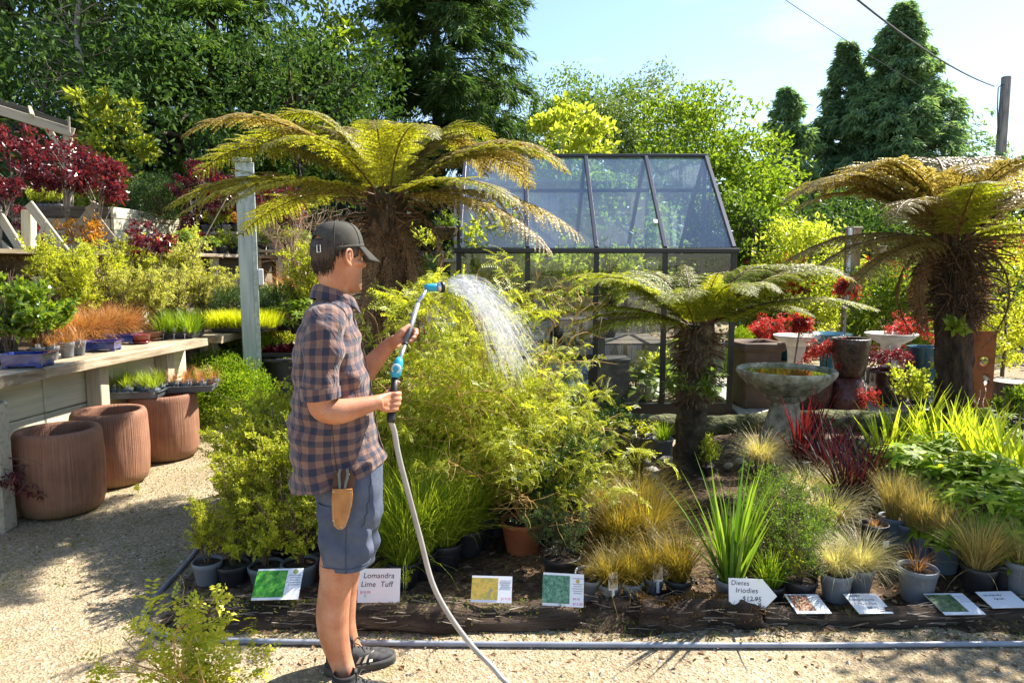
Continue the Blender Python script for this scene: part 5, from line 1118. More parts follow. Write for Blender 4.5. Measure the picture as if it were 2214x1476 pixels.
ts = thing('display_table', 'low table holding white pots behind the fern', 'table', (X(915, 7.9), 7.9, 0)); zt_ = at(915, 700, 7.9)[2]
G().put(cbox(.75, .5, .03, (0, 0, zt_ - .015))).build('table_top', M_white, ts)
for (x, y) in ((-.33, -.2), (.33, -.2), (-.33, .2), (.33, .2)): beam('leg', (x, y, 0), (x, y, zt_ - .031), .04, .04, M_timber_dark, ts, up=(0, 1, 0))
beam('riser_shelf', (-.3, .18, at(920, 615, 8.1)[2] - .02), (.32, .18, at(920, 615, 8.1)[2] - .02), .24, .03, M_timber, ts)
for x in (-.29, .31): beam('riser_leg', (x, .22, zt_), (x, .22, at(920, 615, 8.1)[2] - .035), .04, .04, M_timber, ts, up=(0, 1, 0))
M_whitepot = plain('white_glazed_pot', (.74, .73, .68), .25, coat=.3)
wpm = G().put(lathe([(.07, 0), (.09, .02), (.115, .14), (.10, .2), (.115, .215), (.105, .215), (.09, .19), (.08, .05)], 30, cap0=True)).mesh('pot', M_whitepot, True)
for (u, dz, lb) in [(900, 0, 'lower white glazed pot of the stack on the low table'), (903, .217, 'upper white glazed pot stacked on the low table'), (926, .0, 'right white glazed pot on the low table')]:
    t = thing('white_pot', lb, 'plant pot', (X(u, 7.82), 7.82, zt_ + dz), group='white glazed pots'); inst('pot', wpm, t, sc=1.05)
potted('small terracotta pot of red sedge on the low table', (X(872, 7.75), 7.75, zt_), .075, .11, M_terra, [('ored', .8)])
t = thing('hanging_basket', 'mossy hanging basket beside the greenhouse corner', 'hanging basket', at(962, 520, 7.35))
G().put(lathe([(.001, 0), (.07, .01), (.12, .06), (.14, .13), (.12, .14), (.001, .14)], 20, wob=.08)).build('moss_ball', nmat('basket_moss', (.03, .025, .012), (.12, .09, .04), 20, .95, 1, 40, .02), t)
plant(t, 'willow', (0, 0, .12), .6)
for a in (0, 2.1, 4.2): G().put(tube([(.13 * math.cos(a), .13 * math.sin(a), .13), (0, 0, .5)], .003, 4)).build('hanger_wire', M_wire, t)
arm = thing('bracket_arm', 'dark bracket arm reaching from the greenhouse corner post', 'bracket', (GX0, GY - .03, at(962, 420, 7.35)[2])); b0 = np.array(arm.location); hk = at(962, 520, 7.35) + [0, 0, .5]
beam('arm', (0, 0, hk[2] - b0[2]), (hk[0] - b0[0] - .02, hk[1] - b0[1], hk[2] - b0[2]), .025, .025, M_frame, arm); G().put(cbox(.05, .03, .1, (0, 0, hk[2] - b0[2]))).build('wall_plate', M_frame, arm)
beam('upright', (0, 0, GE - b0[2]), (0, 0, hk[2] - b0[2] - .05), .03, .03, M_frame, arm, up=(0, 1, 0))
# ================================================================ RIGHT SIDE: pots, birdbaths, maples, steel panel
ZD = .052
def turned(name, label, cat, pos, prof, mat, n=40, group=None, part='pot', rz=0, cap1=False, wob=0):
    t = thing(name, label, cat, pos, rz, group); G().put(lathe(prof, n, cap0=True, cap1=cap1, wob=wob)).build(part, mat, t, True); return t
M_stone = nmat('lichened_stone', (.10, .095, .06), (.33, .30, .21), 12, .9, .9, 30, .015, c3=(.58, .53, .41), lo=.30, hi=.70)
M_cement = nmat('pale_cement', (.52, .47, .40), (.70, .65, .57), 9, .8, .3, 40, .004)
M_brownp = nmat('matt_brown_planter', (.10, .062, .042), (.16, .10, .07), 5, .7, .15, 30, .004)
M_maroon = nmat('maroon_crackle_glaze', (.045, .012, .012), (.14, .035, .028), 30, .35, .9, 45, .012, coat=.3)
M_darkbrown = nmat('dark_brown_crackle_glaze', (.025, .014, .010), (.09, .05, .035), 30, .35, .9, 45, .012, coat=.3)
M_blackglaze = nmat('glossy_black_brown_glaze', (.015, .010, .009), (.06, .04, .032), 4, .12, .05, 20, .003, coat=.5)
M_tealglaze = nmat('teal_blue_glaze', (.01, .05, .09), (.03, .13, .19), 5, .15, .05, 20, .003, coat=.5)
def water_mat():
    m, nt, b, o = newmat('still_green_water'); b.inputs['Base Color'].default_value = (.16, .15, .02, 1); b.inputs['Roughness'].default_value = .03; b.inputs['Specular IOR Level'].default_value = .9
    bump(nt, noise(nt, 18, 3, ocoord(nt)), .06, .004, b); return m
# stone birdbath
Y = 6.25; r_ = 104 * Y / FPX; hr = at(1708, 797, Y)[2]
bb = turned('stone_birdbath', 'mossy stone birdbath full of green water in front of the pots', 'birdbath', (X(1708, Y), Y, .04), [(.16, 0), (.215, .004), (.215, .05), (.20, .09), (.175, .16), (.14, .28), (.125, .36), (.13, .39), (.16, .41)], M_stone, 40, part='pedestal', wob=.012)
hh = hr - .04
G().put(lathe([(.15, .395), (.185, .42), (.19, .45), (.21, .465), (.30, .50), (.40, hh - .09), (r_ * .985, hh - .05), (r_, hh - .03), (r_, hh - .008), (r_ * .985, hh), (r_ * .93, hh), (r_ * .90, hh - .02), (r_ * .80, hh - .06), (.2, hh - .10), (.001, hh - .105)], 56, wob=.006)).build('basin', M_stone, bb, True)
G().put(lathe([(.001, hh - .028), (r_ * .89, hh - .028)], 40)).build('water', water_mat(), bb)
# square planter with rolled rim
Y = 7.95; sp = thing('square_planter', 'tall square brown planter with rolled rim beside the greenhouse', 'planter', (X(1637, Y), Y, ZD), .12); hp = at(1637, 737, Y)[2] - ZD; w_ = 84 * Y / FPX / 2
def sq(w, z, c=.02): return [[-w + c, -w, z], [w - c, -w, z], [w, -w + c, z], [w, w - c, z], [w - c, w, z], [-w + c, w, z], [-w, w - c, z], [-w, -w + c, z]]
G().put(loft([sq(w_ * .92, 0), sq(w_ * .93, .05), sq(w_ * .9, .055), sq(w_, hp - .11)], cap0=True)).build('planter_body', M_brownp, sp)
G().put(loft([sq(w_ * 1.0, hp - .11), sq(w_ * 1.13, hp - .095), sq(w_ * 1.18, hp - .06, .04), sq(w_ * 1.18, hp - .02, .04), sq(w_ * 1.12, hp, .04), sq(w_ * .95, hp, .04), sq(w_ * .92, hp - .1)])).build('rim', M_brownp, sp, True)
G().add(sq(w_ * .93, hp - .08), [tuple(range(8))]).build('soil', M_potsoil, sp)
def birdbath(label, u, Y, r, zr, mat, base=.17):
    z = zr - ZD
    t = turned('birdbath', label, 'birdbath', (X(u, Y), Y, ZD), [(base, 0), (base, .04), (base * .75, .06), (base * .55, z * .4), (base * .6, z * .7), (base * .72, z - .14)], mat, 30, 'pale cement birdbaths', 'pedestal')
    G().put(lathe([(base * .6, z - .145), (base * .9, z - .13), (r * .8, z - .07), (r, z - .015), (r * .99, z), (r * .93, z), (r * .85, z - .03), (.001, z - .07)], 40)).build('basin', mat, t, True); return t
birdbath('pale cement birdbath behind the square planter', 1728, 8.7, .285, at(1728, 724, 8.7)[2], M_cement)
birdbath('pale cement birdbath left of the bronzed fern trunk', 1934, 8.7, .31, at(1934, 720, 8.7)[2], M_cement)
birdbath('dark blue glazed birdbath with pale rim behind the orange maple', 1798, 9.1, .29, at(1798, 720, 9.1)[2], M_tealglaze)
turned('cream_pot', 'low cream bowl pot between the birdbath and planter', 'plant pot', (X(1690, 8.35), 8.35, ZD), [(.16, 0), (.20, .04), (.24, .30), (.25, .33), (.235, .33), (.2, .1)], M_cement)
# stacked glazed pots
Y = 7.62
turned('crackle_pot', 'maroon crackle glazed pot standing upside down under another pot', 'plant pot', (X(1839, Y), Y, ZD), [(.215, 0), (.228, .015), (.232, .06), (.225, .18), (.19, .31), (.155, .375), (.14, .385), (.001, .386)], M_maroon, 44)
t = turned('crackle_pot', 'dark brown crackle pot stacked on the maroon pot', 'plant pot', (X(1847, Y), Y, ZD + .388), [(.13, 0), (.15, .01), (.185, .18), (.203, .36), (.207, .42), (.20, .435), (.185, .43), (.18, .36), (.13, .2)], M_darkbrown, 44)
G().put(lathe([(.001, .39), (.182, .385)], 20)).build('soil', M_potsoil, t)
turned('crackle_pot', 'dark brown crackle pot behind the birdbath pedestal', 'plant pot', (X(1768, 7.55), 7.55, ZD), [(.13, 0), (.16, .012), (.20, .2), (.21, .36), (.20, .40), (.18, .40), (.17, .3)], M_darkbrown, 44)
t = turned('glazed_pot', 'wide glossy black pot holding the dark laceleaf maple', 'plant pot', (X(1935, 7.95), 7.95, ZD), [(.13, 0), (.16, .012), (.225, .14), (.268, .30), (.272, .39), (.282, .41), (.27, .415), (.25, .39), (.24, .3)], M_blackglaze, 48)
G().put(lathe([(.001, .36), (.25, .355)], 20)).build('soil', M_potsoil, t)
turned('glazed_pot', 'tall teal blue glazed pot half hidden by the fern trunk', 'plant pot', (X(2008, 8.05), 8.05, ZD), [(.11, 0), (.13, .012), (.18, .3), (.20, .55), (.18, .66), (.19, .68), (.17, .68), (.15, .6)], M_tealglaze, 44)
# laceleaf maples
def lace(label, u, Y, z, sc, k, h0=0, stem=0):
    t = thing('laceleaf_maple', label, 'shrub', (X(u, Y), Y, z), group='laceleaf maples'); plant(t, 'lacer', (0, 0, h0), sc, k)
    if stem: G().put(tube([(0, 0, 0), (.02, 0, stem * .5), (0, 0, stem + .1)], .011, 6)).build('stem', M_bark_pale, t)
    return t
lace('orange red laceleaf maple growing beside the dark stacked pot', 1795, 7.75, ZD + .40, .82, 0)
lace('dark red laceleaf maple drooping over the wide black pot', 1935, 7.95, ZD + .36, .85, 1)
lace('pale red laceleaf maple between the birdbath and fern trunk', 1978, 8.9, .55, 1.0, 0)
lace('small orange laceleaf sprig beside the wide black pot', 1885, 7.45, ZD, .55, 0)
lace('low pink laceleaf maple behind the cement birdbath', 1670, 9.6, .5, 1.0, 0)
def standard(label, u, Y, vtop, z0, sc, tilt=0):
    zt_ = at(u, vtop, Y)[2]; t = thing('standard_maple', label, 'tree', (X(u, Y) - tilt, Y, z0), group='weeping standard maples'); L = zt_ - z0
    G().put(tube([(0, 0, 0), (tilt * .5, 0, L * .5), (tilt, 0, L)], .012, 6)).build('trunk', M_bark_pale, t)
    cr = lace_maple(.12, .26, 30, 14, .075, L_redb, False, -.5)
    inst('crown', cr[0][1], t, (tilt, 0, L - .1), 0, sc); inst('twigs', cr[1][1], t, (tilt, 0, L - .1), 0, sc)
standard('scarlet weeping maple on a tall thin stem before the timber post', 1832, 8.9, 600, ZD, 1.0)
standard('scarlet weeping maple on a slanting stem above the birdbath', 1738, 7.9, 676, ZD, .85, .12)
# timber posts
for (u, Y, v, w_, lb) in [(1840, 10.4, 495, .17, 'tall brown timber post behind the scarlet maple'), (1900, 12.5, 535, .15, 'short round timber post among the far shrubs')]:
    t = thing('timber_post', lb, 'post', (X(u, Y), Y, 0), .3); z = at(u, v, Y)[2]
    G().put(cbox(w_, w_, z, (0, 0, z / 2), .012)).build('shaft', nmat('orange_brown_post', (.22, .13, .075), (.42, .28, .18), 5, .8, .3, 30, .004, stretch=(4, 4, .3)), t)
    G().put(cbox(w_ * 1.1, w_ * 1.1, .03, (0, 0, z + .015))).build('cap', M_timber, t)
    if u == 1840: beam('white_batten', (-.115, -.06, 0), (-.115, -.06, z), .05, .04, M_white, t, up=(0, 1, 0))
# mid-distance shrubs
broad_tree('leafy_shrub', 'dense sunlit green shrub behind the scarlet standard maple', 'shrub', (X(1925, 10.2), 10.2, 0), 1.75, .72, 110, 70, .075, .04, L_bright, zc=.55, trunk_r=.03)
broad_tree('leafy_shrub', 'green shrub right behind the shaggy fern trunk', 'shrub', (X(2010, 10.8), 10.8, 0), 1.8, .6, 80, 60, .075, .04, L_bright, zc=.55, trunk_r=.03)
broad_tree('leafy_shrub', 'yellow green open shrub left of the timber post', 'shrub', (X(1745, 12), 12, 0), 2.5, 1.0, 110, 60, .085, .045, L_yel, zc=.62, trunk_r=.04)
broad_tree('leafy_shrub', 'thin yellow leaved tree at the right edge by the path', 'shrub', (X(2185, 9.0), 9.0, 0), 2.3, .62, 90, 55, .06, .035, L_pitto, zc=.55, trunk_r=.03)
broad_tree('leafy_shrub', 'pale green sapling behind the steel panel', 'shrub', (X(2120, 11), 11, 0), 2.0, .6, 60, 50, .07, .04, L_mid, zc=.6, trunk_r=.03)
maple('pink red maple far behind the right tree fern', 2125, 13, 0, 500, .8, 60, 40, L_redb, L=.10, group='far red maples')
maple('red maple far behind the small tree fern', 1670, 12.5, 0, 545, .7, 60, 40, L_redb, L=.09, group='far red maples')
maple('low red maple beyond the timber post', 1880, 13.5, 0, 560, .7, 50, 40, L_redb, L=.10, group='far red maples')
for k, (u, Y) in enumerate([(1608, 12.2), (1632, 12.8), (1655, 12.0), (1680, 12.9), (1705, 12.3), (1730, 13.0)]):
    potted(['first', 'second', 'third', 'fourth', 'fifth', 'last'][k] + ' far black pot from the greenhouse along the gravel yard', (X(u, Y), Y, 0), .17, .28, M_blackpot if k % 2 else M_tealglaze, [('yellow', 1.6) if k % 3 == 0 else ('lacer', .8, 0)], group='far pots on the gravel yard')
t = potted('small dense green cone conifer behind the square planter', (X(1608, 9.3), 9.3, ZD), .15, .25, M_blackpot, [('box', .75, 1)]); plant(t, 'box', (0, 0, .4), (.6, .6, 1.2), 1)
for (u, Y, r_, h_, lb) in [(2200, 8.2, .17, .32, 'cut log stump at the right edge of the path'), (2208, 7.4, .2, .42, 'darker cut log stump nearest the right edge')]:
    t = thing('log_stump', lb, 'stump', (X(u, Y), Y, 0)); G().put(lathe([(r_ * 1.1, 0), (r_, .06), (r_ * .97, h_)], 18, wob=.05)).build('bark', M_bark, t, True); G().put(lathe([(r_ * .96, h_ - .003), (.001, h_ + .004)], 18)).build('cut_face', M_timber, t)
# rusty steel panel with dandelion cut-outs (curve with holes)
Y = 6.95; pw, ph = 74 * Y / FPX, at(2130, 716, Y)[2]
cu = bpy.data.curves.new('panel_sheet', 'CURVE'); cu.dimensions = '2D'; cu.fill_mode = 'BOTH'; cu.extrude = .003
def spl(pts):
    s = cu.splines.new('POLY'); s.points.add(len(pts) - 1)
    for q, p in zip(s.points, pts): q.co = (p[0], p[1], 0, 1)
    s.use_cyclic_u = True
spl([(-pw / 2, 0), (pw / 2, 0), (pw / 2, ph), (-pw / 2, ph)])
def burst(cx, cy, r, a0, a1, n=22, cz=.25):
    pts = []
    for i in range(n + 1):
        a = R(a0 + (a1 - a0) * i / n); pts.append((cx + r * math.cos(a), cy + r * math.sin(a)))
        if i < n:
            b = R(a0 + (a1 - a0) * (i + .5) / n); pts.append((cx + r * .62 * math.cos(b), cy + r * .62 * math.sin(b)))
    pts += [(cx + r * cz * math.cos(R(a)), cy + r * cz * math.sin(R(a))) for a in (a1, (a0 + a1) / 2, a0)]
    spl(pts)
burst(.055, ph * .70, .062, -170, 160); burst(-.095, ph * .53, .06, 20, 330); burst(.062, ph * .50, .085, -75, 95); burst(-.075, ph * .27, .085, 0, 170)
for (x0, y0_, y1_) in ((.03, .06, .40), (.09, .10, .42)):
    L_ = [(x0 + .012 * math.sin(s * 9), ph * (y0_ + (y1_ - y0_) * s)) for s in np.linspace(0, 1, 12)]; spl([(a - .006, b) for a, b in L_] + [(a + .006, b) for a, b in L_[::-1]])
cu.materials.append(nmat('rusty_steel', (.14, .045, .016), (.27, .095, .032), 8, .85, .35, 60, .003, c3=(.20, .065, .022), lo=.3, hi=.7))
st = thing('steel_panel', 'rusty steel garden panel with dandelion cut-outs beside the fern trunk', 'garden screen', (X(2130, Y), Y, 0), .1)
inst('panel_sheet', to_mesh(cu, 'panel_sheet'), st, rot=(math.pi / 2, 0, 0))
for x in (-pw * .4, pw * .4): beam('stake', (x, .02, 0), (x, .02, ph * .5), .02, .02, M_bark, st, up=(0, 1, 0))
# plants clinging to / around the fern trunks
def epi(label, u, v, Y, key, sc, rot=(.9, 0, 0)):
    t = thing('epiphyte', label, 'plant', at(u, v, Y), rot=rot); plant(t, key, (0, 0, 0), sc)
f3 = F3.location
epi('green epiphyte rosette growing on the shaggy fern trunk', 2062, 712, f3[1] - .22, 'lettuce', .9)
f2 = F2.location
epi('willowy green climber hanging on the small fern trunk', 1535, 855, f2[1] - .12, 'willow', .75, (.5, .4, 0)); epi('thin leafed creeper low on the small fern trunk', 1470, 850, f2[1] - .14, 'willow', .5, (.9, -.3, 0))
potted('small yellow fern plant beside the bronzed fern trunk', (X(1995, 7.2), 7.2, .06), .08, .12, M_blackpot, [('yellow', 1.6), ('yellow', 1.5)])
potted('young yellow green plant at the foot of the small fern', (X(1535, 5.2), 5.15, .05), .06, .09, M_blackpot, [('yellow', .9), ('yellow', .8)])
# ================================================================ PLANTING BED AND FOREGROUND
M_logbark = nmat('rotting_log_bark', (.016, .011, .008), (.075, .05, .033), 8, .95, 1.0, 24, .05, stretch=(.3, 2.4, 2.4), c3=(.19, .13, .085), lo=.3, hi=.75)
M_splint = nmat('splintered_wood', (.09, .065, .045), (.32, .26, .20), 12, .9, .3, 40, .003, stretch=(.3, 3, 3))
M_rustmoss = leafmat('rusty_moss', (.10, .045, .015), (.26, .15, .04), trw=.2); M_greenmoss = leafmat('green_moss', (.07, .10, .015), (.22, .26, .03), trw=.3)
def rotten_log(label, u0, u1, Y0, Y1, r, z, nsp=150, moss=None, seg=30):
    A = np.array([X(u0, Y0), Y0, z]); B = np.array([X(u1, Y1), Y1, z]); t = thing('rotten_log', label, 'log', A, group='logs edging the bed'); n = 18; s = np.linspace(0, 1, seg)
    P = (B - A) * s[:, None]; P[:, 1] += .018 * np.sin(s * 7 + u0); P[:, 2] += .012 * np.sin(s * 11 + 2)
    rr = r * (1 + .10 * np.sin(s * 13 + u0) + .06 * np.sin(s * 31)); rr[-1] *= .8
    V, F = tube(P, rr, n); c = np.repeat(P, n, 0)
    ang = np.tile(np.arange(n), seg); grain = (np.sin(ang * 5.3 + u0) * .10 + rng.normal(0, .035, n)[ang]); V = c + (V - c) * (1 + grain + rng.normal(0, .03, len(V)))[:, None]; V[:, 2] = c[:, 2] + (V[:, 2] - c[:, 2]) * .88
    G().add(V, F).build('bark', M_logbark, t, True)
    # splinters and lifted bark strips lying along the log
    m = nsp; i = rng.integers(0, seg, m); th = rng.uniform(-.6, 2.6, m); d = nrm(B - A)
    S = P[i] + (np.stack([np.zeros(m), -np.cos(th), np.sin(th) * .88], -1)) * (rr[i] * .99)[:, None]; D = np.tile(d, (m, 1)) * rng.choice([-1, 1], m)[:, None] + rng.normal(0, .10, (m, 3)) + np.stack([np.zeros(m), -np.cos(th) * .08, np.sin(th) * .08], -1)
    g = G().put(twigs(walk(S, D, rng.uniform(.03, .15, m), 3, .06), rng.uniform(.002, .005, m), .001, 3)); g.build('bark_splinters', M_splint, t)
    if moss is not None:
        k = moss[1]; ii = rng.integers(0, seg, k); tt = rng.normal(1.57, .55, k); j = rng.uniform(-.5, .5, (k, 1)) * (B - A) / seg
        S = P[ii] + j + np.stack([np.zeros(k), -np.cos(tt), np.sin(tt) * .88], -1) * (rr[ii] * 1.01)[:, None]
        G().put(leaves(S, rdir(k, .1, 1), rng.uniform(.008, .022, k), .006)).build('moss', moss[0], t)
    return t
rotten_log('long rotting bark log edging the bed behind the man legs', 352, 1258, 3.05, 3.05, .086, .03, 150, (M_greenmoss, 900))
rotten_log('short mossy log block in front of the arrow price sign', 1398, 1672, 3.05, 3.06, .090, .035, 60, (M_rustmoss, 2600))
rotten_log('low dark rotting log along the flat signs at the right', 1680, 2330, 3.06, 3.05, .058, .01, 110)
rotten_log('short leaning wood block under the small tagged sedge pots', 1300, 1388, 3.14, 3.10, .05, .03, 30)
# irrigation pipe
M_pipe = nmat('grey_blue_pipe', (.17, .19, .23), (.27, .29, .33), 6, .35, .05, 60, .002, spec=.5)
pp = [gp(u, v, .013) for (u, v) in [(470, 1120), (440, 1165), (408, 1210), (345, 1280), (318, 1315), (310, 1345), (335, 1366), (400, 1379), (470, 1383), (700, 1388), (1000, 1391), (1300, 1393), (1700, 1394), (2000, 1392), (2300, 1390)]]
pp = np.array(pp); tag(G().put(tube(smoothpath(pp - pp[0], 120), .0125, 10)).build('irrigation_pipe', M_pipe, None, True, pp[0]), 'grey irrigation pipe curling round the log along the ground', 'pipe')

# ---- signs
M_sign = nmat('laminated_white_card', (.72, .74, .78), (.80, .81, .83), 3, .22, .03, 10, .002, spec=.6); M_ink = plain('black_marker_ink', (.02, .02, .03), .5); M_pink = plain('pink_price_ink', (.65, .05, .25), .5); M_grey = plain('grey_print', (.35, .36, .38), .5)
def text(parent, body, size, x, z, mat=M_ink, shear=.12, nm='lettering', th=.0016):
    cu = bpy.data.curves.new(nm, 'FONT'); cu.body = body; cu.size = size; cu.shear = shear; cu.space_character = 1.05; cu.materials.append(mat); cu.offset = 0
    return inst(nm, to_mesh(cu, nm), parent, (x, -th - .0012, z), rot=(math.pi / 2, 0, 0))
def picmat(name, cols, scale=20):
    m, nt, b, o = newmat(name); v = ocoord(nt); k = len(cols)
    nt.links.new(ramp(nt, noise(nt, scale, 7, v, .8, .65), [(.3 + .4 * i / (k - 1), c) for i, c in enumerate(cols)]), b.inputs['Base Color']); b.inputs['Roughness'].default_value = .25; return m
def sign(label, u0, u1, vb, Y, w, h, tilt, rz=0, texts=(), pic=None, outline=None, z=None):
    p = at((u0 + u1) / 2, vb, Y); 
    if z is not None: p[2] = z
    t = thing('price_sign', label, 'sign', p, group='plant signs along the bed', rot=(-R(tilt), 0, rz)); P = outline or [(-w / 2, 0), (w / 2, 0), (w / 2, h), (-w / 2, h)]
    G().put(prism(P, .003)).build('card', M_sign, t)
    for (b, s, x, zz, m) in texts: text(t, b, s, x, zz, m)
    if pic:
        x0, x1, z0, z1, m = pic; G().put(box(x1 - x0, .001, z1 - z0, ((x0 + x1) / 2, -.0024, (z0 + z1) / 2))).build('printed_picture', m, t)
    return t
def blurb(x, z, n, s=.0075): return [('lorem'[:0] + 'iiii iii iiiii ii'[:11 + (k * 5) % 6], s, x, z - k * s * 1.25, M_grey) for k in range(n)]
def bars(t, x0, x1, zs, m=M_grey, hh=.003):
    g = G()
    for k, z in enumerate(zs): g.put(box((x1 - x0) * (1 - .25 * ((k * 7) % 3) / 2), .0008, hh, ((x0 + x1) / 2, -.0024, z)))
    g.build('printed_lines', m, t)
GREEN = picmat('green_foliage_print', [(.01, .08, .01), (.05, .28, .02), (.25, .55, .08)], 30)
s = sign('picture sign with bright green foliage print left of the man legs', 547, 640, 1296, 3.03, .215, .155, 52, .05, (), (-.108, .035, .012, .145, GREEN)); bars(s, .045, .104, [.12, .108, .096, .084, .072])
G().put(lathe([(.001, 0), (.012, 0)], 16)).build('round_emblem', plain('olive_emblem', (.25, .3, .08), .5), s).rotation_euler = (math.pi / 2, 0, 0); s.children[-1].location = (.074, -.0026, .137)
s = sign('handwritten sign reading Lomandra Lime Tuff behind the man legs', 772, 864, 1302, 3.01, .195, .150, 20, 0, [('Lomandra', .034, -.075, .108, M_ink), ('Lime  Tuff', .034, -.085, .070, M_ink), ('$10.95', .017, -.087, .040, M_pink), ('T', .016, -.068, .022, M_ink)])
s = sign('picture sign with yellow shrub print under the arching kowhai', 1017, 1106, 1302, 3.02, .19, .12, 38, -.06, [('$19.95', .016, .045, .012, M_pink)], (-.095, .03, .012, .11, picmat('yellow_shrub_print', [(.05, .2, .4), (.35, .3, .05), (.6, .4, .08), (.15, .12, .03)], 26))); bars(s, .04, .092, [.10, .09, .08, .07])
s = sign('picture sign with fine green leaf print beside the grey tilted pot', 1172, 1262, 1310, 3.02, .19, .145, 22, -.12, [('$9.95', .014, .045, .030, M_pink), ('$15.00', .016, .045, .008, M_pink)], (-.097, .03, .012, .135, picmat('fine_leaf_print', [(.02, .06, .03), (.08, .22, .12), (.3, .45, .3)], 60))); bars(s, .042, .092, [.125, .10, .09, .08, .07, .06])
G().put(lathe([(.001, 0), (.009, 0)], 16)).build('round_emblem', plain('gold_emblem', (.5, .36, .08), .5), s).rotation_euler = (math.pi / 2, 0, 0); s.children[-1].location = (.067, -.0026, .113)
s = sign('arrow shaped handwritten sign reading Dietes Iriodies with price', 1578, 1675, 1316, 3.01, .205, .14, 14, -.1, [('Dietes', .030, -.095, .105, M_ink), ('Iriodies', .032, -.075, .072, M_ink), ('$12.95', .030, -.045, .036, M_ink), ('/', .02, -.085, .02, M_ink)], None, [(-.105, 0), (.05, 0), (.112, .062), (.05, .135), (-.105, .135)])
REDP = picmat('red_flower_print', [(.05, .06, .04), (.25, .08, .05), (.45, .3, .2), (.1, .12, .05)], 40)
s = sign('flat picture sign with red flower print on the low log', 1722, 1800, 1325, 3.0, .16, .15, 83, .02, (), (-.07, .02, .02, .14, REDP), None, .068); bars(s, .03, .08, [.12, .105, .09, .075])
sign('flat handwritten sign reading Carex in the middle right', 1858, 1932, 1325, 3.0, .16, .155, 83, .02, [('Carex', .026, -.075, .13, M_ink), ('frosted curls', .022, -.075, .098, M_ink), ('75x1.7cm', .022, -.05, .066, M_ink), ('$8.95', .022, -.02, .034, M_ink)], None, None, .068)
s = sign('flat picture sign with dark green print near the grey pot of small red sedge', 2045, 2130, 1328, 2.99, .19, .165, 83, .02, (), (-.095, .03, .02, .155, picmat('dark_green_print', [(.02, .03, .02), (.05, .12, .05), (.2, .25, .12)], 40)), None, .068); bars(s, .04, .095, [.14, .125, .11, .095])
sign('flat handwritten sign at the right edge of the log', 2150, 2225, 1309, 3.05, .18, .12, 80, .05, (), None, None, .07); sq = bpy.data.objects['price_sign.008']
for (x0, x1, z) in ((-.075, .02, .09), (-.04, .01, .062)): G().put(tube([(x, -.0026, z + .007 * math.sin(x * 420) * math.sin(x * 97 + 1)) for x in np.linspace(x0, x1, 60)], .0009, 4)).build('faded_scribble', M_ink, sq)

# ---- potted plants of the bed
BASEZ = .055
def bp(label, u, vb, wpx, hpx, mat, keys, group=None, tilt=0, cat='potted plant', soil=.86):
    p = gp(u, vb, BASEZ); p[2] = bz(p[0], p[1] + .08) - .004; Y = p[1]; rt = wpx / 2 * Y / FPX
    return potted(label, (p[0], p[1] + rt * .74, p[2]), rt, hpx * Y / FPX, mat, keys, cat, group, soil, tilt=tilt)
GL = 'lime shrubs in pots left of the man'
row = [(440, 1263, 66, 52, M_greypot, [('pitto', .38), ('pitto', .34)], 'leftmost grey pot of lime shrub in the front row by the log'), (495, 1262, 72, 46, M_blackpot, [('seedling', 1.0), ('pitto', .3)], 'black pot of lime shrub second in the front row'), (566, 1262, 80, 50, M_greypot, [('seedling', 1.3), ('pitto', .42)], 'grey pot of lime shrub third in the front row'),
       (640, 1262, 84, 54, M_greypot, [('pitto', .55), ('seedling', 1.2)], 'grey pot of lime shrub just left of the man leg'), (535, 1225, 74, 50, M_greypot, [('pitto', .62), ('pitto', .55)], 'grey pot of taller lime shrub in the second row'), (610, 1222, 74, 50, M_blackpot, [('pitto', .66), ('pitto', .6), ('orange', .5)], 'black pot of lime shrub with orange base in the second row'), (670, 1222, 74, 50, M_greypot, [('pitto', .68), ('pitto', .6)], 'grey pot of lime shrub beside the man shorts')]
for (u, vb, w_, h_, m, ks, lb) in row: bp(lb, u, vb, w_, h_, m, ks, GL)
for k, (u, vb, s) in enumerate([(505, 1175, .62), (575, 1172, .70), (645, 1170, .72), (545, 1130, .72), (615, 1128, .76), (680, 1125, .78), (600, 1085, .6), (665, 1085, .66), (705, 1060, .7), (650, 1045, .66), (740, 1110, .75), (740, 1180, .7)]):
    bp(['first', 'second', 'third'][k % 3] + ' lime shrub in the ' + ['third', 'fourth', 'fifth', 'sixth'][k // 3] + ' row behind the left end of the log', u, vb, 66, 46, M_blackpot, [('pitto', s), ('pitto', s * .85)], GL)
# grasses around and right of the man
for k, (u, vb, s, lb) in enumerate([(725, 1262, .5, 'small lime grass pot right behind the man knee'), (868, 1258, .82, 'lime tuft grass behind the Lomandra sign'), (905, 1240, .9, 'lime tuft grass left of the hose'), (960, 1225, .85, 'lime tuft grass crossed by the hose'), (850, 1190, 1.0, 'lime tuft grass beside the shorts'), (915, 1160, .95, 'lime tuft grass behind the hanging hose'), (1010, 1200, .8, 'lime tuft grass under the arching kowhai'), (845, 1110, 1.05, 'lime tuft grass close behind the shirt hem'), (930, 1090, 1.0, 'lime tuft grass in the middle of the clump')]):
    bp(lb, u, vb, 80, 62, M_blackpot, [('lomandra', s), ('lomandra', s * .8)] if k else [('green_tuft', .8)], 'lime tuft grasses in black pots')
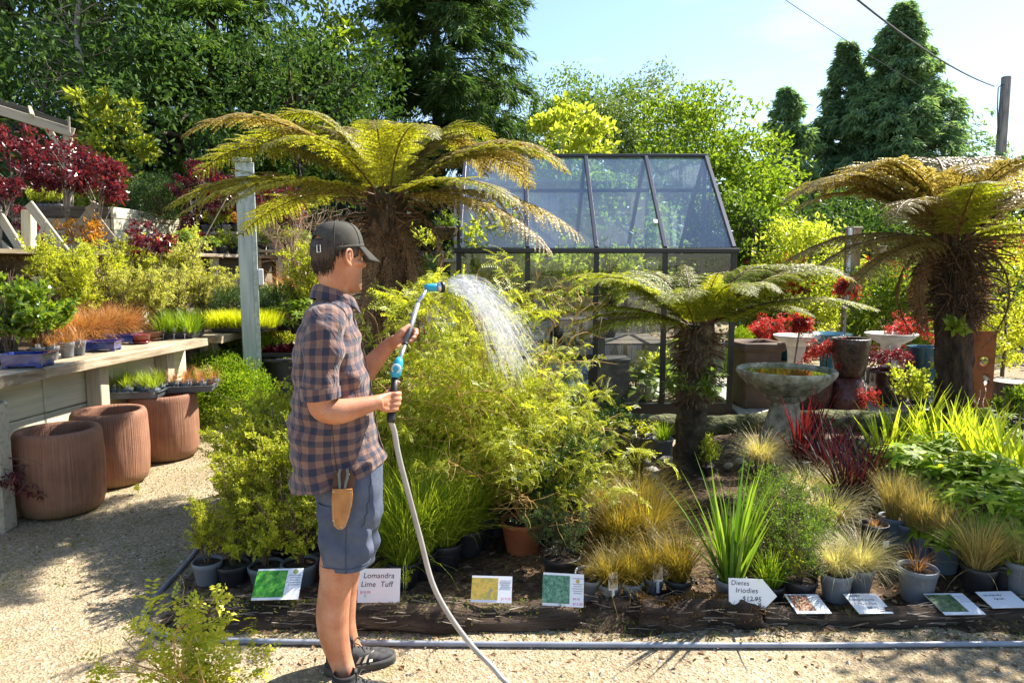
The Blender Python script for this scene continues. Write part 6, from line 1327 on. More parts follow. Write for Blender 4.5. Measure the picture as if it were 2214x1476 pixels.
# kowhai shrubs (wet, weeping)
for k, (u, Y, s, v, lb) in enumerate([(985, 4.55, 1.0, 0, 'tall kowhai shrub under the falling water'), (1075, 4.35, 1.0, 0, 'tall kowhai shrub in front of the greenhouse left bay'), (900, 5.1, .86, 0, 'kowhai shrub behind the man hands'), (1075, 4.0, .80, 1, 'arching kowhai shrub leaning over the yellow print sign'), (1105, 4.7, .66, 0, 'kowhai shrub beside the blue grey pot by the louvres'),
        (1020, 3.85, .62, 1, 'low weeping kowhai trailing over the log'), (1130, 3.72, .58, 1, 'lowest weeping kowhai in the terracotta rimmed pot'), (870, 4.6, .66, 0, 'small kowhai shrub just behind the hose hand'), (945, 4.3, .72, 1, 'spreading kowhai shrub behind the hose')]):
    p = (X(u, Y), Y, bz(X(u, Y), Y)); potted(lb, p, .12, .18, M_terra if k == 6 else M_blackpot, [('kowhai', s, v), ('kowhai', s * .8, 1 - v)] if k < 5 else [('kowhai', s, v)], 'potted shrub', 'kowhai shrubs in the bed', name='potted_shrub')
for k, (u, Y, s, lb) in enumerate([(1215, 4.2, 1.0, 'dark small leaved shrub right of the weeping kowhai'), (1265, 4.4, 1.05, 'dark small leaved shrub behind the tilted grey pot'), (1205, 3.85, .95, 'dark small leaved shrub above the fine leaf print sign'), (1250, 5.1, .95, 'dark small leaved shrub below the greenhouse louvres'), (1290, 4.9, .8, 'dark small leaved shrub beside the golden sedge')]):
    potted(lb, (X(u, Y), Y, bz(X(u, Y), Y)), .11, .17, M_blackpot, [('darkfine', s), ('darkfine', s * .85)], 'potted shrub', 'dark small leaved shrubs', name='potted_shrub')
t = potted('blue grey glazed pot below the greenhouse louvres', (X(1240, 6.3), 6.3, .05), .13, .26, nmat('weathered_blue_glaze', (.10, .14, .16), (.22, .27, .29), 9, .35, .3, 40, .004, coat=.2), [('ored', .7)], 'plant pot', name='glazed_pot')
bp('pale grey plastic pot tipped against the dark shrub', 1263, 1290, 62, 66, M_greypot, [('straw', .3)], None, .25)
bp('big black tub behind the tipped grey pot', 1215, 1262, 90, 60, M_blackpot, [('darkfine', .5)])
# golden sedges
M_orpic = nmat('orange_sedge_print', (.38, .14, .03), (.62, .34, .12), 60, .4, 0)
for k, (u, vb, w_, h_, m, s, lb) in enumerate([(1320, 1296, 50, 40, M_greypot, .62, 'golden sedge in small grey pot with leaning orange tag'), (1369, 1293, 48, 36, M_greypot, .60, 'golden sedge in small grey pot between the two tagged ones'), (1416, 1282, 50, 36, M_greypot, .62, 'golden sedge in small grey pot with upright orange tag'), (1472, 1290, 66, 40, M_blackpot, .74, 'green gold sedge in black pot left of the dietes')]):
    t = bp(lb, u, vb, w_, h_, m, [('gold', s), ('gold', s * .7)], 'golden sedges in small pots')
    if k in (0, 2): plant_tag(t, (.01, -.055, .075), .045, .085, .15 if k == 0 else 0, -.12); o = t.children[-1]; G().put(box(.04, .0008, .012, (0, -.0014, .076))).build('tag_header', M_ink, o); o.children[0].data = G().put(box(.038, .001, .052, (0, -.0012, .036))).mesh('tag_picture', M_orpic)
for k, (u, vb, s, lb) in enumerate([(1345, 1225, .95, 'golden sedge clump behind the tagged pots'), (1400, 1215, .95, 'golden sedge clump beside the dietes leaves'), (1320, 1180, 1.0, 'golden sedge clump against the dark shrubs'), (1380, 1160, .95, 'golden sedge clump in the third sedge row'), (1330, 1095, 1.0, 'bright golden sedge mound below the back pots'), (1300, 1050, 1.0, 'brightest golden sedge mound nearest the greenhouse sill'), (1370, 1085, .8, 'golden sedge mound beside the stone edging')]):
    bp(lb, u, vb, 62, 46, M_blackpot, [('gold', s), ('gold', s * .9)], 'golden sedge clumps')
# pots at the back by the log
for (u, vb, w_, h_, m, ky, s, lb) in [(1387, 992, 44, 52, M_blackpot, 'seedling', .9, 'black pot of small herbs in front of the mossy log'), (1436, 990, 46, 48, M_greypot, 'green_tuft', .8, 'grey pot of green grass in front of the mossy log'), (1375, 962, 40, 40, M_greypot, 'seedling', .6, 'grey pot half hidden behind the black herb pot'), (1412, 965, 34, 34, M_greypot, 'seedling', .8, 'small grey pot between the two back herb pots')]:
    bp(lb, u, vb, w_, h_, m, [(ky, s)], 'pots in front of the mossy log')
# dietes, twiggy shrubs, pale sedges, flax
bp('dietes with tall sword leaves in a grey pot behind the arrow sign', 1588, 1300, 74, 66, M_greypot, [('sword', .82), ('sword', .7)])
bp('black pot of low green strap leaves right of the arrow sign', 1672, 1290, 70, 48, M_blackpot, [('green_tuft', .9)])
for (u, vb, w_, h_, s, lb) in [(1740, 1292, 74, 56, .58, 'twiggy small leaved shrub in the front black pot'), (1690, 1250, 70, 50, .62, 'twiggy small leaved shrub behind the strap leaf pot'), (1760, 1235, 66, 48, .62, 'twiggy small leaved shrub in the second row'), (1640, 1215, 66, 48, .62, 'twiggy small leaved shrub beside the dietes leaves'), (1715, 1180, 66, 48, .6, 'twiggy small leaved shrub in the third row'), (1655, 1150, 60, 46, .5, 'twiggy small leaved shrub near the pale sedge mound')]:
    bp(lb, u, vb, w_, h_, M_blackpot, [('twiggy', s), ('twiggy', s * .8), ('seedling', .9)], 'twiggy shrubs in black pots')
for (u, vb, w_, h_, m, s, k, lb) in [(1818, 1293, 72, 66, M_greypot, .70, 1, 'pale tussock in the front grey pot right of the twiggy shrubs'), (1868, 1276, 62, 56, M_greypot, .75, 0, 'pale tussock leaning right in a grey pot behind the front one'), (1800, 1180, 60, 44, M_blackpot, .9, 0, 'pale tussock mound behind the twiggy shrubs'), (1830, 1130, 56, 42, M_blackpot, .9, 0, 'pale tussock mound below the dark flax'), (1650, 1040, 54, 40, M_blackpot, .95, 0, 'bright pale tussock mound left of the birdbath foot'), (1755, 1120, 54, 40, M_blackpot, .85, 0, 'pale tussock mound in the middle of the bed')]:
    bp(lb, u, vb, w_, h_, m, [('pale', s, k), ('pale', s * .9, k)], 'pale tussocks')
for (u, vb, ky, s, lb) in [(1845, 1150, 'flax', .95, 'near black flax with upright leaves in a black pot'), (1880, 1125, 'flax', .9, 'near black flax behind the sticker pot'), (1800, 1090, 'flax', 1.0, 'near black flax below the birdbath'), (1735, 1045, 'flaxr', .85, 'dark red flax in front of the birdbath foot'), (1765, 1020, 'flaxr', .9, 'red flax beside the birdbath pedestal'), (1830, 1060, 'flax', .9, 'near black flax right of the birdbath')]:
    bp(lb, u, vb, 62, 54, M_blackpot, [(ky, s), (ky, s * .8)], 'dark flax plants')
t = bp('black pot with white sticker in the middle of the right bed', 1898, 1212, 60, 76, M_blackpot, [('ored', .5)]); G().put(box(.035, .002, .035)).build('sticker', M_tag, t, loc=(.02, -t.children[0].data.vertices[0].co.length * 0 - .088, .10), rz=.15)
for k, (u, vb, w_, h_, s, lb) in enumerate([(1938, 1182, 58, 60, .85, 'straw tussock in the first blue grey pot of the slanting row'), (1974, 1192, 52, 58, .8, 'straw tussock in the second blue grey pot of the slanting row'), (2008, 1216, 52, 62, .85, 'straw tussock in the third blue grey pot of the slanting row'), (2056, 1238, 62, 64, .78, 'straw tussock in the last blue grey pot of the slanting row')]):
    bp(lb, u, vb, w_, h_, M_bluegreypot, [('straw', s, 0), ('straw', s * .9, 0)], 'straw tussocks in the slanting row')
bp('grey pot of tiny red sedge standing alone in the front', 1999, 1292, 84, 78, M_greypot, [('ored', .9)])
bp('straw tussock in black pot behind the flat right signs', 2130, 1286, 72, 62, M_blackpot, [('straw', .95, 1), ('straw', .85, 1)])
bp('black pot tucked behind the straw tussock pot', 2180, 1276, 50, 56, M_blackpot, [('green_tuft', .6)])
bp('grey pot cut off by the right edge of the front row', 2222, 1288, 70, 72, M_greypot, [('straw', .7, 1)])
# bright leafy plants at the right
for k, (u, vb, ky, s, lb) in enumerate([(1925, 1060, 'lily', 1.05, 'lime blade leaved lily left of the right leafy clump'), (1985, 1040, 'lily', 1.2, 'lime blade leaved lily in front of the fern trunk'), (2050, 1060, 'lily', 1.2, 'lime blade leaved lily below the fern trunk'), (2110, 1085, 'lily', 1.25, 'lime blade leaved lily below the steel panel'), (2165, 1120, 'lily', 1.3, 'lime blade leaved lily near the right edge'), (2215, 1140, 'lily', 1.3, 'lime blade leaved lily cut by the right edge'),
        (1950, 1120, 'helle', .85, 'bright hand leaved plant behind the slanting pot row'), (2010, 1130, 'helle', .95, 'bright hand leaved plant above the third blue grey pot'), (2075, 1150, 'helle', .95, 'bright hand leaved plant in the middle of the leafy clump'), (2140, 1170, 'helle', 1.0, 'bright hand leaved plant behind the straw tussock pot'), (2205, 1190, 'helle', 1.0, 'bright hand leaved plant at the right edge'), (2110, 1225, 'helle', .85, 'low bright hand leaved plant in the front of the leafy clump'), (2190, 1245, 'helle', .85, 'lowest bright hand leaved plant near the edge pot'), (2035, 1090, 'helle', .9, 'bright hand leaved plant between the lilies'), (2150, 1010, 'helle', .8, 'green hand leaved plant at the foot of the steel panel'), (2205, 960, 'camellia', .5, 'small glossy shrub right of the steel panel')]):
    bp(lb, u, vb, 70, 50, M_blackpot, [(ky, s), (ky, s * .85)], 'bright leafy plants in the right bed')
# stones edging
M_rock = nmat('pale_edging_stone', (.25, .23, .19), (.48, .45, .39), 7, .9, .6, 25, .015)
def rockmesh(sd):
    r_ = np.random.default_rng(sd); V, F = lathe([(.001, -.5), (.32, -.42), (.48, -.15), (.5, .1), (.38, .36), (.16, .48), (.001, .5)], 10); V = V * (1 + r_.normal(0, .07, (len(V), 1))) * [1, .8, .62]; return G().add(V, F).mesh('stone', M_rock, True)
RK = [rockmesh(k) for k in range(4)]
for k, (u, v, s) in enumerate([(1395, 1005, .12), (1408, 1022, .13), (1412, 1040, .13), (1418, 1058, .14), (1428, 1078, .14), (1440, 1000, .15), (1465, 995, .1), (1395, 985, .1), (1660, 1075, .12), (1600, 1000, .1), (1575, 1010, .09)]):
    p = gp(u, v, .06); o = inst('edging_stone', RK[k % 4], None, (p[0], p[1], .07), rng.uniform(0, 6), s)
    tag(o, 'pale rounded stone ' + ['first at the top of the edging by the sedge', 'second in the edging row', 'third in the edging row', 'fourth in the edging row', 'last and lowest in the edging row', 'under the grey back pot', 'left of the small fern foot', 'behind the top of the edging row', 'between the twiggy shrubs', 'right of the small fern foot', 'near the thin creeper fern foot'][k], 'stone', 'stones edging the bed')
# foreground left shrub in pale teal pot
t = potted('young golden kowhai shrub in the near left corner', (X(378, 2.2), 2.2, 0), .105, .16, nmat('pale_teal_pot', (.25, .38, .33), (.36, .48, .42), 6, .5, .05), [('kowhai_small', .60, 0), ('kowhai_small', .45, 0), ('seedling', .9), ('seedling', .8)], 'potted shrub', name='potted_shrub')
# weeds
for k, (u, v, ky, s, lb) in enumerate([(830, 1318, 'green_tuft', .34, 'tuft of green weed grass growing on the log by the Lomandra sign'), (880, 1300, 'seedling', .5, 'little weed right of the Lomandra sign'), (2000 - 160, 1340, 'green_tuft', .25, 'tiny weed tuft below the Carex sign'), (1400, 1285, 'seedling', .5, 'green weed on the end of the mossy log block'), (300, 1062, 'seedling', .4, 'small weed at the foot of the middle terracotta pot')]):
    p = gp(u, v, .02); t = thing('weed', lb, 'weed', (p[0], p[1], .09 if k in (0, 1) else .01)); plant(t, ky, (0, 0, 0), s)
# ---- loose stuff on the ground
def chips(n, x0, x1, y0, y1, L, W, zf, mat, name, label, flat=.25):
    Pp = np.stack([rng.uniform(x0, x1, n), rng.uniform(y0, y1, n), np.zeros(n)], -1); Pp[:, 2] = zf(Pp[:, 0], Pp[:, 1]) + .004
    D = np.stack([*(rdir(n, -.05, .05)[:, :2].T), rng.normal(0, flat * .4, n)], -1); N = np.tile([0, 0, 1.0], (n, 1)) + rng.normal(0, flat, (n, 3))
    g = G().put(leaves(Pp, D, L * rng.uniform(.4, 1.4, n), W * rng.uniform(.5, 1.4, n), N, fold=.2)); return tag(g.build(name, mat), label, kind='stuff')
M_chip = leafmat('bark_chip', (.03, .02, .014), (.26, .19, .13), trw=.05, mid=(.09, .06, .04), rough=.85, tr=(1, 1, 1)); M_litter = leafmat('fallen_leaf', (.16, .08, .035), (.45, .33, .2), trw=.25, mid=(.28, .17, .08), rough=.7, tr=(1, 1, .9))
chips(9500, -1.7, 6.5, 2.92, 6.6, .05, .018, bed_z, M_chip, 'bark_mulch', 'loose bark chips over the soil of the planting bed')
chips(700, -1.7, 4.2, 2.65, 3.4, .035, .018, lambda x, y: np.maximum(bed_z(x, y), 0), M_litter, 'leaf_litter', 'dry fallen leaves scattered along the log edge', .5)
chips(1500, -1.6, 4.0, 2.86, 3.02, .022, .008, lambda x, y: np.maximum(bed_z(x, y), 0), M_greenmoss, 'weed_moss', 'low green weeds and moss along the foot of the logs', 1.2)
def pebbles(n, x0, x1, y0, y1, s, name, label, mat):
    base = np.array([[1, 0, 0], [0, 1, 0], [-1, 0, 0], [0, -1, 0], [0, 0, .7], [0, 0, -.5]]); F = np.array([[0, 1, 4], [1, 2, 4], [2, 3, 4], [3, 0, 4]])
    Pp = np.stack([rng.uniform(x0, x1, n), y0 + (y1 - y0) * rng.uniform(0, 1, n) ** 1.4, np.full(n, .001)], -1); sc = s * rng.lognormal(0, .45, n); a = rng.uniform(0, 6.28, n)
    V = base[None] * sc[:, None, None] * rng.uniform(.6, 1.2, (n, 6, 1)); c, s_ = np.cos(a)[:, None], np.sin(a)[:, None]; V = np.stack([V[..., 0] * c - V[..., 1] * s_, V[..., 0] * s_ + V[..., 1] * c, V[..., 2]], -1) + Pp[:, None]
    return tag(G().add(V.reshape(-1, 3), (F[None] + (np.arange(n) * 6)[:, None, None]).reshape(-1, 3)).build(name, mat), label, kind='stuff')
M_peb = leafmat('loose_pebble', (.18, .15, .11), (.55, .50, .42), trw=.0, mid=(.36, .31, .24), rough=.9, tr=(1, 1, 1))
pebbles(13000, -3.6, 3.6, 2.2, 6.5, .0042, 'gravel_pebbles', 'loose sandy pebbles over the path and foreground', M_peb)
moss = chips(5200, -3.1, -1.6, 3.4, 6.5, .016, .007, lambda x, y: np.zeros_like(x), M_greenmoss, 'moss', 'thin green moss specks over the gravel path', .9)
# ================================================================ THE MAN WITH THE WATERING WAND
YM = 2.62; AL = R(14); BE = R(47)
fw = np.array([math.cos(AL), math.sin(AL), 0]); lf = np.array([-math.sin(AL), math.cos(AL), 0]); up = np.array([0, 0, 1.0])
base = np.array([at(745, 1000, YM)[0], YM, 0.0])
man = thing('person', 'man in dark cap, checked shirt and blue shorts holding a watering wand', 'person', base)
def A(u, v, dy=0.0): return at(u, v, YM + dy) - base
def sring(c, a, b, n=72, ex=2.3, F=fw, L=lf):
    th = np.arange(n) * 2 * math.pi / n; ct, st = np.cos(th), np.sin(th)
    x = np.sign(ct) * np.abs(ct) ** (2 / ex); y = np.sign(st) * np.abs(st) ** (2 / ex)
    return c + a * x[:, None] * F + b * y[:, None] * L
def resample(rows, k):
    return smoothpath(np.array(rows, float), k)
# torso rows: v, uL, uR, lateral half-width
TR = [(636, 700, 750, .055), (650, 682, 756, .095), (664, 668, 761, .145), (680, 656, 765, .180), (702, 647, 771, .200), (735, 640, 781, .206), (780, 635, 790, .202), (820, 632, 798, .196), (870, 630, 805, .190), (920, 630, 812, .186), (960, 631, 819, .185), (990, 633, 826, .187), (1019, 637, 832, .190)]
def torso_rings(rows, k, n=72, shrink=1.0, tilt=0.0, yo=0.0):
    rr = resample(rows, k); out = []; uv = []; dist = 0; pz = None
    for (v, ul, ur, b) in rr:
        pl, pr = A(ul, v, yo), A(ur, v, yo); c = (pl + pr) / 2; e = (pr[0] - pl[0]) / 2
        a = math.sqrt(max(e * e - (b * math.sin(AL)) ** 2, .0009)) / math.cos(AL)
        ring = sring(c, a * shrink, b * shrink, n)
        if tilt and v > 940: ring[:, 2] += tilt * (v - 940) / 79 * ((ring - c) @ fw)
        out.append(ring)
    return np.array(out)
# ---- shirt
M_shirt, nt, b, o = newmat('checked_cotton')
at_ = nt.nodes.new('ShaderNodeAttribute'); at_.attribute_name = 'uvm'; sx = nt.nodes.new('ShaderNodeSeparateXYZ'); nt.links.new(at_.outputs['Vector'], sx.inputs[0])
def band(sock, per):
    m1 = nt.nodes.new('ShaderNodeMath'); m1.operation = 'DIVIDE'; m1.inputs[1].default_value = per; nt.links.new(sock, m1.inputs[0])
    m2 = nt.nodes.new('ShaderNodeMath'); m2.operation = 'FRACT'; nt.links.new(m1.outputs[0], m2.inputs[0])
    m3 = nt.nodes.new('ShaderNodeMath'); m3.operation = 'GREATER_THAN'; m3.inputs[1].default_value = .5; nt.links.new(m2.outputs[0], m3.inputs[0]); return m3.outputs[0]
ad = nt.nodes.new('ShaderNodeMath'); nt.links.new(band(sx.outputs[0], .046), ad.inputs[0]); nt.links.new(band(sx.outputs[1], .046), ad.inputs[1])
hf_ = nt.nodes.new('ShaderNodeMath'); hf_.operation = 'DIVIDE'; hf_.inputs[1].default_value = 2; nt.links.new(ad.outputs[0], hf_.inputs[0])
cr = nt.nodes.new('ShaderNodeValToRGB'); cr.color_ramp.interpolation = 'CONSTANT'; e = cr.color_ramp.elements; e[0].color = (.205, .12, .09, 1); e[1].position = .75; e[1].color = (.028, .033, .056, 1); q = e.new(.4); q.color = (.105, .065, .068, 1)
nt.links.new(hf_.outputs[0], cr.inputs[0]); mu = nt.nodes.new('ShaderNodeMixRGB'); mu.blend_type = 'MULTIPLY'; mu.inputs[0].default_value = .5; nt.links.new(cr.outputs[0], mu.inputs[1]); v_ = ocoord(nt); nt.links.new(ramp(nt, noise(nt, 160, 3, v_), [(.3, (.7, .7, .7)), (.7, (1.2, 1.2, 1.2))]), mu.inputs[2])
nt.links.new(mu.outputs[0], b.inputs['Base Color']); b.inputs['Roughness'].default_value = .85; b.inputs['Sheen Weight'].default_value = .25; b.inputs['Specular IOR Level'].default_value = .2
n1 = bump(nt, noise(nt, 9, 4, v_, 1.2), .8, .03, None); bump(nt, noise(nt, 40, 3, v_), .2, .004, b, n1)
def wrinkle(V, amp=.005):
    x, y, z = V[..., 0], V[..., 1], V[..., 2]
    return amp * (np.sin(31 * z + 22 * x + 2 * np.sin(9 * z + 7 * x)) * np.sin(17 * x - 9 * z + 14 * y) + .7 * np.sin(55 * z - 30 * x + 3 * np.sin(12 * x + 8 * z)) * np.sin(11 * z + 3 + 20 * y))
def cloth(rings, amp, flip=False):
    Rg = rings.copy(); c = Rg.mean(1, keepdims=True); N = nrm(Rg - c); Rg = Rg + N * wrinkle(Rg, amp)[..., None]; return Rg
def add_loft_uv(g, Rg, closed=True, u0=0.0):
    k, n, _ = Rg.shape; Rg = np.concatenate([Rg, Rg[:, :1]], 1); per = np.linalg.norm(np.diff(Rg, axis=1), axis=-1).mean(0); uu = np.concatenate([[0], np.cumsum(per)]) + u0
    vv = np.concatenate([[0], np.cumsum(np.linalg.norm(np.diff(Rg.mean(1), axis=0), axis=-1))]); V, F = loft(Rg, closed=False)
    uv = np.stack([np.tile(uu, k), np.repeat(vv, n + 1), np.zeros(k * (n + 1))], -1); uv[:, 0] += .005 * np.sin(uv[:, 1] * 23 + uv[:, 0] * 9); uv[:, 1] += .005 * np.sin(uv[:, 0] * 19 + uv[:, 1] * 7); g.add(V, F, 0, uv)
g = G(); Rg = cloth(torso_rings(TR, 70, tilt=.30), .0105); add_loft_uv(g, Rg)
inn = Rg[-3:][::-1] * 1.0; cc = inn.mean(1, keepdims=True); inn = cc + (inn - cc) * .975; add_loft_uv(g, np.concatenate([Rg[-1:], inn[:1] + [0, 0, .002], inn[1:]]))
shirt = g.build('shirt', M_shirt, man, True, uv=True)
def limb_rings(pts, rad, k, n=36, flat=1.0):
    P = smoothpath(pts, k); r = smoothpath(np.stack([rad, np.zeros(len(rad)), np.zeros(len(rad))], -1), k)[:, 0]; T = nrm(np.gradient(P, axis=0)); u = nrm(np.cross(T, [0.1, 1, 0.1])); w = np.cross(T, u); th = np.arange(n) * 2 * math.pi / n
    return P[:, None] + r[:, None, None] * (np.cos(th)[None, :, None] * u[:, None] + flat * np.sin(th)[None, :, None] * w[:, None])
SH = A(704, 694, -.155)
slv = [SH + [0, .05, .01], SH, A(702, 735, -.19), A(697, 790, -.205), A(692, 835, -.21), A(693, 858, -.21)]
g = G(); R1 = cloth(limb_rings(slv, [.05, .070, .071, .066, .063, .064], 34), .0055); add_loft_uv(g, R1, u0=.011); g.build('sleeve', M_shirt, man, True, uv=True)
cf = [A(692, 835, -.21), A(692.5, 847, -.21), A(694, 861, -.21)]; Rc = cloth(limb_rings(cf, [.070, .0715, .0705], 8), .002); g = G(); add_loft_uv(g, Rc, u0=.02); Ri = limb_rings(cf, [.066, .067, .064], 8)[::-1]; add_loft_uv(g, np.concatenate([Rc[-1:], Ri])); add_loft_uv(g, np.concatenate([Ri[-1:], Rc[:1]])); g.build('rolled_cuff', M_shirt, man, True, uv=True)
SHL = A(728, 694, .155)
slf = [SHL + [0, -.05, .01], SHL, A(735, 735, .20), A(745, 790, .21), A(752, 838, .20), A(754, 850, .20)]
g = G(); add_loft_uv(g, cloth(limb_rings(slf, [.05, .070, .070, .066, .064, .066], 30), .005)); g.build('sleeve', M_shirt, man, True, uv=True)
# collar
def collar():
    g = G(); n = 49; th = np.linspace(R(16), R(344), n); cb = A(722, 652); hd = nrm(fw * .86 + lf * .45)
    hl = np.cross(up, hd); dirs = np.cos(th)[:, None] * hd + np.sin(th)[:, None] * hl; fz = -np.cos(th)
    b0 = cb + dirs * np.array([.068]) + up * (fz * .030)[:, None] ; top = cb + dirs * .064 + up * (.034 + fz * .030)[:, None]
    fold = cb + dirs * .077 + up * (.030 + fz * .026)[:, None]; tip = np.clip((np.abs(np.cos(th)) - .35) * (np.cos(th) > 0), 0, 1)
    low = cb + dirs * (.088 + .02 * tip)[:, None] + up * (-.010 + fz * .026 - .030 * tip)[:, None]
    rows = np.array([b0, top, fold, low]); kk = smoothpath(rows.reshape(4, -1), 10).reshape(10, n, 3); V, F = loft(kk, closed=False)
    uu = np.linspace(0, .42, n); uv = np.stack([np.tile(uu, 10), np.repeat(np.linspace(0, .09, 10), n), np.zeros(10 * n)], -1); g.add(V, F, 0, uv); o = g.build('collar', M_shirt, man, True, uv=True)
    sol = o.modifiers.new('thickness', 'SOLIDIFY'); sol.thickness = .0025
collar()
# seams, front placket
M_stitch = plain('dark_thread', (.05, .035, .035), .9)
G().put(tube([r[54] + nrm(r[54] - r.mean(0)) * .0008 for r in Rg[26:]], .0016, 4)).build('side_seam', M_stitch, man)
G().put(tube([r + nrm(r - R1[3].mean(0)) * .001 for r in np.concatenate([R1[4], R1[4][:1]])], .0016, 4, cap=False)).build('armhole_seam', M_stitch, man)
k0 = torso_rings(TR, 70, tilt=.30); fi = np.array([r[0] for r in k0]); plk = fi[8:] + fw * .004
g = G(); w_ = .016; n_ = len(plk); V = np.concatenate([plk - lf * w_ * 1.6, plk + lf * w_ * .4]); F = [(i, i + 1, n_ + i + 1, n_ + i) for i in range(n_ - 1)]; uv = np.concatenate([np.stack([np.zeros(n_), np.arange(n_) * .0098, np.zeros(n_)], -1), np.stack([np.full(n_, .03), np.arange(n_) * .0098, np.zeros(n_)], -1)])
g.add(V, F, 0, uv); o = g.build('button_placket', M_shirt, man, True, uv=True); o.modifiers.new('thickness', 'SOLIDIFY').thickness = .004
# ---- shorts
M_short = nmat('blue_grey_cotton', (.062, .078, .118), (.098, .115, .16), 14, .85, .35, 60, .006, spec=.2)
PR = [(985, 668, 824, .165), (1020, 673, 828, .172), (1060, 682, 829, .176), (1100, 688, 828, .176), (1128, 694, 820, .16)]
g = G(); Rp = cloth(torso_rings(PR, 30), .003); g.put(loft(Rp, cap1=True))
def leg_rings(rows, k, amp=.0065):
    rr = resample(rows, k); out = []
    for (v, u0, u1, b, dy) in rr:
        p0, p1 = A(u0, v, dy), A(u1, v, dy); c = (p0 + p1) / 2; out.append(sring(c, (p1[0] - p0[0]) / 2, b, 48, 2.2))
    return cloth(np.array(out), amp)
Ln = leg_rings([(1080, 688, 812, .085, -.09), (1120, 689, 808, .088, -.095), (1160, 690, 804, .088, -.10), (1195, 692, 803, .088, -.10), (1218, 693, 803, .088, -.10)], 26); Lf = leg_rings([(1080, 710, 824, .085, .09), (1120, 714, 822, .088, .09), (1160, 718, 818, .088, .09), (1212, 722, 813, .088, .09)], 24)
for Lr in (Ln, Lf):
    i_ = Lr[-6:][::-1]; c_ = i_.mean(1, keepdims=True); i_ = c_ + (i_ - c_) * .96; g.put(loft(np.concatenate([Lr, i_ + [0, 0, .001]])))
g.build('shorts', M_short, man, True)
M_seam = plain('dark_seam', (.05, .06, .09), .9)
G().put(tube([p[36] + nrm(p[36] - p.mean(0)) * .001 for p in Ln[2:]], .0022, 5)).build('side_seam', M_seam, man)
G().put(tube([Rp[i][int(round(61 - (i / 24) ** 2 * 4))] + nrm(Rp[i][60] - Rp[i].mean(0)) * .001 for i in range(3, 25)], .0022, 5)).build('pocket_seam', M_seam, man)
hm = Ln[-4]; G().put(tube(np.concatenate([hm, hm[:1]]) + nrm(np.concatenate([hm, hm[:1]]) - hm.mean(0)) * .0008, .0018, 4, cap=False)).build('hem_stitch', M_seam, man)
pk_ = [A(771, 1003, -.185), A(773, 1030, -.188), A(771, 1060, -.19), A(764, 1085, -.193)]
# ---- body: one continuous skin (voxel remesh of overlapping lofts)
g = G()
def limb(pts, rad, k=26, n=24, flat=1.0): g.put(loft(limb_rings(pts, rad, k, n, flat), cap0=True, cap1=True))
g.put(loft(torso_rings(TR[1:], 30, 40, .88), cap0=True, cap1=True))
g.put(loft(torso_rings(PR, 14, 40, .84), cap0=True, cap1=True))
limb([A(748, 1040, -.07), A(742, 1130, -.09), A(729, 1215, -.113), A(727, 1250, -.12), A(722, 1290, -.122), A(719, 1330, -.124), A(723, 1375, -.126), A(735, 1420, -.128), A(746, 1452, -.13), A(752, 1480, -.125)], [.070, .068, .066, .062, .0615, .0625, .056, .045, .041, .043], 40)
limb([A(760, 1040, .07), A(758, 1130, .09), A(748, 1215, .105), A(743, 1260, .105), A(738, 1310, .105), A(742, 1350, .105), A(755, 1390, .105), A(765, 1412, .105)], [.070, .068, .064, .060, .060, .052, .042, .042], 36)
# arms
limb([SH, A(702, 760, -.20), A(693, 840, -.21), A(693, 872, -.21), A(706, 886, -.205), A(735, 889, -.195), A(775, 880, -.165), A(808, 871, -.135), A(822, 868, -.12)], [.055, .052, .047, .046, .047, .046, .037, .029, .027], 46)
limb([SHL, A(740, 770, .21), A(757, 835, .205), A(775, 822, .195), A(800, 792, .185), A(825, 763, .175), A(846, 741, .165)], [.055, .050, .046, .045, .042, .034, .028], 40)
# neck and head
ZC = A(745, 634)[2]; ZT = A(745, 490)[2]; HH = ZT - ZC
hf = np.array([math.cos(BE), math.sin(BE), 0]); hl = np.array([-math.sin(BE), math.cos(BE), 0]); hc = A(732, 560); hc = np.array([hc[0], hc[1], ZC])
def hp(f, l, s): return hc + hf * f + hl * l + up * (s * HH)
limb([hp(-.03, 0, .45), hp(-.022, 0, .2), A(722, 632, .01), A(718, 660, .01), A(714, 700, .01)], [.058, .058, .058, .062, .075], 20)
HR = [(0.0, .072, .030, .022), (.05, .086, .0, .040), (.13, .091, -.03, .052), (.25, .090, -.06, .061), (.33, .091, -.078, .066), (.42, .092, -.090, .070), (.52, .088, -.098, .073), (.60, .094, -.102, .075), (.72, .090, -.100, .076), (.85, .070, -.085, .066), (.94, .040, -.055, .046), (1.0, .005, -.02, .014)]
def head_rings(k, grow=0.0, n=48):
    out = []
    for (s, f1, f0, w_) in smoothpath(np.array(HR), k): out.append(sring(hp((f1 + f0) / 2, 0, s), (f1 - f0) / 2 + grow, w_ + grow, n, 2.2, hf, hl))
    return np.array(out)
g.put(loft(head_rings(30), cap0=True, cap1=True))
limb([hp(.084, 0, .57), hp(.100, 0, .49), hp(.112, 0, .435), hp(.10, 0, .41)], [.008, .010, .013, .010], 10, 12)
limb([hp(.088, -.020, .29), hp(.094, 0, .295), hp(.088, .020, .29)], [.004, .0075, .004], 10, 10); limb([hp(.086, -.019, .255), hp(.092, 0, .25), hp(.086, .019, .255)], [.004, .0075, .004], 10, 10)
limb([hp(.086, -.045, .60), hp(.095, -.02, .615), hp(.094, 0, .60), hp(.095, .02, .615), hp(.086, .045, .60)], [.006, .008, .006, .008, .006], 14, 10)
limb([hp(.07, -.012, .06), hp(.084, 0, .075), hp(.07, .012, .06)], [.014, .016, .014], 8, 12)
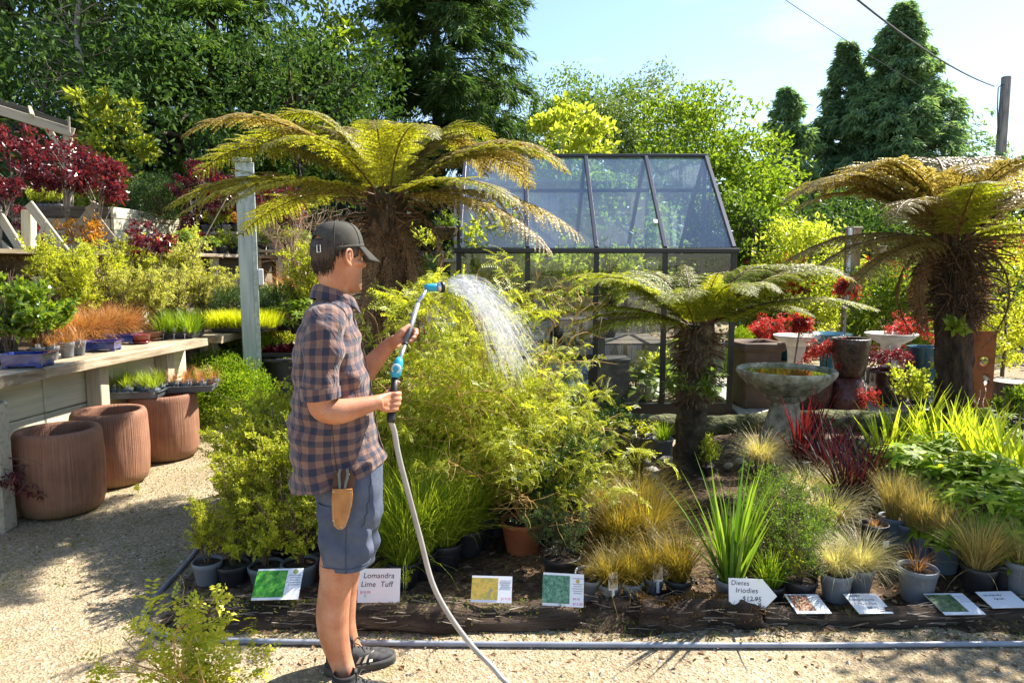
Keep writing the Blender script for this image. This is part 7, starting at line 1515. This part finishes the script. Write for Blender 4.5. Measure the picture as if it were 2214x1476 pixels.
limb([hp(.066, -.05, .44), hp(.05, -.062, .45), hp(.02, -.068, .46)], [.012, .012, .010], 8, 10); limb([hp(.066, .05, .44), hp(.05, .062, .45), hp(.02, .068, .46)], [.012, .012, .010], 8, 10)
for sd in (-1, 1):   # ears: helix, lobe, bowl
    ec = lambda f, s, o=0: hp(-.006 + f, sd * (.078 + o), s)
    limb([ec(.014, .50, .0), ec(.012, .60, .004), ec(0, .655, .010), ec(-.017, .64, .016), ec(-.024, .56, .018), ec(-.016, .48, .012), ec(-.002, .425, .006), ec(.008, .43, .003)], [.005, .005, .0055, .0055, .005, .005, .007, .005], 26, 8)
    limb([ec(0, .45, 0), ec(-.006, .53, .004), ec(-.006, .61, .004)], [.010, .011, .010], 8, 10, .6)
# right hand: fist round the grip
GB_ = A(846, 898, -.075); GT_ = A(857, 800, -.02); gd = nrm(GT_ - GB_); gc = A(849.5, 866, -.056)
def near_hand():
    w = A(815, 869, -.125); fx = np.array([1.0, 0, 0]); aw = nrm(np.array([.15, 1, 0]))
    for k, t in enumerate((.030, .010, -.010, -.029)):
        m = gc + gd * t + [-.008, -.030, 0]; ln = (.92, 1, .95, .8)[k]
        limb([w + gd * t * .55 + [.01, 0, 0], w * .4 + m * .6 + [0, -.006, 0] + gd * t * .2, m], [.013, .0125, .0105], 10, 10)       # metacarpal
        limb([m, m + np.array([.022, .006, 0]) * ln, m + np.array([.034, .030, -.002]) * ln, m + np.array([.024, .050, -.003]) * ln, m + np.array([.004, .050, -.003]) * ln], [.0105, .0098, .0092, .0086, .0072], 16, 10)
    limb([w + [.012, .012, .006], gc + gd * .02 + [-.026, .016, 0], gc + gd * .042 + [-.012, .026, 0], gc + gd * .062 + [.004, .022, 0], gc + gd * .074 + [.012, .014, 0]], [.015, .015, .0125, .0105, .008], 16, 10)
    limb([w, w * .5 + gc * .5 + [-.006, -.004, 0]], [.026, .027], 8, 14, 1.0)
near_hand()
# left hand: palm up behind the tube, thumb along it
tb = lambda t: A(862, 782, -.01) * (1 - t) + A(923, 621, .33) * t
c2 = tb(.33)
def far_hand():
    w = A(843, 744, .167)
    td = nrm(tb(1) - tb(0))
    for k, t in enumerate((.032, .012, -.009, -.028)):
        m = c2 + td * t + [-.032, .022, -.006]
        limb([w + td * t * .4, w * .45 + m * .55 + td * t * .2, m], [.0135, .0125, .0105], 10, 10)
        ln = (.95, 1.05, 1, .85)[k]
        limb([m, m + np.array([.024, .012, .002]) * ln, m + np.array([.048, .008, .004]) * ln, m + np.array([.058, -.014, .004]) * ln, m + np.array([.046, -.030, .002]) * ln], [.0105, .0098, .0092, .0085, .007], 16, 10)
    limb([w + [.008, -.012, .008], c2 + td * .012 + [-.036, -.014, .0], c2 + td * .034 + [-.022, -.022, .004], c2 + td * .058 + [-.008, -.020, .004]], [.0155, .0145, .0115, .0085], 16, 10)
    limb([w, w * .5 + c2 * .5 + [-.012, .008, -.006]], [.028, .030], 8, 14, .8)
far_hand()
tmp = g.mesh('body_raw', plain('x', (1, 1, 1)))
ob = bpy.data.objects.new('body_raw', tmp); COL.objects.link(ob); rm = ob.modifiers.new('r', 'REMESH'); rm.mode = 'VOXEL'; rm.voxel_size = .0042; sm = ob.modifiers.new('s', 'SMOOTH'); sm.factor = .5; sm.iterations = 3
dg = bpy.context.evaluated_depsgraph_get(); dg.update(); me = bpy.data.meshes.new_from_object(ob.evaluated_get(dg)); bpy.data.objects.remove(ob); me.name = 'body'; me.materials.clear()
def skin_mat():
    m, nt, b, o = newmat('tanned_skin'); v = ocoord(nt)
    col = ramp(nt, noise(nt, 12, 5, v), [(.3, (.40, .155, .08)), (.5, (.50, .22, .12)), (.7, (.58, .30, .185))]); fine = ramp(nt, noise(nt, 300, 2, v), [(.35, (.86, .82, .8)), (.65, (1.06, 1.05, 1.05))])
    mu = nt.nodes.new('ShaderNodeMixRGB'); mu.blend_type = 'MULTIPLY'; mu.inputs[0].default_value = .7; nt.links.new(col, mu.inputs[1]); nt.links.new(fine, mu.inputs[2])
    sx = nt.nodes.new('ShaderNodeSeparateXYZ'); nt.links.new(v, sx.inputs[0]); zc = hp(0, 0, .12)[2]
    dm = nt.nodes.new('ShaderNodeVectorMath'); dm.operation = 'DISTANCE'; dm.inputs[1].default_value = tuple(hp(.075, -.012, .17)); nt.links.new(v, dm.inputs[0])
    msk = ramp(nt, dm.outputs['Value'], [(.045, (1, 1, 1)), (.078, (0, 0, 0))]); st = ramp(nt, noise(nt, 420, 2, v), [(.42, (.15,) * 3), (.6, (.75,) * 3)])
    mm = nt.nodes.new('ShaderNodeMixRGB'); mm.blend_type = 'MULTIPLY'; mm.inputs[0].default_value = 1; nt.links.new(msk, mm.inputs[1]); nt.links.new(st, mm.inputs[2])
    mx = nt.nodes.new('ShaderNodeMixRGB'); mx.inputs[2].default_value = (.17, .10, .065, 1); nt.links.new(mm.outputs[0], mx.inputs[0]); nt.links.new(mu.outputs[0], mx.inputs[1]); nt.links.new(mx.outputs[0], b.inputs['Base Color'])
    b.inputs['Roughness'].default_value = .48; b.inputs['Specular IOR Level'].default_value = .35; b.inputs['Subsurface Weight'].default_value = .12; b.inputs['Subsurface Radius'].default_value = (.012, .004, .002); b.inputs['Subsurface Scale'].default_value = .6
    n1 = bump(nt, noise(nt, 60, 4, v), .12, .004, None); bump(nt, noise(nt, 260, 2, v), .12, .001, b, n1); return m
me.materials.append(skin_mat()); me.polygons.foreach_set('use_smooth', np.ones(len(me.polygons), bool)); inst('body', me, man)
for sd in (-1, 1):
    V, F = lathe([(.0115 * math.sin(x), -.0115 * math.cos(x)) for x in np.linspace(.05, 3.09, 10)], 14); e_ = G().add(V, F).build('eye', plain('eye_white', (.7, .68, .64), .2), man, True, hp(.0755, sd * .031, .525))
    G().put(lathe([(.001, .0006), (.0052, 0)], 14)).build('iris', plain('brown_iris', (.06, .03, .015), .2), e_, False, tuple(hf * .0113)).rotation_euler = (0, math.pi / 2, BE)
# hair
M_hair = nmat('dark_brown_hair', (.018, .010, .006), (.06, .035, .022), 60, .55, .7, 180, .006, stretch=(1, 1, .15), spec=.4)
hr = head_rings(44, .0065); ss = smoothpath(np.array(HR), 44)[:, 0]; g = G(); n = 48; th = np.arange(n) * 360 / n
low = np.interp(np.abs((th + 180) % 360 - 180), [0, 62, 70, 84, 100, 112, 135, 180], [.9, .78, .50, .52, .60, .58, .36, .30])
Vh = hr.reshape(-1, 3); F = []
for i in range(43):
    for j in range(n):
        j2 = (j + 1) % n
        if ss[i] > (low[j] + low[j2]) / 2 + rng.uniform(-.02, .02) and ss[i] < .80: F.append((i * n + j, i * n + j2, (i + 1) * n + j2, (i + 1) * n + j))
g.add(Vh, F); o = g.build('hair', M_hair, man, True); o.modifiers.new('t', 'SOLIDIFY').thickness = .006
# strands along the hairline
jj = rng.choice(np.where((th > 95) & (th < 265))[0], 500); sl = low[jj] + rng.uniform(-.005, .2, 500); fi_ = np.interp(sl, ss, np.arange(44)).astype(int); S = hr[np.clip(fi_, 0, 43), jj] + rng.normal(0, .0015, (500, 3))
D = np.tile([0, 0, -1.0], (500, 1)) + nrm(S - hc)[:, :3] * .10 + rng.normal(0, .10, (500, 3)); G().put(twigs(walk(S, D, rng.uniform(.01, .024, 500), 3, .06), .0011, .0004)).build('hair_strands', M_hair, man)
# ---- cap
M_cap = nmat('dark_olive_cap_cloth', (.040, .037, .030), (.072, .066, .054), 14, .85, .3, 120, .003, spec=.2)
cap = inst('cap', None, man, (0, 0, 0)); n = 64; k = 22; cs = np.linspace(0, 1, k); th = np.arange(n) * 2 * math.pi / n; rows = []
es = .685 + .015 * np.cos(th) - .035 * (1 - np.cos(th)) / 2; rad_f = np.interp(np.linspace(.6, 1.05, 40), [h[0] for h in HR] + [1.05], [0] * 13)
for c in cs:
    s = es + (1.085 - es) * math.sin(c * math.pi / 2) ** 1.0; f = math.cos(c * math.pi / 2 * .985); q = f ** .72
    a_ = .104 * q; b_ = .086 * q; rows.append(np.stack([hp(-.004 + a_ * math.cos(t), b_ * math.sin(t), s_) for t, s_ in zip(th, s)]))
rows = np.array(rows); F = []; dg_ = np.abs((np.degrees(th) + 180) % 360 - 180)
for i in range(k - 1):
    for j in range(n):
        hole = dg_[j] > 148 and cs[i] > .05 and cs[i] < .05 + .27 * math.sqrt(max(0, 1 - ((180 - dg_[j]) / 32) ** 2))
        if not hole: F.append((i * n + j, i * n + (j + 1) % n, (i + 1) * n + (j + 1) % n, (i + 1) * n + j))
rows[:, :, 2] += wrinkle(rows, .0015); g = G(); g.add(rows.reshape(-1, 3), F + [tuple((k - 1) * n + x for x in range(n))]); cw = g.build('crown_panel', M_cap, cap, True); cw.modifiers.new('t', 'SOLIDIFY').thickness = .0025
bt_ = rows[-1].mean(0); G().put(lathe([(.009, 0), (.007, .004), (.001, .006)], 12)).build('top_button', M_cap, cap, True, bt_)
for ang in (0, 60, 120, 180, 240, 300):
    j = int(ang / 360 * n); pth = rows[(6 if ang == 180 else 0):, j] + nrm(rows[(6 if ang == 180 else 0):, j] - hp(0, 0, .6)) * .0012; G().put(tube(pth, .0014, 4)).build('seam', M_cap, cap)
# band / strap at the edge
bd = rows[0]; bd2 = rows[0] + [0, 0, .012]; g = G(); g.put(loft(np.array([bd + nrm(bd - hp(0, 0, .6)) * .0016, bd2 + nrm(bd2 - hp(0, 0, .6)) * .0016]))); o = g.build('edge_band', M_cap, cap, True); o.modifiers.new('t', 'SOLIDIFY').thickness = .002
jb = int(205 / 360 * n); pb_ = rows[0][jb] + [0, 0, .006]; ob_ = nrm((pb_ - hp(0, 0, .7)) * [1, 1, 0]); tb_ = np.array([-ob_[1], ob_[0], 0])
fr_ = [pb_ + ob_ * .005 + tb_ * x + up * z for x, z in ((-.008, -.013), (.008, -.013), (.008, .013), (-.008, .013), (-.008, -.013))]; G().put(tube(fr_, .0016, 6, cap=False)).build('buckle', plain('silver_buckle', (.6, .6, .58), .25, .9), cap)
# brim
nb = 25; bt = np.linspace(R(-68), R(68), nb); g = G(); rws = []
for e_ in np.linspace(0, 1, 8):
    row = []
    for t in bt:
        s0 = .685 + .015 * math.cos(t); fo = .100 * math.cos(t); lo = .084 * math.sin(t); ext = e_ * (.074 * math.cos(t * .95) ** .7)
        row.append(hp(fo + ext, lo * (1 + .04 * e_), s0 - e_ * .20 * (math.cos(t) ** .5) - (e_ ** 1.0) * .03 - .05 * (math.sin(t) ** 2) * e_))
    rws.append(row)
g.put(loft(np.array(rws), closed=False)); o = g.build('brim', M_cap, cap, True); sd_ = o.modifiers.new('t', 'SOLIDIFY'); sd_.thickness = .004
# ---- shoes
M_shoe = nmat('charcoal_mesh_fabric', (.022, .022, .024), (.06, .06, .062), 40, .85, .5, 160, .002); M_sole = nmat('dusty_black_rubber', (.035, .036, .032), (.10, .10, .088), 12, .8, .3, 50, .003); M_stripe = plain('dusty_cream_stripe', (.50, .44, .34), .7); M_lace = plain('black_lace', (.015, .015, .017), .8)
def shoe(heel, toe):
    heel = np.array(heel) - base; toe = np.array(toe) - base; d = toe - heel; L = np.linalg.norm(d); d = d / L; s = np.cross(up, d); shoe_ = inst('shoe', None, man, heel)
    T = [(0, .016, .030, .075), (.04, .026, .028, .088), (.12, .034, .028, .092), (.25, .037, .028, .095), (.36, .038, .028, .098), (.48, .042, .028, .084), (.62, .046, .028, .070), (.76, .046, .028, .058), (.88, .040, .028, .050), (.96, .026, .028, .044), (1.0, .008, .03, .038)]
    rr = smoothpath(np.array(T), 26); rows = []
    for (t, w, z0, z1) in rr:
        a = np.linspace(0, math.pi, 15); row = [d * t * L + s * w * math.cos(x) * (1.0 if math.sin(x) < .5 else 1) + up * (z0 + (z1 - z0) * math.sin(x) ** .62) for x in a]; rows.append(row)
    g = G().put(loft(np.array(rows), closed=False)); g.build('upper', M_shoe, shoe_, True)
    rows = []
    for (t, w, z0, z1) in rr: rows.append([d * (t * L + (t - .5) * .012) + s * x * (w + .006) + up * z for x, z in ((-1, .006), (-.96, 0), (.96, 0), (1, .006), (1.02, .02), (.98, .033), (-.98, .033), (-1.02, .02))])
    G().put(loft(np.array(rows), cap0=True, cap1=True)).build('sole', M_sole, shoe_, True)
    for sg in (-1, 1):
        for k in range(3):
            t0 = .40 + k * .095; q = []
            for (tt, zz) in ((t0, .042), (t0 + .05, .042), (t0 + .105, .066), (t0 + .06, .066)):
                w = np.interp(tt, rr[:, 0], rr[:, 1]); z1 = np.interp(tt, rr[:, 0], rr[:, 3]); sn = min(1, max(.02, (zz - .028) / (z1 - .028))) ** (1 / .62); q.append(d * tt * L + s * sg * (w * math.sqrt(max(0, 1 - sn * sn)) + .0085) + up * zz)
            G().add(np.array(q), [(0, 1, 2, 3)]).build('stripe', M_stripe, shoe_)
    for k in range(5):
        t = .40 + k * .06; z1 = np.interp(t, rr[:, 0], rr[:, 3]); G().put(tube([d * t * L - s * .024 + up * (z1 - .016), d * (t + .02) * L + up * (z1 + .003), d * t * L + s * .024 + up * (z1 - .016)], .0026, 5)).build('lace', M_lace, shoe_)
    for sg in (-1, 1): G().put(tube(smoothpath([d * .40 * L + up * .105, d * .47 * L + s * sg * .03 + up * .112, d * .54 * L + s * sg * .05 + up * .085], 8), .0022, 5)).build('lace_end', M_lace, shoe_)
    G().put(lathe([(.040, .07), (.047, .10), (.044, .112), (.038, .112), (.036, .09)], 20)).build('collar', M_shoe, shoe_, True, d * .20 * L)
    G().put(lathe([(.043, .08), (.0445, .118), (.041, .128), (.039, .118)], 20)).build('sock', M_lace, shoe_, True, d * .21 * L)
    G().put(cbox(.03, .012, .055, (0, 0, .105), .005)).build('tongue', M_shoe, shoe_, loc=d * .37 * L, rz=math.atan2(d[1], d[0]) + math.pi / 2)
shoe(gp(706, 1455), gp(852, 1424)); shoe(gp(716, 1524), gp(862, 1506))
# ---- leather holster and secateurs
M_leath = nmat('tan_leather', (.30, .12, .03), (.50, .23, .07), 12, .55, .3, 60, .003, spec=.4); M_leathd = nmat('dark_brown_leather', (.06, .025, .012), (.12, .055, .028), 12, .6, .3, 60, .003); M_rivet = plain('brass_rivet', (.7, .55, .3), .3, .9)
hpos = A(740, 1082, -.212); hol = inst('holster', None, man, hpos, rot=(R(-4), R(3), R(8)))
def outline(pts): return [(x, z) for x, z in pts]
front = [(-.036, .045), (.034, .045), (.037, .02), (.034, -.02), (.026, -.06), (.016, -.092), (.004, -.103), (-.012, -.102), (-.026, -.09), (-.033, -.06), (-.037, 0)]
back = [(-.026, .11), (.028, .112), (.040, .085), (.040, .0), (.03, -.05), (-.03, -.05), (-.038, 0), (-.036, .085)]
G().put(prism(back, .004)).build('back_plate', M_leathd, hol, loc=(0, .008, 0)); G().put(prism(front, .012)).build('sheath', M_leath, hol, loc=(0, -.004, 0))
for (x, z) in ((-.031, .035), (.029, .035), (.0, -.094), (-.028, -.07), (-.018, .095), (.02, .096)): V, F = lathe([(.0034, 0), (.002, .0015), (.001, .002)], 10); G().add(V @ rotx(math.pi / 2).T, F).build('rivet', M_rivet, hol, True, (x, -.0105 if z < .06 else .005, z))
sp_ = [(x * .86, z * .94 - .003) for x, z in front[1:]]; G().put(tube([(x, -.0103, z) for x, z in sp_], .0009, 4)).build('stitching', plain('pale_thread', (.5, .36, .2), .8), hol)
sec = thing('secateurs', 'grey handled secateurs tucked in the tan leather holster', 'secateurs', hpos + base, rot=(R(-4), R(3), R(8)))
M_sg = plain('grey_grip', (.12, .125, .13), .5)
for (x0, x1) in ((-.010, -.014), (.008, .016)): G().put(tube(smoothpath([(x0, -.001, .0), (x0, -.001, .05), (x1, -.002, .095), (x1 * .8, -.002, .118)], 10), [.004] * 3 + [.0055] * 7, 8)).build('handle', M_sg, sec, True)
G().put(cbox(.012, .003, .05, (0, .001, -.02))).build('blade', plain('steel_blade', (.5, .5, .5), .3, .9), sec)
# ---- watering wand
M_alu = plain('brushed_aluminium', (.62, .64, .66), .28, .85); M_gripd = plain('grey_foam_grip', (.16, .17, .18), .6, .2); M_cyan = plain('cyan_plastic', (.02, .33, .50), .35); M_black = plain('black_rubber', (.015, .015, .017), .5)
wb_ = GB_ + base; wnd = thing('watering_wand', 'blue and silver watering wand held up by the man', 'watering wand', wb_)
def wp(u, v, dy): return A(u, v, dy) - GB_
h0, h1 = np.zeros(3), wp(855.5, 806, -.022); v1 = wp(862, 782, -.01); e1 = wp(876, 745, .068); e2 = wp(904, 655, .262); e3 = wp(925, 622, .335)
G().put(tube([h0, h1 * .5, h1 * .92], [.0135, .0145, .0135], 16)).build('hand_grip', M_black, wnd, True)
G().put(tube([h1 * .88, h1 * .98, h1 * .5 + v1 * .5, v1, v1 * .85 + e1 * .15], [.0165, .021, .021, .017, .013], 18)).build('valve_body', M_cyan, wnd, True)
V, F = lathe([(.018, -.006), (.019, 0), (.018, .005), (.001, .006)], 20, cap0=True); G().add(V @ rotx(math.pi / 2).T, F).build('valve_dial', plain('pale_blue_plastic', (.55, .68, .72), .4), wnd, True, h1 * .55 + v1 * .45 + [0, -.019, 0]); V, F = lathe([(.011, 0), (.011, .003), (.001, .003)], 20); G().add(V @ rotx(math.pi / 2).T, F).build('dial_face', M_cyan, wnd, True, h1 * .55 + v1 * .45 + [0, -.0255, 0])
G().put(tube([v1, e1], .0085, 14)).build('lower_tube', M_alu, wnd, True); G().put(tube([e1, e2], .0105, 14)).build('foam_sleeve', M_gripd, wnd, True); G().put(tube([e1 - (e2 - e1) * .01, e1 + (e2 - e1) * .02], .0116, 14)).build('sleeve_ring', M_black, wnd, True); G().put(tube([e2 - (e2 - e1) * .015, e2], .0116, 14)).build('sleeve_ring', M_black, wnd, True)
G().put(tube([e2, e3], .0085, 14)).build('upper_tube', M_alu, wnd, True)
hd = nrm(np.array([.88, .42, .04])); q0 = e3 - hd * .012; G().put(tube([q0, q0 + hd * .01, q0 + hd * .045, q0 + hd * .055], [.012, .0165, .0175, .016], 18)).build('spray_head', M_cyan, wnd, True)
G().put(tube([q0 + hd * .053, q0 + hd * .066, q0 + hd * .070], [.0195, .0215, .021], 20)).build('collar_ring', M_alu, wnd, True); G().put(tube([q0 + hd * .068, q0 + hd * .084], [.0235, .0245], 22)).build('rose', M_black, wnd, True)
nz_ = wb_ + q0 + hd * .085
# ---- hose
hpth = [wb_ + h1 * .03, wb_ - (h1 * .12), at(853, 935, 2.555), at(862, 985, 2.56), at(884, 1070, 2.58), at(908, 1160, 2.60), at(935, 1260, 2.61), at(972, 1330, 2.61), at(1020, 1395, 2.60), at(1062, 1438, 2.58), gp(1105, 1482, .015), gp(1200, 1530, .015), gp(1420, 1600, .015)]
hpth = np.array(hpth); M_hose = nmat('grey_garden_hose', (.28, .26, .235), (.40, .38, .35), 8, .4, .1, 60, .002, spec=.5)
hose = thing('garden_hose', 'grey garden hose hanging from the watering wand to the ground', 'hose', hpth[0]); G().put(tube(smoothpath(hpth - hpth[0], 110), .0108, 14)).build('hose_tube', M_hose, hose, True); G().put(tube([(0, 0, .012), -h1 * .12, -h1 * .2], [.0155, .0165, .014], 14)).build('hose_connector', M_black, hose, True)
# ---- water
N = 4200; a = rng.uniform(0, 6.28, N); rr_ = np.sqrt(rng.uniform(0, 1, N)); s1 = np.cross(hd, up); s1 = nrm(s1); s2 = np.cross(s1, hd)
off = (np.cos(a) * rr_)[:, None] * s1 + (np.sin(a) * rr_)[:, None] * s2; P0 = nz_ + off * .020; v0 = hd * (1.15 + rng.normal(0, .16, N))[:, None] + off * .42 + np.array([0, 0, .36]) + rng.normal(0, .025, (N, 3))
t0 = .29 * rng.uniform(.02, 1, N) ** .75; dt = rng.uniform(.008, .030, N); tt = t0[:, None] + dt[:, None] * np.linspace(0, 1, 4)[None]
W = P0[:, None] + v0[:, None] * tt[..., None] + np.array([0, 0, -4.9]) * (tt ** 2)[..., None]; W = W + (rng.normal(0, .006, (N, 1, 3)) * (t0 / .3)[:, None, None])
mw, nt, b, o = newmat('falling_water'); nt.nodes.remove(b); d1 = nt.nodes.new('ShaderNodeBsdfTranslucent'); d1.inputs[0].default_value = (.9, .92, .95, 1); d2 = nt.nodes.new('ShaderNodeBsdfTransparent'); d3 = nt.nodes.new('ShaderNodeBsdfGlossy'); d3.inputs[0].default_value = (.9, .92, .95, 1); d3.inputs['Roughness'].default_value = .25
m1 = nt.nodes.new('ShaderNodeMixShader'); m1.inputs[0].default_value = .45; nt.links.new(d1.outputs[0], m1.inputs[1]); nt.links.new(d3.outputs[0], m1.inputs[2]); m2 = nt.nodes.new('ShaderNodeMixShader'); m2.inputs[0].default_value = .5; nt.links.new(m1.outputs[0], m2.inputs[1]); nt.links.new(d2.outputs[0], m2.inputs[2]); nt.links.new(m2.outputs[0], o.inputs['Surface'])
org = nz_.copy(); o = G().put(twigs(W - org, rng.uniform(.00025, .00075, N), .0002, 3)).build('water_spray', mw, None, False, org); tag(o, 'arc of fine water jets falling from the wand onto the shrub', kind='stuff')
